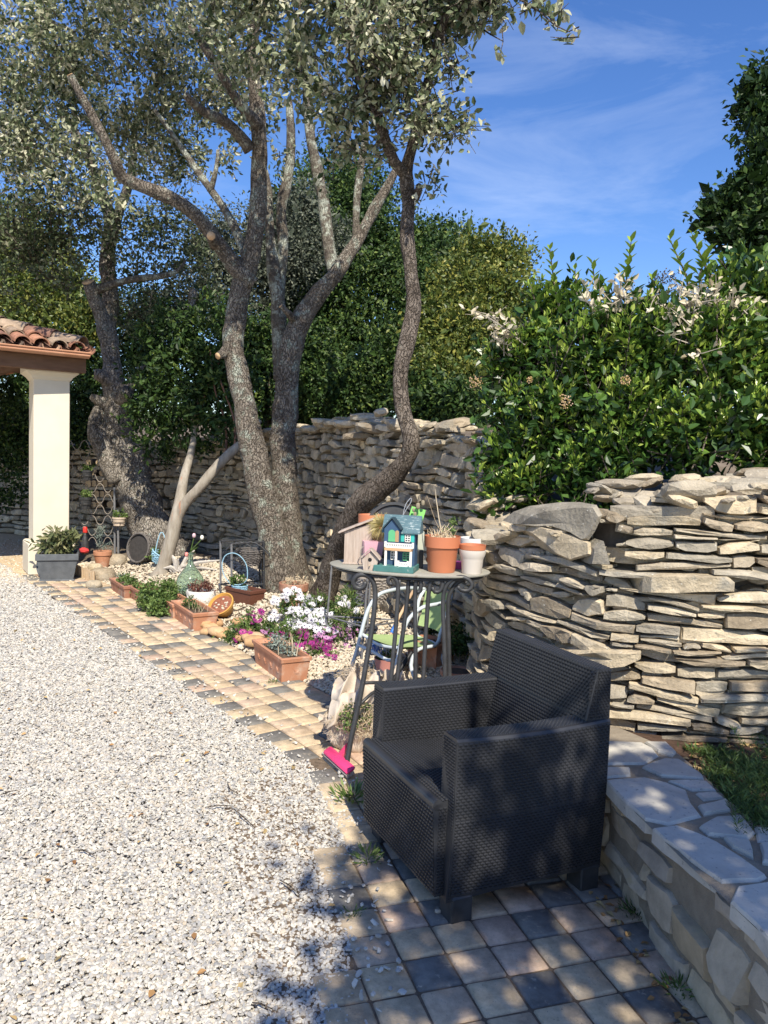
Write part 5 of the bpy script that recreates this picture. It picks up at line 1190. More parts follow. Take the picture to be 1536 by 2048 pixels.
def bag(cx, cy, h, r0, seed, lean=(0, 0), nm='bag', flare=.25):
    mm = MB(); v_ = []; f_ = []; nz, nt_ = 30, 84
    for i in range(nz+1):
        q = i/nz
        for j in range(nt_):
            th = 2*math.pi*j/nt_; cs, sn = math.cos(th), math.sin(th)
            fold = .16*abs(mnoise.noise((cs*2.2+seed, sn*2.2, q*1.3)))+.07*abs(mnoise.noise((cs*6+seed, sn*6, q*2.2)))+.10*mnoise.noise((cs*1.5, sn*1.5+seed, q*4))
            r_ = r0*(1.05-.35*(1-q)**6+.18*math.sin(q*5+seed)*.5+flare*max(0, q-.75)*4*.6)*(1+fold*1.5-.12)
            z = h*q+(.05*mnoise.noise((cs*2.5, sn*2.5, seed+5))+.018*mnoise.noise((cs*14, sn*14, seed)))*q*q-.5*r_*max(0, q-.8)*1.2
            v_.append((cx+cs*r_+lean[0]*q*q, cy+sn*r_*.9+lean[1]*q*q, max(.004, z)))
    for i in range(nz):
        for j in range(nt_): f_.append((i*nt_+j, i*nt_+(j+1) % nt_, (i+1)*nt_+(j+1) % nt_, (i+1)*nt_+j))
    mm.add(v_, f_); return mm.build(nm, M_sack, SK, smooth=True)
bag(-.10, 3.87, .19, .135, 3.3, (-.03, -.01), 'lower_bag'); bag(.02, 3.99, .37, .120, 7.7, (-.02, 0), 'upright_bag')
# open flap: a crumpled sheet folded over the weeds
m_ = MB(); v_ = []; f_ = []; NU = 34
cc = [at(672, 1358, 3.98), at(768, 1350, 4.02), at(750, 1396, 3.76), at(654, 1440, 3.70)]
for i in range(NU):
    for j in range(NU):
        a, b = i/(NU-1), j/(NU-1)
        edge = .02*mnoise.noise((a*9, 4, b*3))
        p = (cc[0]*(1-a)+cc[1]*a)*(1-b)+(cc[3]*(1-a)+cc[2]*a)*b
        p.z += .07*math.sin(math.pi*b)*(1-.3*a)+.045*(abs(mnoise.noise((a*3.1, b*3.3, 1)))*2-.5)-.05*b*b+edge*b; p.x += .02*mnoise.noise((a*5, b*5, 4)); p.y += .022*math.sin(a*15+3*b)+.012*math.sin(b*19+a*4); p.z += .018*math.cos(a*12+b*5); p.y += .05*mnoise.noise((a*2.7, b*2.2, 9)); v_.append(p)
for i in range(NU-1):
    for j in range(NU-1): f_.append((i*NU+j, (i+1)*NU+j, (i+1)*NU+j+1, i*NU+j+1))
k_ = len(v_); m_.add(v_+[p+Vector((0, .004, -.004)) for p in v_], f_+[tuple(k_+q for q in f[::-1]) for f in f_])
m_.build('torn_flap', M_sack, SK, smooth=True)
m_ = MB()
for i in range(240):
    a = rng.random(); u, v = rng.choice(((664+a*16, 1432+a*4), (655+a*20, 1442-a*10), (690+a*40, 1352+rng.uniform(-14, 8)), (660+a*12, 1455+a*25))); q = at(u, v, 3.72 if v > 1400 else 3.98); e = q+Vector((rng.gauss(-.012, .014), rng.gauss(0, .01), rng.gauss(-.02 if v > 1400 else .015, .016))); m_.tube([q, (q+e)/2+Vector((rng.gauss(0, .004),)*3), e], [.0011, .0009, .0006], n=3, caps=False, tint=.9)
m_.build('frayed_threads', M_sack, SK)
tw = []; b1 = leafcloud(pb([(712, 1428, 3.73, 22), (700, 1440, 3.70, 18), (735, 1425, 3.74, 18), (690, 1425, 3.75, 14)]), 420, .018, tmean=.6, tsd=.3, per=8, spread=.03); me = bulk_mesh('weeds', [b1]); link_mesh('weeds', me, M_herb, SK)
m_ = MB()
for i in range(260): q = at(rng.uniform(690, 755), rng.uniform(1405, 1470), 3.73); e = q+Vector((rng.gauss(0, .03), rng.gauss(-.02, .02), rng.gauss(0, .03))); m_.tube([q, (q+e)/2+Vector((0, -.01, .008)), e], [.0015, .0013, .0008], n=3, caps=False, tint=rng.random())
for i in range(420): q = at(rng.gauss(715, 16), rng.gauss(1350, 8), 4.02); e = q+Vector((rng.gauss(0, .025), rng.gauss(0, .02), rng.gauss(.0, .022))); m_.tube([q, (q+e)/2+Vector((rng.gauss(0, .008), 0, .006)), e], [.0012, .001, .0006], n=3, caps=False, tint=rng.random())
m_.build('dry_roots', M_straw, SK)

# ---------------------------------------------------------------- planters along the bed
def trough(label, far, near, wid, hgt, mtl=M_terra, plant=None, relief=True, name='trough', seed=1, soilm=M_pot_soil):
    a, b = G(*far), G(*near); d = (b-a); d.z = 0; L_ = d.length; ang = math.atan2(d.y, d.x); side = Vector((-d.y, d.x, 0)).normalized()
    c = (a+b)/2+side*wid/2; c.z = min(a.z, b.z)
    o = thing(name, label, 'planter', c, ang); T = W[o.name]; m = MB(T); w2, l2 = wid/2, L_/2; tp_ = .88; R_ = .012
    def ring(k, z, ex=0): return [(-l2*k-ex, -w2*k-ex, z), (l2*k+ex, -w2*k-ex, z), (l2*k+ex, w2*k+ex, z), (-l2*k-ex, w2*k+ex, z)]
    rr = [ring(tp_, 0), ring(.985, hgt-.03), ring(.985, hgt-.028, R_*.6), ring(1, hgt-.003, R_*.7), ring(1, hgt, R_*.4), ring(.94, hgt, -.004), ring(.90, hgt-.03, -.006)]
    vs = [p for r in rr for p in r]; fs = [(3, 2, 1, 0)]
    for i in range(len(rr)-1):
        for k in range(4): fs.append((i*4+k, i*4+(k+1) % 4, (i+1)*4+(k+1) % 4, (i+1)*4+k))
    m.add(vs, fs)
    if relief:
        for cx, face in [(-l2*.62, 0), (-l2*.2, 0), (l2*.22, 0), (l2*.64, 0), (0, 1)]:
            for q in range(5):
                aa = -.4+q*.5; pts = []
                for t_ in (0, .5, 1):
                    lx = (math.sin(aa)*t_*.026+.006*math.sin(t_*3)); lz = (math.cos(aa)*t_*.032)+hgt*.36
                    k = tp_+(.985-tp_)*lz/(hgt-.03)
                    pts.append((cx+lx, -w2*k-.001, lz) if face == 0 else (l2*k+.001, lx*1.1, lz))
                m.tube(pts, [.003, .004, .0015], n=5)
    m.build('pot', mtl, o, autos=30)
    s_ = MB(T); v_ = []; f_ = []; nx, ny = 12, 6
    for i in range(nx+1):
        for j in range(ny+1): x = (-1+2*i/nx)*l2*.92; y = (-1+2*j/ny)*(w2*.86); v_.append((x, y, hgt-.028+.02*mnoise.noise((x*20+seed, y*20, 0))))
    for i in range(nx):
        for j in range(ny): f_.append((i*(ny+1)+j, (i+1)*(ny+1)+j, (i+1)*(ny+1)+j+1, i*(ny+1)+j+1))
    s_.add(v_, f_); s_.build('soil', soilm, o)
    return o, T, L_
def plant_in(parent, T, blobs, n, size, m, tmean=.5, tsd=.22, per=8, spread=.02, name='plant', tmpl='s', stems=0, aspect=1.0, up=.4):
    tw = []; b = leafcloud(blobs, n, size, tmean=tmean, tsd=tsd, per=per, spread=spread, tmpl=tmpl, twigs=tw, aspect=aspect, up=up)
    A = np.array(T); rot = A[:3, :3]; pos = b[2] @ rot.T + A[:3, 3]; mats = np.einsum('ij,njk->nik', rot, b[3])
    me = bulk_mesh(name, [(b[0], b[1], pos, mats, b[4], 0)]); return link_mesh(name, me, m, parent)
T1, TT, L1 = trough('largest terracotta trough with leaf relief, nearest on the path edge beside the daisies', (505, 1325), (563, 1370), .20, .17)
plant_in(T1, TT, [((-.06, 0, .19), (.08, .05, .05), 1), ((.06, .02, .17), (.10, .05, .03), .7)], 520, .022, M_silver, name='silvery_herb', spread=.03)
m_ = MB(TT)
for i in range(16): b = Vector((rng.uniform(-.2, .22), rng.uniform(-.06, .06), .15)); e = b+Vector((rng.gauss(.03, .05), rng.gauss(0, .03), rng.uniform(.05, .13))); m_.tube([b, (b+e)/2+Vector((rng.gauss(0, .02), 0, .01)), e], [.004, .003, .002], n=5, tint=rng.random())
m_.build('dry_stems', M_straw, T1)
m_ = MB(TT); m_.rock((-.13, .02, .18), (.05, .03, .09), tint=.5, seed=3); m_.build('pale_stone', plain('pale_stone', (.42, .44, .45), .8), T1)
T2, TT, L2 = trough('terracotta trough of green succulents at the path edge beside the tilted ochre bowl', (343, 1236), (386, 1266), .21, .16)
plant_in(T2, TT, [((-.14, .0, .17), (.07, .06, .04), 1), ((.0, .0, .16), (.08, .05, .025), .7)], 480, .020, M_herb, name='succulents', tmean=.35, spread=.02)
m_ = MB(TT)
for i in range(14): b = Vector((rng.uniform(-.05, .2), rng.uniform(-.06, .06), .14)); e = b+Vector((rng.gauss(0, .02), rng.gauss(0, .02), rng.uniform(.04, .10))); m_.tube([b, e], [.002, .001], n=4, tint=rng.random())
m_.build('dry_stems', M_straw, T2)
T3, TT, L3 = trough('terracotta trough half hidden behind the succulent trough', (316, 1220), (345, 1240), .20, .14)
T4, TT, L4 = trough('plain weathered terracotta trough overgrown by bushy green herbs', (257, 1196), (290, 1216), .20, .13, mtl=M_terrad, relief=False)
T5, TT, L5 = trough('farthest weathered terracotta trough along the path edge, near the short wooden edging', (220, 1180), (248, 1199), .18, .13, mtl=M_terrad, relief=False)
def herb(label, blobs, n, size, m=M_herb, tm=.5, name='herb_plant', cat='plant', per=9, spread=.03, base=None, group=None, aspect=1.0, tmpl='s', up=.4):
    bl = pb(blobs); tw = []; b = leafcloud(bl, n, size, tmean=tm, tsd=.22, per=per, spread=spread, tmpl=tmpl, aspect=aspect, up=up)
    o = thing(name, label, cat, tuple(G(*base)), group=group); me = bulk_mesh('foliage', [b]); link_mesh('foliage', me, m, o)
    return o
def add_stems(o, base, ends, m=M_herb, r=.003, tint=.3):
    q = MB(); b = G(*base)
    for e in ends: e = Vector(e); q.tube([b+Vector((rng.gauss(0, .02), rng.gauss(0, .02), 0)), (b+e)/2+Vector((0, 0, .02)), e], [r, r*.8, r*.6], n=4, tint=tint)
    q.build('stems', m, o)
h = herb('spreading green herb covering the far end of the trough row', [(262, 1172, 7.8, 18), (278, 1182, 7.6, 14), (248, 1160, 8.0, 13)], 1300, .028, base=(262, 1190)); add_stems(h, (262, 1190), [at(255, 1165, 8.2), at(270, 1170, 8.1), at(280, 1175, 8.0)])
h = herb('dense bright green bushy herb spilling onto the path left of the demijohn', [(308, 1182, 7.0, 22), (335, 1182, 6.95, 20), (298, 1203, 7.0, 18), (320, 1208, 6.85, 24), (342, 1170, 7.1, 13), (314, 1226, 6.8, 15), (290, 1190, 7.1, 14)], 3600, .030, base=(318, 1225), tm=.58); add_stems(h, (318, 1225), [at(305, 1190, 7.5), at(330, 1185, 7.5), at(318, 1200, 7.4)])
h = herb('blue grey agave rosette beside the farthest trough', [(243, 1155, 8.4, 4)], 30, .05, m=M_silver, base=(243, 1166), name='agave')
q = MB(); b = G(243, 1164)
for i in range(15):
    a = i*2.4; L_ = .13; d = Vector((math.cos(a), math.sin(a), .8+.4*(i % 3))).normalized(); s_ = d.cross(Vector((0, 0, 1))).normalized(); q.add([b-s_*.012, b+s_*.012, b+d*L_*.5+s_*.012, b+d*L_*.5-s_*.012, b+d*L_], [(0, 1, 2, 3), (3, 2, 4)], tint=rng.random())
q.build('leaves', M_silver, h)

# ochre stones heaped at the path edge
M_ochre = mat('ochre_stone', [(.44, .26, .13), (.56, .36, .19), (.58, .42, .26)], src='tint', scale=14, mixn=.25, rough=.9, bump=.5, bscale=60, bdist=.004)
k = 0
for i in range(24):
    u, v = rng.uniform(395, 520), 0; v = rng.uniform(1232+(u-395)*.10, 1268+(u-400)*.28); p = G(u, v); s_ = rng.uniform(.07, .14)
    q = MB(); q.rock((p.x, p.y, p.z+s_*.16+rng.uniform(0, .05)), (s_*1.2, s_, s_*.6), Matrix.Rotation(rng.uniform(0, 6), 4, 'Z'), tint=rng.random(), seed=i+50)
    single(q, 'ochre_stone', M_ochre, 'one of the rounded ochre stones heaped at the path edge below the tilted bowl', 'stone', 'ochre stones heaped at the path edge', smooth=True)
# ochre bowl, tilted
p = G(445, 1236)
bo = thing('ochre_bowl', 'round ochre glazed bowl tipped on its side on the stones', 'bowl', p)
M_oc = plain('ochre_glaze', (.56, .30, .07), .4, .1, spec=.5); Tm = Matrix.Translation(p+Vector((0, 0, .085))) @ Matrix.Rotation(R(22), 4, 'Y') @ Matrix.Rotation(R(38), 4, 'X')
Tm = Matrix.Translation(p+Vector((0, 0, .10))) @ Matrix.Rotation(R(-24), 4, 'Y') @ Matrix.Rotation(R(38), 4, 'X')
m_ = MB(Tm); m_.lathe([(0, -.06), (.075, -.06), (.105, .02), (.118, .022), (.122, .048), (.112, .05), (.10, .03), (.0, .025)], (0, 0, 0), n=40); m_.build('bowl', M_oc, bo, autos=40)
m_ = MB(Tm); m_.lathe([(.100, .031), (.05, .034), (0, .033)], (0, 0, 0), n=20)
m_.build('soil', plain('red_soil', (.26, .10, .06), .9, .3, scale=40, bump=.8, bscale=80), bo)
m_ = MB(Tm)
for i in range(12): m_.rock((rng.uniform(-.07, .07), rng.uniform(-.07, .07), .036), (.02, .015, .012), tint=rng.random(), seed=i)
m_.build('pebbles', M_wgrav, bo)
# white pot with dark red succulents
p = G(402, 1203); wp = thing('succulent_pot', 'white relief pot with dark red succulents in front of the demijohn', 'potted plant', p)
m_ = MB(Matrix.Translation(p)); m_.lathe([(0, 0), (.125, 0), (.132, .01), (.138, .05), (.140, .10), (.136, .112), (.125, .112), (.12, .09), (0, .085)], (0, 0, 0), n=40)
for i in range(22):
    a = i*.2856; z = .03+.055*((i*7) % 3)/2; pts = [(.138*math.cos(a+t_*.10), .138*math.sin(a+t_*.10), z+.010*math.sin(t_*2.2)) for t_ in range(0, 4)]; m_.tube(pts, [.002, .005, .005, .002], n=5)
m_.build('pot', plain('white_glazed', (.72, .70, .66), .45, .05), wp, autos=40)
plant_in(wp, Matrix.Translation(p), [((0, 0, .135), (.11, .09, .035), 1)], 520, .034, mat('red_succulent', [(.06, .02, .018), (.14, .045, .03), (.50, .38, .28)], src='tint', rough=.6), name='succulents', tmean=.32, tsd=.2, spread=.03, aspect=.6, up=.9)
# demijohn and tulips
M_glass = bpy.data.materials.new('green_glass'); M_glass.use_nodes = True; b_ = M_glass.node_tree.nodes['Principled BSDF']; b_.inputs['Base Color'].default_value = (.66, .80, .70, 1); b_.inputs['Roughness'].default_value = .05; b_.inputs['Transmission Weight'].default_value = .95; b_.inputs['IOR'].default_value = 1.35
p = G(377, 1192)-Vector((0, -.06, 0)); m_ = MB(Matrix.Translation(p)); s_ = .148
prof = [(0, 0), (.09, 0), (.13, .02), (.148, .08), (.145, .13), (.12, .19), (.085, .24), (.05, .285), (.03, .32), (.024, .37), (.023, .405), (.03, .41), (.03, .43), (.021, .43)]
m_.lathe(prof+[(r_-.004, z) for r_, z in prof[-2:1:-1]]+[(0, .006)], (0, 0, 0), n=40)
single(m_, 'demijohn', M_glass, 'big round pale green glass demijohn with a narrow neck', 'demijohn', smooth=True)
tl = thing('tulip_bunch', 'stems with pink and white tulip heads standing in the neck of the demijohn', 'flowers', p+Vector((0, 0, .44)))
q = MB()
for (u, v) in ((388, 1075), (402, 1080), (384, 1092)):
    e = at(u, v, p.y); q.tube([p+Vector((0, 0, .30)), p+Vector((0, 0, .45)), e], .005, n=6, tint=.5)
for (u, v, a) in ((398, 1092, .5), (380, 1100, -.5), (392, 1105, .2)):
    b = p+Vector((0, 0, .44)); e = at(u, v, p.y-.02); d = e-b; s2 = Vector((.014, 0, 0)); q.add([b-s2*.5, b+s2*.5, (b+e)/2+s2, (b+e)/2-s2, e], [(0, 1, 2, 3), (3, 2, 4)], tint=.4)
q.build('stems', M_herb, tl)
for (u, v, c_) in ((388, 1072, (.60, .42, .45)), (404, 1076, (.80, .78, .66)), (373, 1110, (.75, .25, .22))):
    q = MB(); q.lathe([(0, -.02), (.014, -.015), (.019, .002), (.016, .018), (.009, .028), (0, .026)], at(u, v, p.y), n=10, wob=.15); q.build('tulip_head', plain('petal', c_, .5), tl, smooth=True)
# big terracotta pot behind the daisies
def pot(name, label, u, v, rpx, hpx, m, rim=True, plant=None, y=None, cat='pot', soil=True):
    p = G(u, v); D = p.y; r_, h_ = rpx*mpx(D), hpx*mpx(D); o = thing(name, label, cat, p); q = MB(Matrix.Translation(p)); k = r_
    if rim: pr = [(0, 0), (k*.68, 0), (k*.70, .005), (k*.90, h_*.74), (k*.99, h_*.75), (k, h_*.98), (k*.97, h_), (k*.9, h_), (k*.86, h_*.88)]
    else: pr = [(0, 0), (k*.68, 0), (k*.98, h_*.97), (k, h_), (k*.93, h_), (k*.86, h_*.88)]
    q.lathe(pr, (0, 0, 0), n=32); q.build('pot', m, o, autos=35)
    q = MB(Matrix.Translation(p)); q.lathe([(k*.87, h_*.89), (k*.4, h_*.93), (0, h_*.91)], (0, 0, 0), n=16, wob=.2); q.build('soil', M_pot_soil, o)
    return o, p, k, h_
o, p, k_, h_ = pot('terracotta_pot', 'round terracotta pot at the foot of the big oak, trailed with dry growth', 586, 1222, 30, 58, M_terrad)
plant_in(o, Matrix.Translation(p+Vector((0, 0, h_))), [((0, 0, 0), (k_, k_, .04), 1)], 300, .03, M_straw, name='dry_growth', aspect=.5)
o, p, k_, h_ = pot('small_terracotta_pot', 'small terracotta pot with thin grey plant standing right of the wooden edging', 205, 1134, 18, 33, M_terra)
plant_in(o, Matrix.Translation(p+Vector((0, 0, h_+.08))), [((0, 0, 0), (.10, .06, .07), 1), ((-.04, 0, .14), (.05, .04, .07), .4)], 260, .04, M_silver, name='plant', aspect=.35, up=1.2)
o, p, k_, h_ = pot('pink_bucket', 'dusty pink bucket pot with a seedling under the green chair', 773, 1356, 27, 42, plain('dusty_pink', (.62, .27, .22), .6, .08), rim=False)
plant_in(o, Matrix.Translation(p+Vector((0, 0, h_))), [((0, 0, 0), (.06, .05, .03), 1)], 120, .025, M_herb, name='seedling')
# ornate terracotta planter and red pots by the wall
T6, TT, L6 = trough('ornate terracotta trough tucked behind the green chair', (812, 1328), (872, 1342), .20, .18)
o, p, k_, h_ = pot('red_pot', 'low dark red clay pot in the shade at the foot of the wall', 912, 1378, 34, 40, M_terrad)
h = herb('dark leafy geranium growing in the shaded corner below the wall', [(920, 1278, 5.05, 28), (945, 1292, 4.95, 22), (905, 1290, 5.0, 18), (862, 1265, 5.45, 16)], 900, .035, m=M_dleaf, tm=.35, base=(918, 1370), name='geranium'); add_stems(h, (918, 1370), [at(920, 1285, 5.0), at(940, 1290, 4.95), at(905, 1290, 5.0), at(870, 1275, 5.3)], m=M_barkd)

# ---------------------------------------------------------------- daisies
M_fw = plain('white_petal', (.80, .78, .82), .5, .05, transl=.15); M_fp = mat('pink_petal', [(.55, .22, .45), (.72, .45, .66)], src='tint', rough=.5, transl=.2); M_fm = mat('magenta_petal', [(.28, .02, .18), (.50, .04, .30)], src='tint', rough=.5, transl=.2); M_fc = plain('flower_eye', (.05, .03, .09), .6)
NPET = 12; PV = [(0, 0, 0)]; PF = []
for i in range(NPET):
    a = 2*math.pi*i/NPET; da = .20; b = len(PV)
    PV += [(.70*math.cos(a-da), .70*math.sin(a-da), .06), (math.cos(a), math.sin(a), .02), (.70*math.cos(a+da), .70*math.sin(a+da), .06)]; PF.append((0, b, b+1, b+2))
EV = [(.2*math.cos(i*math.pi/4), .2*math.sin(i*math.pi/4), .06) for i in range(8)]+[(0, 0, .12)]; EF = [(i, (i+1) % 8, 8) for i in range(8)]
def daisies(label, fol, heads, m, nleaf, size=.034, base=None):
    o = thing('daisy_plant', label, 'flowering plant', tuple(G(*base)), group='african daisies in the bed')
    b = leafcloud(pb(fol), nleaf, .040, tmean=.5, tsd=.25, per=9, spread=.03, tmpl='s', aspect=.5, up=1.0); me = bulk_mesh('foliage', [b]); link_mesh('foliage', me, M_herb, o)
    P = []; tt = []
    for (u, v, ru, rv, D, n) in heads:
        for i in range(n):
            for _ in range(30):
                a, c = rng.uniform(-1, 1), rng.uniform(-1, 1)
                if a*a+c*c > 1: continue
                q = at(u+a*ru, v+c*rv, D-c*.10+rng.uniform(-.05, .05))
                if all((q-x).length > size*1.15 for x in P): P.append(q); break
    P = np.array([tuple(q) for q in P]); k = len(P)
    nn = np.tile(np.array([.12, -.55, .75]), (k, 1))+nr.normal(size=(k, 3))*.22; d = nr.normal(size=(k, 3)); S = np.repeat(size*nr.uniform(.75, 1.15, k)[:, None], 3, 1)
    M3 = frames(d, nn, S); t = nr.uniform(0, 1, k)
    me = bulk_mesh('flower_heads', [(PV, PF, P, M3, t, 0), (EV, EF, P, M3, t, 1)]); link_mesh('flower_heads', me, [m, M_fc], o)
    g_ = G(*base); q = MB()
    for p in P[::2]: p = Vector(p); q.tube([p, p+Vector((rng.gauss(0, .01), .03, -.07)), Vector((p.x*.8+g_.x*.2, p.y+.05, max(g_.z, p.z-.16)))], .0018, n=3, caps=False)
    q.build('stems', M_herb, o)
daisies('white daisy plant, tallest and largest of the flowers beneath the oaks', [(590, 1215, 6.3, 28), (640, 1225, 6.2, 34), (680, 1240, 6.1, 26), (600, 1245, 6.1, 26), (650, 1262, 6.0, 26)],
        [(585, 1190, 20, 12, 6.25, 14), (552, 1203, 10, 10, 6.3, 5), (620, 1200, 22, 9, 6.2, 11), (605, 1222, 32, 12, 6.1, 24), (640, 1232, 26, 15, 6.05, 24), (595, 1245, 22, 12, 6.0, 16), (640, 1250, 22, 12, 5.95, 14), (548, 1232, 12, 14, 6.1, 6), (665, 1262, 18, 8, 5.85, 6), (682, 1287, 10, 6, 5.8, 2), (705, 1244, 8, 5, 5.9, 2)], M_fw, 3600, base=(640, 1290))
daisies('pale pink daisy plant on the right of the white ones', [(670, 1285, 5.85, 26), (700, 1270, 5.85, 22), (690, 1310, 5.7, 22)],
        [(675, 1258, 26, 12, 5.9, 16), (700, 1262, 20, 14, 5.85, 12), (650, 1270, 18, 10, 5.8, 10), (695, 1285, 14, 10, 5.8, 6), (530, 1258, 8, 8, 6.0, 3)], M_fp, 1500, base=(690, 1335))
daisies('magenta daisy plant in front, round the largest trough', [(480, 1275, 6.0, 28), (530, 1262, 6.1, 26), (640, 1320, 5.6, 28), (670, 1330, 5.5, 22), (570, 1275, 5.9, 28), (610, 1290, 5.8, 24), (455, 1290, 6.0, 16), (500, 1245, 6.1, 16)],
        [(512, 1232, 16, 14, 6.1, 10), (490, 1262, 16, 8, 6.0, 9), (470, 1278, 6, 5, 5.9, 2), (560, 1268, 22, 8, 5.9, 6), (605, 1266, 12, 8, 5.85, 5), (600, 1285, 22, 10, 5.75, 9), (645, 1290, 24, 12, 5.6, 12), (665, 1308, 12, 8, 5.5, 6), (615, 1310, 8, 6, 5.5, 2), (638, 1322, 9, 6, 5.4, 2)], M_fm, 5200, base=(600, 1345))
daisies('small pale lilac daisy plant in the shade behind the table legs', [(690, 1205, 6.4, 20), (700, 1185, 6.5, 14), (715, 1215, 6.3, 14), (725, 1240, 6.1, 14)], [(690, 1205, 14, 9, 6.3, 9), (715, 1218, 8, 6, 6.2, 2), (722, 1242, 6, 8, 6.0, 3)], M_fw, 700, base=(705, 1260), size=.03)

# ---------------------------------------------------------------- plant stands and baskets
def wick_basket(mb, c, r0, r1, h, rows=14, n=28, rr=.004, T=None):
    T = T or Matrix.Translation(Vector(c))
    for i in range(n):
        a = 2*math.pi*i/n; mb.tube([T @ Vector((r0*math.cos(a), r0*math.sin(a), 0)), T @ Vector(((r0*.4+r1*.6)*1.05*math.cos(a), (r0*.4+r1*.6)*1.05*math.sin(a), h*.5)), T @ Vector((r1*math.cos(a), r1*math.sin(a), h))], rr*.8, n=4, tint=rng.random(), caps=False)
    for k in range(rows):
        z = h*(k+.5)/rows; q = z/h; r_ = r0+(r1-r0)*q+.05*r1*math.sin(math.pi*q); pts = [T @ Vector(((r_+rr*(1 if (i+k) % 2 else -1))*math.cos(2*math.pi*i/n), (r_+rr*(1 if (i+k) % 2 else -1))*math.sin(2*math.pi*i/n), z+rng.gauss(0, rr*.3))) for i in range(n+1)]
        mb.tube(pts, rr*rng.uniform(.8, 1.3), n=5, tint=rng.random(), caps=False)
    mb.tube([T @ Vector((r1*math.cos(2*math.pi*i/n), r1*math.sin(2*math.pi*i/n), h)) for i in range(n+1)], rr*1.8, n=6, tint=.5, caps=False)
PS = thing('plant_stand', 'black iron plant stand with arched sides, set against the wall left of the big oak', 'plant stand', tuple(G(485, 1208)))
FRN = [(442, 1206, 7.45), (464, 1214, 7.35)]; 
for (u, vt, vb, D, m) in ((441, 1082, 1204, 7.5, M_greyiron), (463, 1088, 1211, 7.3, M_greyiron), (519, 1079, 1195, 7.7, M_iron), (528, 1084, 1208, 7.4, M_iron)):
    q = MB(); g = at(u, vt, D); q.tube([g, Vector((at(u, vb, D).x, D, GZ(g.x, D)))], .011, n=6); q.build('leg', m, PS)
q = MB()
for a, b in (((441, 1082, 7.5), (463, 1088, 7.3)), ((463, 1088, 7.3), (528, 1084, 7.4)), ((519, 1079, 7.7), (528, 1084, 7.4)), ((441, 1082, 7.5), (519, 1079, 7.7)), ((441, 1168, 7.5), (463, 1174, 7.3)), ((441, 1168, 7.5), (519, 1162, 7.7)), ((463, 1174, 7.3), (528, 1168, 7.4))): q = MB(); q.tube([at(*a), at(*b)], .008, n=6); q.build('rail', M_iron, PS)
for u0, D in ((441, 7.5), (463, 7.35)): q = MB(); q.tube([at(u0+(a*9.75), 1112-28*math.sin(math.pi*a/8)+0, D) for a in range(9)], .006, n=6); q.build('arch', M_iron, PS)
q = MB(); wick_basket(q, at(500, 1130, 7.5), .085, .135, .15, rows=13, rr=.0045); single(q, 'hanging_basket', M_wickd, 'dark brushwood basket hung in the top of the black plant stand', 'basket')
M_lblue = plain('light_blue_paint', (.30, .50, .62), .6, .12, scale=20)
bq = thing('blue_basket', 'small light blue woven basket with a tall hoop handle hung in the black plant stand', 'basket', at(478, 1196, 7.25))
q = MB(); wick_basket(q, at(479, 1196, 7.25), .052, .075, .12, rows=12, rr=.0032, n=22); q.build('basket', M_lblue, bq)
q = MB(); P2, rr = spline([(at(u, v, 7.22), .0045) for u, v in ((460, 1167), (448, 1150), (444, 1130), (450, 1112), (465, 1106), (480, 1112), (492, 1128), (495, 1148), (492, 1162), (478, 1170), (460, 1167))], .02); q.tube(P2, rr, n=6); q.build('handle', M_lblue, bq)
herb_o = plant_in(bq, Matrix.Identity(4), [(tuple(at(475, 1158, 7.25)), (.08, .06, .05), 1)], 260, .03, M_herb, name='plant', tmean=.35)
T7, TT, L7 = trough('brown plastic trough standing on the ground under the black plant stand', (450, 1204), (500, 1212), .18, .15, mtl=plain('brown_plastic', (.14, .055, .035), .5), relief=False)
# light blue basket under the old oak
bq = thing('blue_basket', 'light blue wire basket with hoop handle tipped over beside the forked stem', 'basket', tuple(G(318, 1128)))
q = MB(); q.tube([at(308+a*3.4, 1118-54*math.sin(math.pi*min(1, a/9)), 9.0) for a in range(10)], .006, n=6); q.build('handle', M_lblue, bq)
p = G(314, 1134); q = MB(); wick_basket(q, p, .06, .12, .12, rows=9, rr=.005, T=Matrix.Translation(p+Vector((0, 0, .05))) @ Matrix.Rotation(.5, 4, 'Y')); q.build('basket', M_lblue, bq)
plant_in(bq, Matrix.Translation(p+Vector((0, 0, .14))), [((0, 0, 0), (.09, .07, .07), 1)], 260, .035, M_herb, name='plant')
# tipped brown wicker basket
p = G(275, 1128); q = MB(); Tm = Matrix.Translation(p+Vector((.16, .05, .19))) @ Matrix.Rotation(R(-68), 4, 'Y') @ Matrix.Rotation(R(0), 4, 'X')
Tm = Matrix.Translation(p+Vector((.14, .12, .17))) @ Matrix.Rotation(R(-28), 4, 'Z') @ Matrix.Rotation(R(80), 4, 'X')
wick_basket(q, (0, 0, 0), .13, .175, .24, rows=13, rr=.006, T=Tm); q.T = Tm; q.lathe([(0, 0), (.13, 0), (.165, .22)], (0, 0, 0), n=24, tint=.0); single(q, 'wicker_basket', M_wickd, 'dark round wicker basket lying on its side at the foot of the old oak', 'basket')
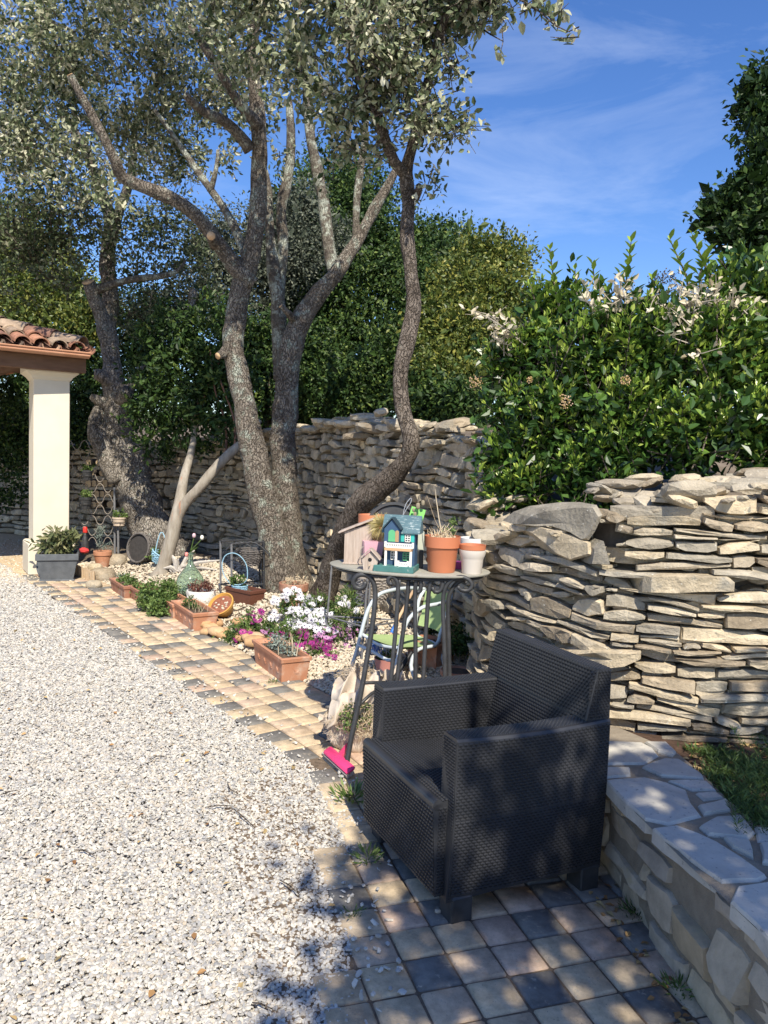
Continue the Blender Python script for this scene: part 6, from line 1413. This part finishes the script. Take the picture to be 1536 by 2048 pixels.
# second stand behind the daisies
S2 = thing('wire_stand', 'thin dark metal stand behind the table, holding a brushwood basket', 'plant stand', tuple(G(690, 1300)))
for (u, vt, u2, D) in ((664, 1128, 650, 5.9), (736, 1140, 724, 5.35), (742, 1140, 732, 5.5), (800, 1150, 790, 5.9)):
    q = MB(); g = at(u2, 1300, D); q.tube([at(u, vt, D), Vector((g.x, D, GZ(g.x, D)))], .008, n=6); q.build('leg', M_greyiron, S2)
q = MB()
for a, b in (((652, 1232, 5.9), (728, 1254, 5.4)), ((652, 1232, 5.9), (795, 1240, 5.9)), ((728, 1254, 5.4), (795, 1244, 5.9)), ((664, 1130, 5.9), (736, 1142, 5.35)), ((736, 1142, 5.35), (800, 1150, 5.9))): q = MB(); q.tube([at(*a), at(*b)], .007, n=6); q.build('rail', M_greyiron, S2)
q = MB(); wick_basket(q, at(748, 1205, 5.65), .075, .125, .19, rows=15, rr=.005); single(q, 'hanging_basket', M_wick, 'grey brushwood basket half hidden behind the left scroll of the table', 'basket')
q = MB()
P2 = [at(722+10*math.cos(a*.7), 1150+a*1.1, 5.45)+Vector((0, .03*math.sin(a*.7), 0)) for a in range(60)]; q.tube(P2, .003, n=5); single(q, 'wire_coil', M_greyiron, 'springy coil of grey wire hanging beside the brushwood basket', 'wire')

# ---------------------------------------------------------------- trellis, pots and bits near the pillar
TL = thing('wire_trellis', 'rusty wire trellis of scalloped rows between the pillar and the old oak', 'trellis', tuple(G(185, 1102)))
M_rust = plain('rusty_wire', (.30, .26, .22), .6, .25, scale=30)
q = MB()
for r_ in range(10):
    v0 = 890+r_*21.5; pts = []
    for i in range(81):
        u = 138+i*(94/80); ph = (u-138)/31*2*math.pi+(math.pi if r_ % 2 else 0); s_ = math.cos(ph); s_ = math.copysign(abs(s_)**.7, s_); pts.append(at(u, v0-9*s_, 9.95))
    q.tube(pts, .0045, n=5)
for i in range(13):
    pts = [at(262+i*1.9, 893+r_*0-8*math.sin(i*.9)+i*2.2, 11.0) for r_ in (0,)]
q.build('scalloped_wire', M_rust, TL)
for (u, t_, b_, D) in ((136, 885, 1098, 9.95), (229, 975, 1110, 9.9), (236, 1020, 1112, 9.85)):
    q = MB(); q.tube([at(u, t_, D), at(u+1, b_, D)], .016, n=4); q.build('post', M_greyiron, TL)
q = MB()
for r_ in range(5):
    pts = [at(264+i*1.6, 905+r_*22-9*math.sin(i*.62+r_*3.1), 11.2) for i in range(16)]; q.tube(pts, .0065, n=5)
q.tube([at(290, 900, 11.2), at(291, 1010, 11.2)], .016, n=4)
single(q, 'wire_trellis', M_rust, 'short piece of scalloped wire trellis just right of the old oak trunk', 'trellis')
def hangpot(label, u, v, rpx, hpx, m, D=9.85, plantm=M_herb, oval=1):
    c = at(u, v, D); o = thing('hanging_pot', label, 'potted plant', c, group='pots hung on the trellis'); k = rpx*mpx(D); h_ = hpx*mpx(D); T = Matrix.Translation(c)
    q = MB(T); q.lathe([(0, 0), (k*.75*oval, 0), (k*.97, h_*.8), (k*1.05, h_*.8), (k*1.05, h_), (k*.9, h_), (0, h_*.9)], (0, 0, 0), n=24); q.build('pot', m, o, autos=40)
    q = MB(T); q.tube([(k*1.1*math.cos(a*.524), k*1.1*math.sin(a*.524), h_*.45) for a in range(13)], .004, n=5)
    for a in (0.3, 2.0, 3.6, 5.2): q.tube([(k*1.1*math.cos(a), k*1.1*math.sin(a), h_*.45), (k*.8*math.cos(a), k*.8*math.sin(a), -.012)], .004, n=5)
    q.build('wire_holder', M_iron, o)
    plant_in(o, T, [((0, 0, h_+.03), (k*1.1, k, .04), 1)], 260, .03, plantm, name='plant', tmean=.6)
hangpot('upper black pot with a green plant hooked on the trellis', 175, 960, 10.5, 20, M_iron)
hangpot('lower black pot tilting on the trellis', 172, 1018, 12, 24, M_iron)
hangpot('cream oval pot on the trellis post by the oak', 238, 1051, 13, 17, plain('cream_pot_glaze', (.55, .44, .33), .5), oval=1.15)
# large grey planter
p = G(116, 1158); gpn = thing('grey_planter', 'big square dark grey planter with a leafy shrub at the foot of the pillar', 'potted plant', p, R(20)); T = W[gpn.name]
M_gpl = mat('grey_resin', [(.085, .092, .10), (.13, .14, .15)], scale=14, rough=.7, bump=.5, bscale=25, bdist=.006)
m = MB(T); h_ = .30; a_, b_ = .165, .205
hexa(m, [(-a_, -a_, .02), (a_, -a_, .02), (a_, a_, .02), (-a_, a_, .02)], [(-b_, -b_, h_-.06), (b_, -b_, h_-.06), (b_, b_, h_-.06), (-b_, b_, h_-.06)])
c_ = b_+.015
for (x, y, sx_, sy_) in ((0, -c_+.012, 2*c_, .024), (0, c_-.012, 2*c_, .024), (-c_+.012, 0, .024, 2*c_-.048), (c_-.012, 0, .024, 2*c_-.048)): m.box((x, y, h_-.027), (sx_, sy_, .07), bev=.004)
m.build('pot', M_gpl, gpn)
m = MB(T); m.box((0, 0, .011), (.36, .36, .022), bev=.006); m.build('saucer', M_gpl, gpn)
m = MB(T); m.box((0, 0, h_-.045), (2*b_-.02, 2*b_-.02, .03)); m.build('soil', M_pot_soil, gpn)
plant_in(gpn, T, [((0, 0, h_+.10), (.20, .16, .10), 1), ((.05, -.03, h_+.16), (.12, .1, .06), .6)], 620, .085, mat('planter_leaf', [(.05, .07, .03), (.14, .16, .07), (.30, .28, .14)], src='tint', rough=.45, transl=.2), name='shrub', tmean=.5, spread=.06, tmpl='full', aspect=.7)
p2 = G(82, 1160); m = MB(); m.lathe([(0, 0), (.17, 0), (.18, .03), (.165, .03), (.155, .008), (0, .008)], p2+Vector((0.05, .12, .17)), n=36, M=Matrix.Rotation(R(-25), 4, 'Z') @ Matrix.Rotation(R(75), 4, 'X')); single(m, 'round_saucer', M_gpl, 'round dark grey saucer leaning between the pillar and the planter', 'saucer', autos=40)
# wooden edging
ed = thing('wooden_edging', 'short row of upright wooden edging boards right of the grey planter', 'edging', tuple(G(170, 1155)))
for i in range(9):
    p = G(153+i*4.2, 1152+i*1.6); q = MB(); q.tube([p+Vector((0, 0, -.01)), p+Vector((0, 0, .13+rng.uniform(-.01, .01)))], .018, n=8); q.build('stake', mat('edging_wood', [(.36, .25, .15), (.5, .38, .25)], scale=20, stretch=(4, 4, 1)) if i == 0 else bpy.data.materials['edging_wood'], ed)
# rocks by the bed head
for (u, v, s_, lab) in ((232, 1128, .24, 'rounded pale rock between the small terracotta pot and the tipped wicker basket'), (205, 1160, .26, 'large pale rock at the head of the bed below the small terracotta pot'), (190, 1140, .16, 'smooth grey rock beside the wooden edging'), (188, 1175, .15, 'flat tawny rock at the corner of the path')):
    p = G(u, v); q = MB(); q.rock(p+Vector((0, 0, s_*.2)), (s_*1.1, s_*.9, s_*.65), tint=rng.random(), seed=u); single(q, 'garden_rock', M_stone, lab, 'rock', autos=50)
# driftwood behind the demijohn
q = MB(); c_ = G(350, 1150)
for i in range(14): e = c_+Vector((rng.gauss(.12, .12), .1+rng.gauss(0, .05), abs(rng.gauss(.10, .08)))); q.tube([c_+Vector((rng.gauss(0, .04), .1, .03)), (c_+e)/2+Vector((0, .05, .05)), e], [.03, .022, .006], n=6, bump=.5, bscale=20)
single(q, 'driftwood', plain('bleached_wood', (.46, .42, .37), .9, .2, scale=20, bump=.6, bscale=40), 'bleached driftwood root lying behind the demijohn', 'driftwood')
# red and black pump bottle
p = at(170, 1112, 9.75); pbt = thing('sprayer_bottle', 'black garden sprayer with a red cap and red cloth behind the grey planter', 'sprayer', p)
q = MB(Matrix.Translation(p)); q.lathe([(0, 0), (.045, 0), (.05, .05), (.045, .16), (.03, .22), (.02, .25), (.02, .28)], (0, 0, .02), n=20); q.build('bottle', M_iron, pbt, smooth=True)
q = MB(Matrix.Translation(p)); q.lathe([(0, .30), (.028, .30), (.028, .36), (.018, .375), (0, .375)], (0, 0, 0), n=16); q.build('cap', plain('red_plastic', (.60, .04, .03), .4), pbt, autos=40)
q = lump(p.x+.01, p.y-.06, p.z+.08, .07, .04, .035, 2.2, n=20); q.build('red_cloth', plain('red_cloth', (.55, .05, .05), .8), pbt, smooth=True)
# stacked firewood behind the trellis
M_end = mat('log_end', [(.42, .30, .17), (.56, .44, .28)], scale=30, rough=.9)
k = 0
for r_ in range(5):
    for c in range(6):
        u, v = 166+c*11+(r_ % 2)*5, 925+r_*21
        if u > 232 or rng.random() < .2: continue
        ctr = at(u, v, 10.6); rad = rng.uniform(.045, .062); q = MB(); q.tube([ctr, ctr+Vector((.02, .22, 0))], rad, n=12, bump=.12, bscale=9); q.tube([ctr+Vector((0, -.003, 0)), ctr+Vector((0, .001, 0))], rad*.86, n=12, mi=1)
        single(q, 'firewood_log', [M_barkd, M_end], 'split log in the firewood stack behind the trellis', 'log', 'firewood stacked behind the trellis')

# ---------------------------------------------------------------- carport corner
M_cream = mat('cream_render', [(.64, .565, .44), (.70, .63, .50)], scale=3, rough=.85, bump=.15, bscale=90, bdist=.002, spots=[(4, .66, .85, (.60, .50, .36))])
M_tile = mat('roof_tile', [(.10, .07, .06), (.30, .15, .10), (.46, .22, .13), (.52, .30, .19), (.50, .38, .26), (.16, .11, .09)], src='tint', scale=12, mixn=.4, rough=.85, bump=.4, bscale=50, bdist=.004, spots=[(18, .62, .70, (.20, .17, .14))])
M_gut = mat('brown_gutter', [(.42, .20, .11), (.50, .26, .155)], scale=6, rough=.4, spec=.5)
M_beam = mat('roof_timber', [(.13, .070, .04), (.20, .115, .07)], scale=5, stretch=(1, 1, 5), rough=.85)
CP = thing('carport', 'corner of a tiled carport roof on a cream stone pillar at the left edge', 'carport', (-3.85, 9.05, 0))
fa = Vector((.85, .53, 0)).normalized(); fb = Vector((-fa.y, fa.x, 0))
c0 = Vector((-4.01, 8.78, 0)); S_ = .385
ctr = c0+fa*S_/2+fb*S_/2; TP = Matrix.Translation(ctr) @ Matrix.Rotation(math.atan2(fa.y, fa.x), 4, 'Z')
ztop = 2.40
pl = MB(TP); pl.box((0, 0, 1.33), (S_, S_, 1.9), bev=.008); pil = pl.build('pillar', M_cream, CP)
pl = MB(TP); pl.box((0, 0, .19), (S_+.12, S_+.12, .38), bev=.02); pl.build('plinth', M_cream, pil)
pl = MB(TP)
pf = [(.0, 2.24), (.012, 2.25), (.03, 2.28), (.065, 2.31), (.085, 2.325), (.085, 2.40)]
vs = []; fs = []
for e, z in pf:
    h_ = S_/2+e; vs += [(-h_, -h_, z), (h_, -h_, z), (h_, h_, z), (-h_, h_, z)]
for i in range(len(pf)-1):
    for k in range(4): fs.append((i*4+k, i*4+(k+1) % 4, (i+1)*4+(k+1) % 4, (i+1)*4+k))
fs += [(3, 2, 1, 0), tuple(4*(len(pf)-1)+k for k in range(4))]; pl.add(vs, fs); pl.build('capital', M_cream, pil)
E = at(183, 708, 8.75); E.z = at(183, 706, 8.75).z; E += Vector((-.6, .8, 0))*.10
g = Vector((-.80, -.60, 0)); inn = Vector((-.6, .8, 0)); sl_ = math.tan(R(17))
# gutter: half round channel
q = MB(); pts = []
for i in range(9): a = math.pi*i/8; pts.append((-.06*math.cos(a), -.06*math.sin(a)))
prof = pts+[(x*.9, y*.9) for x, y in pts[::-1]]
vs = []; fs = []
for t_ in (0, 3.2):
    for x, y in prof: vs.append(E+g*t_+inn*(x+.0)+Vector((0, 0, y)))
n_ = len(prof)
for i in range(n_): fs.append((i, (i+1) % n_, n_+(i+1) % n_, n_+i))
fs += [tuple(range(9))+()]
q.add(vs, fs); q.tube([E+g*0-inn*.062, E+g*3.2-inn*.062], .010, n=8); q.tube([E-inn*.05-Vector((0, 0, .03)), E+g*3.2-inn*.05-Vector((0, 0, .03))], .012, n=8); q.build('gutter', M_gut, CP)
# roof tiles
def half_tile(mb, a, b, r0, r1, upn, tint, th=.012):
    d = (b-a).normalized(); s = d.cross(upn).normalized(); u_ = s.cross(d).normalized(); vs = []; n = 9
    for (p, r) in ((a, r0), (b, r1)):
        for rr_ in (r, r-th):
            for i in range(n): an = math.pi*i/(n-1); vs.append(p+s*rr_*math.cos(an)+u_*rr_*math.sin(an)*.85)
    fs = []
    for i in range(n-1):
        fs.append((i, i+1, 2*n+i+1, 2*n+i)); fs.append((n+i+1, n+i, 3*n+i, 3*n+i+1)); fs.append((i+1, i, n+i, n+i+1)); fs.append((2*n+i, 2*n+i+1, 3*n+i+1, 3*n+i))
    mb.add(vs, fs, tint=tint)
q = MB(); base = E-g*.0+inn*.0+Vector((0, 0, .035)); slope = (inn+Vector((0, 0, sl_))).normalized(); upn = Vector((-inn.x*sl_, -inn.y*sl_, 1)).normalized()
for c in range(0, 17):
    off = .13+c*.19; hipL = off/1.0  # the hip cuts the rows
    r_ = 0
    while r_*.30 < min(hipL, 3.4):
        a = base+g*off+slope*(r_*.30-.03)+upn*(.02+.006*(r_ % 2)); b = a+slope*.36+upn*-.012
        half_tile(q, a, b, .088, .074, upn, rng.random()); r_ += 1
    # channel tiles lie between
    r_ = 0
    while r_*.30 < min(hipL+.1, 3.4):
        a = base+g*(off-.095)+slope*(r_*.30-.05)+upn*.03; half_tile(q, a+slope*.36, a, -.085, -.085, upn, rng.random()); r_ += 1
hd = (g+inn+Vector((0, 0, sl_))).normalized(); hs = 0
while hs < 5: a = E+Vector((0, 0, .09))+g*.05+inn*.05+hd*hs; half_tile(q, a, a+hd*.42+Vector((0, 0, -.012)), .125, .105, Vector((0, 0, 1)), rng.random()); hs += .34
# far side of the hip
a0 = E+Vector((0, 0, .04)); q.add([a0, a0+hd*5, a0+inn*5+Vector((0, 0, .0))], [(0, 1, 2), (2, 1, 0)], tint=.5)
a0 = E+Vector((0, 0, .03)); q.add([a0, a0+g*5, a0+hd*5], [(0, 1, 2)], tint=.1)
q.build('roof_tiles', M_tile, CP)
q = MB(); c_ = E+g*1.6+inn*.18+Vector((0, 0, -.115)); q.box(c_, (3.2, .14, .19), Matrix.Rotation(math.atan2(g.y, g.x), 4, 'Z')); q.build('beam', M_beam, CP)
q = MB(); zc = E.z-.02; pts = [E+g*.1+inn*.1, E+g*3.4+inn*.1, E+g*3.4+inn*3.2, E+g*.1+inn*3.2]
q.add([(p.x, p.y, zc) for p in pts]+[(p.x, p.y, zc+.02) for p in pts], [(3, 2, 1, 0), (4, 5, 6, 7)])
for i in range(6): c_ = E+g*(.5+i*.5)+inn*1.6; q.box((c_.x, c_.y, zc-.06), (.08, 3.0, .11), Matrix.Rotation(math.atan2(inn.y, inn.x)-math.pi/2, 4, 'Z'))
q.build('ceiling', M_beam, CP)
# ivy bank inside the shade
iv = thing('ivy_bank', 'dark ivy hanging over the stone bank in the shade of the carport', 'ivy', tuple(at(20, 1060, 11.5)))
b = leafcloud(pb([(20, 850, 11.6, 50), (20, 920, 11.5, 50), (-30, 980, 11.5, 60), (30, 980, 11.4, 35), (-60, 880, 11.5, 60)], depth=.4), 3600, .06, tmean=.4, tsd=.25, per=10, spread=.1, tmpl='s'); me = bulk_mesh('foliage', [b]); link_mesh('foliage', me, M_dleaf, iv)

# ---------------------------------------------------------------- raised bed on the right: herbs and grass
gl = MB()
rb = thing('rosemary_bush', 'dark green needle leaved bush at the right edge of the raised bed', 'bush', tuple(onz(1510, 1600, .372)))
P = []; Dv = []; T_ = []
for i in range(230):
    c = onz(rng.uniform(1470, 1640), rng.uniform(1530, 1690), .37); tip = c+Vector((rng.gauss(0, .05), rng.gauss(-.01, .05), rng.uniform(.07, .17)))
    for k in range(26):
        t_ = rng.random(); q_ = c.lerp(tip, t_); a = rng.uniform(0, 6.28); P.append(tuple(q_)); Dv.append((math.cos(a), math.sin(a), .9)); T_.append(min(1, max(0, .15+.4*t_+rng.gauss(0, .1))))
S = nr.uniform(.02, .034, len(P))[:, None]*np.array([[1, .18, 1]])
me = bulk_mesh('needles', [(LEAFS_V, LEAFS_F, np.array(P), frames(np.array(Dv), nr.normal(size=(len(P), 3)), S), np.array(T_), 0)]); link_mesh('needles', me, M_herb, rb)
P = []; Dv = []; T_ = []
for i in range(1500):
    u = rng.uniform(1350, 1640); v = rng.uniform(1495, 1690)
    lim = 1500+max(0, (u-1350))*.95
    if v > lim+rng.uniform(-10, 14): continue
    c = onz(u, v, .372)
    if c.y > 3.0 or mnoise.noise((c.x*7, c.y*7, 1)) < -.15: continue
    for k in range(8): a = rng.uniform(0, 6.28); P.append(tuple(c+Vector((rng.gauss(0, .01), rng.gauss(0, .01), rng.uniform(0, .015))))); Dv.append((math.cos(a), math.sin(a), rng.uniform(.2, 1.3))); T_.append(rng.uniform(.1, .75))
S = nr.uniform(.018, .045, len(P))[:, None]*np.array([[1, .22, 1]])
me = bulk_mesh('ground_cover', [(LEAFS_V, LEAFS_F, np.array(P), frames(np.array(Dv), nr.normal(size=(len(P), 3)), S), np.array(T_), 0)]); o = link_mesh('ground_cover', me, M_herb); mark(o, 'short green ground cover spreading over the raised bed behind the coping', 'ground cover', kind='stuff')

# ---------------------------------------------------------------- weeds, litter and twigs on the ground
def weed(label, u, v, r_, n, size=.03, tm=.5):
    p = onz(u, v, 0); o = thing('weed', label, 'weed', p); P = []; Dv = []
    for i in range(n): a = rng.uniform(0, 6.28); q_ = rng.random()*r_; P.append((p.x+q_*math.cos(a), p.y+q_*math.sin(a), .004+rng.random()*.02)); Dv.append((math.cos(a), math.sin(a), rng.uniform(.3, 1.6)))
    S = nr.uniform(.6, 1.3, n)[:, None]*size*np.array([[1, .3, 1]])
    me = bulk_mesh('leaves', [(LEAFS_V, LEAFS_F, np.array(P), frames(np.array(Dv), nr.normal(size=(n, 3)), S), np.clip(nr.normal(tm, .2, n), 0, 1), 0)]); link_mesh('leaves', me, M_herb, o)
weed('sparse grassy weed at the gravel border in front of the table leg', 705, 1600, .09, 130, .05, .65)
weed('small grassy weed at the left foot of the armchair', 735, 1722, .05, 70, .04, .6)
weed('tiny green weed where the gravel meets the shaded paving', 705, 1838, .03, 50, .022, .35)
weed('little weed rooted in the joint between paving and low wall', 1272, 1832, .05, 120, .03, .3)
weed('flat grey green weed at the foot of the low wall, lower right', 1358, 1985, .05, 70, .035, .5)
weed('green sprig on the path left of the largest trough', 545, 1368, .03, 40, .025, .5)
M_lit = mat('leaf_litter', [(.20, .10, .04), (.38, .22, .09), (.50, .36, .16), (.14, .11, .06)], src='tint', rough=.8)
P = []
for i in range(130):
    y = rng.uniform(1.8, 6.5); x = rng.uniform(-.6*y, path_left(y)+.1); P.append((x, y, .016))
for i in range(60): y = rng.uniform(1.8, 2.8); P.append((.86-(y-2)*.1+rng.gauss(0, .03), y, .012))
for i in range(170): q_ = onz(rng.uniform(1370, 1540), rng.uniform(1480, 1560), .376); P.append(tuple(q_))
k = len(P); dd_ = nr.normal(size=(k, 3)); dd_[:, 2] *= .2; nn = nr.normal(size=(k, 3))*.3; nn[:, 2] += 1
me = bulk_mesh('leaf_litter', [(LEAF_V, LEAF_F, np.array(P), frames(dd_, nn, nr.uniform(.02, .038, k)[:, None]*np.array([[1, 1.1, 1]])), nr.uniform(0, 1, k), 0)]); o = link_mesh('leaf_litter', me, M_lit); mark(o, 'fallen brown leaves scattered over the gravel and beds', 'leaf litter', kind='stuff')
q = MB()
for (a, b) in (((455, 1565), (480, 1590)), ((410, 1615), (470, 1612)), ((470, 1620), (510, 1655)), ((300, 1520), (335, 1512)), ((0, 1590), (35, 1580)), ((505, 2005), (545, 2018)), ((560, 1760), (600, 1790)), ((150, 1700), (190, 1712))):
    A_, B_ = onz(*a, .018), onz(*b, .022); q.tube([A_, (A_+B_)/2+Vector((rng.gauss(0, .01), rng.gauss(0, .01), .006)), B_], [.002, .003, .0012], n=5)
o = q.build('fallen_twigs', M_barkd); mark(o, 'thin dark twigs lying about on the gravel', 'twigs', kind='stuff')
for (u, v, lab) in ((757, 1872, 'small white pebble on the dark paver nearest the gravel'), (876, 1822, 'small white pebble left of the armchair foot')):
    p = onz(u, v, .012); q = MB(); q.rock(p, (.022, .016, .012), seed=u, tint=.6); single(q, 'pebble', M_grav, lab, 'pebble', smooth=True)
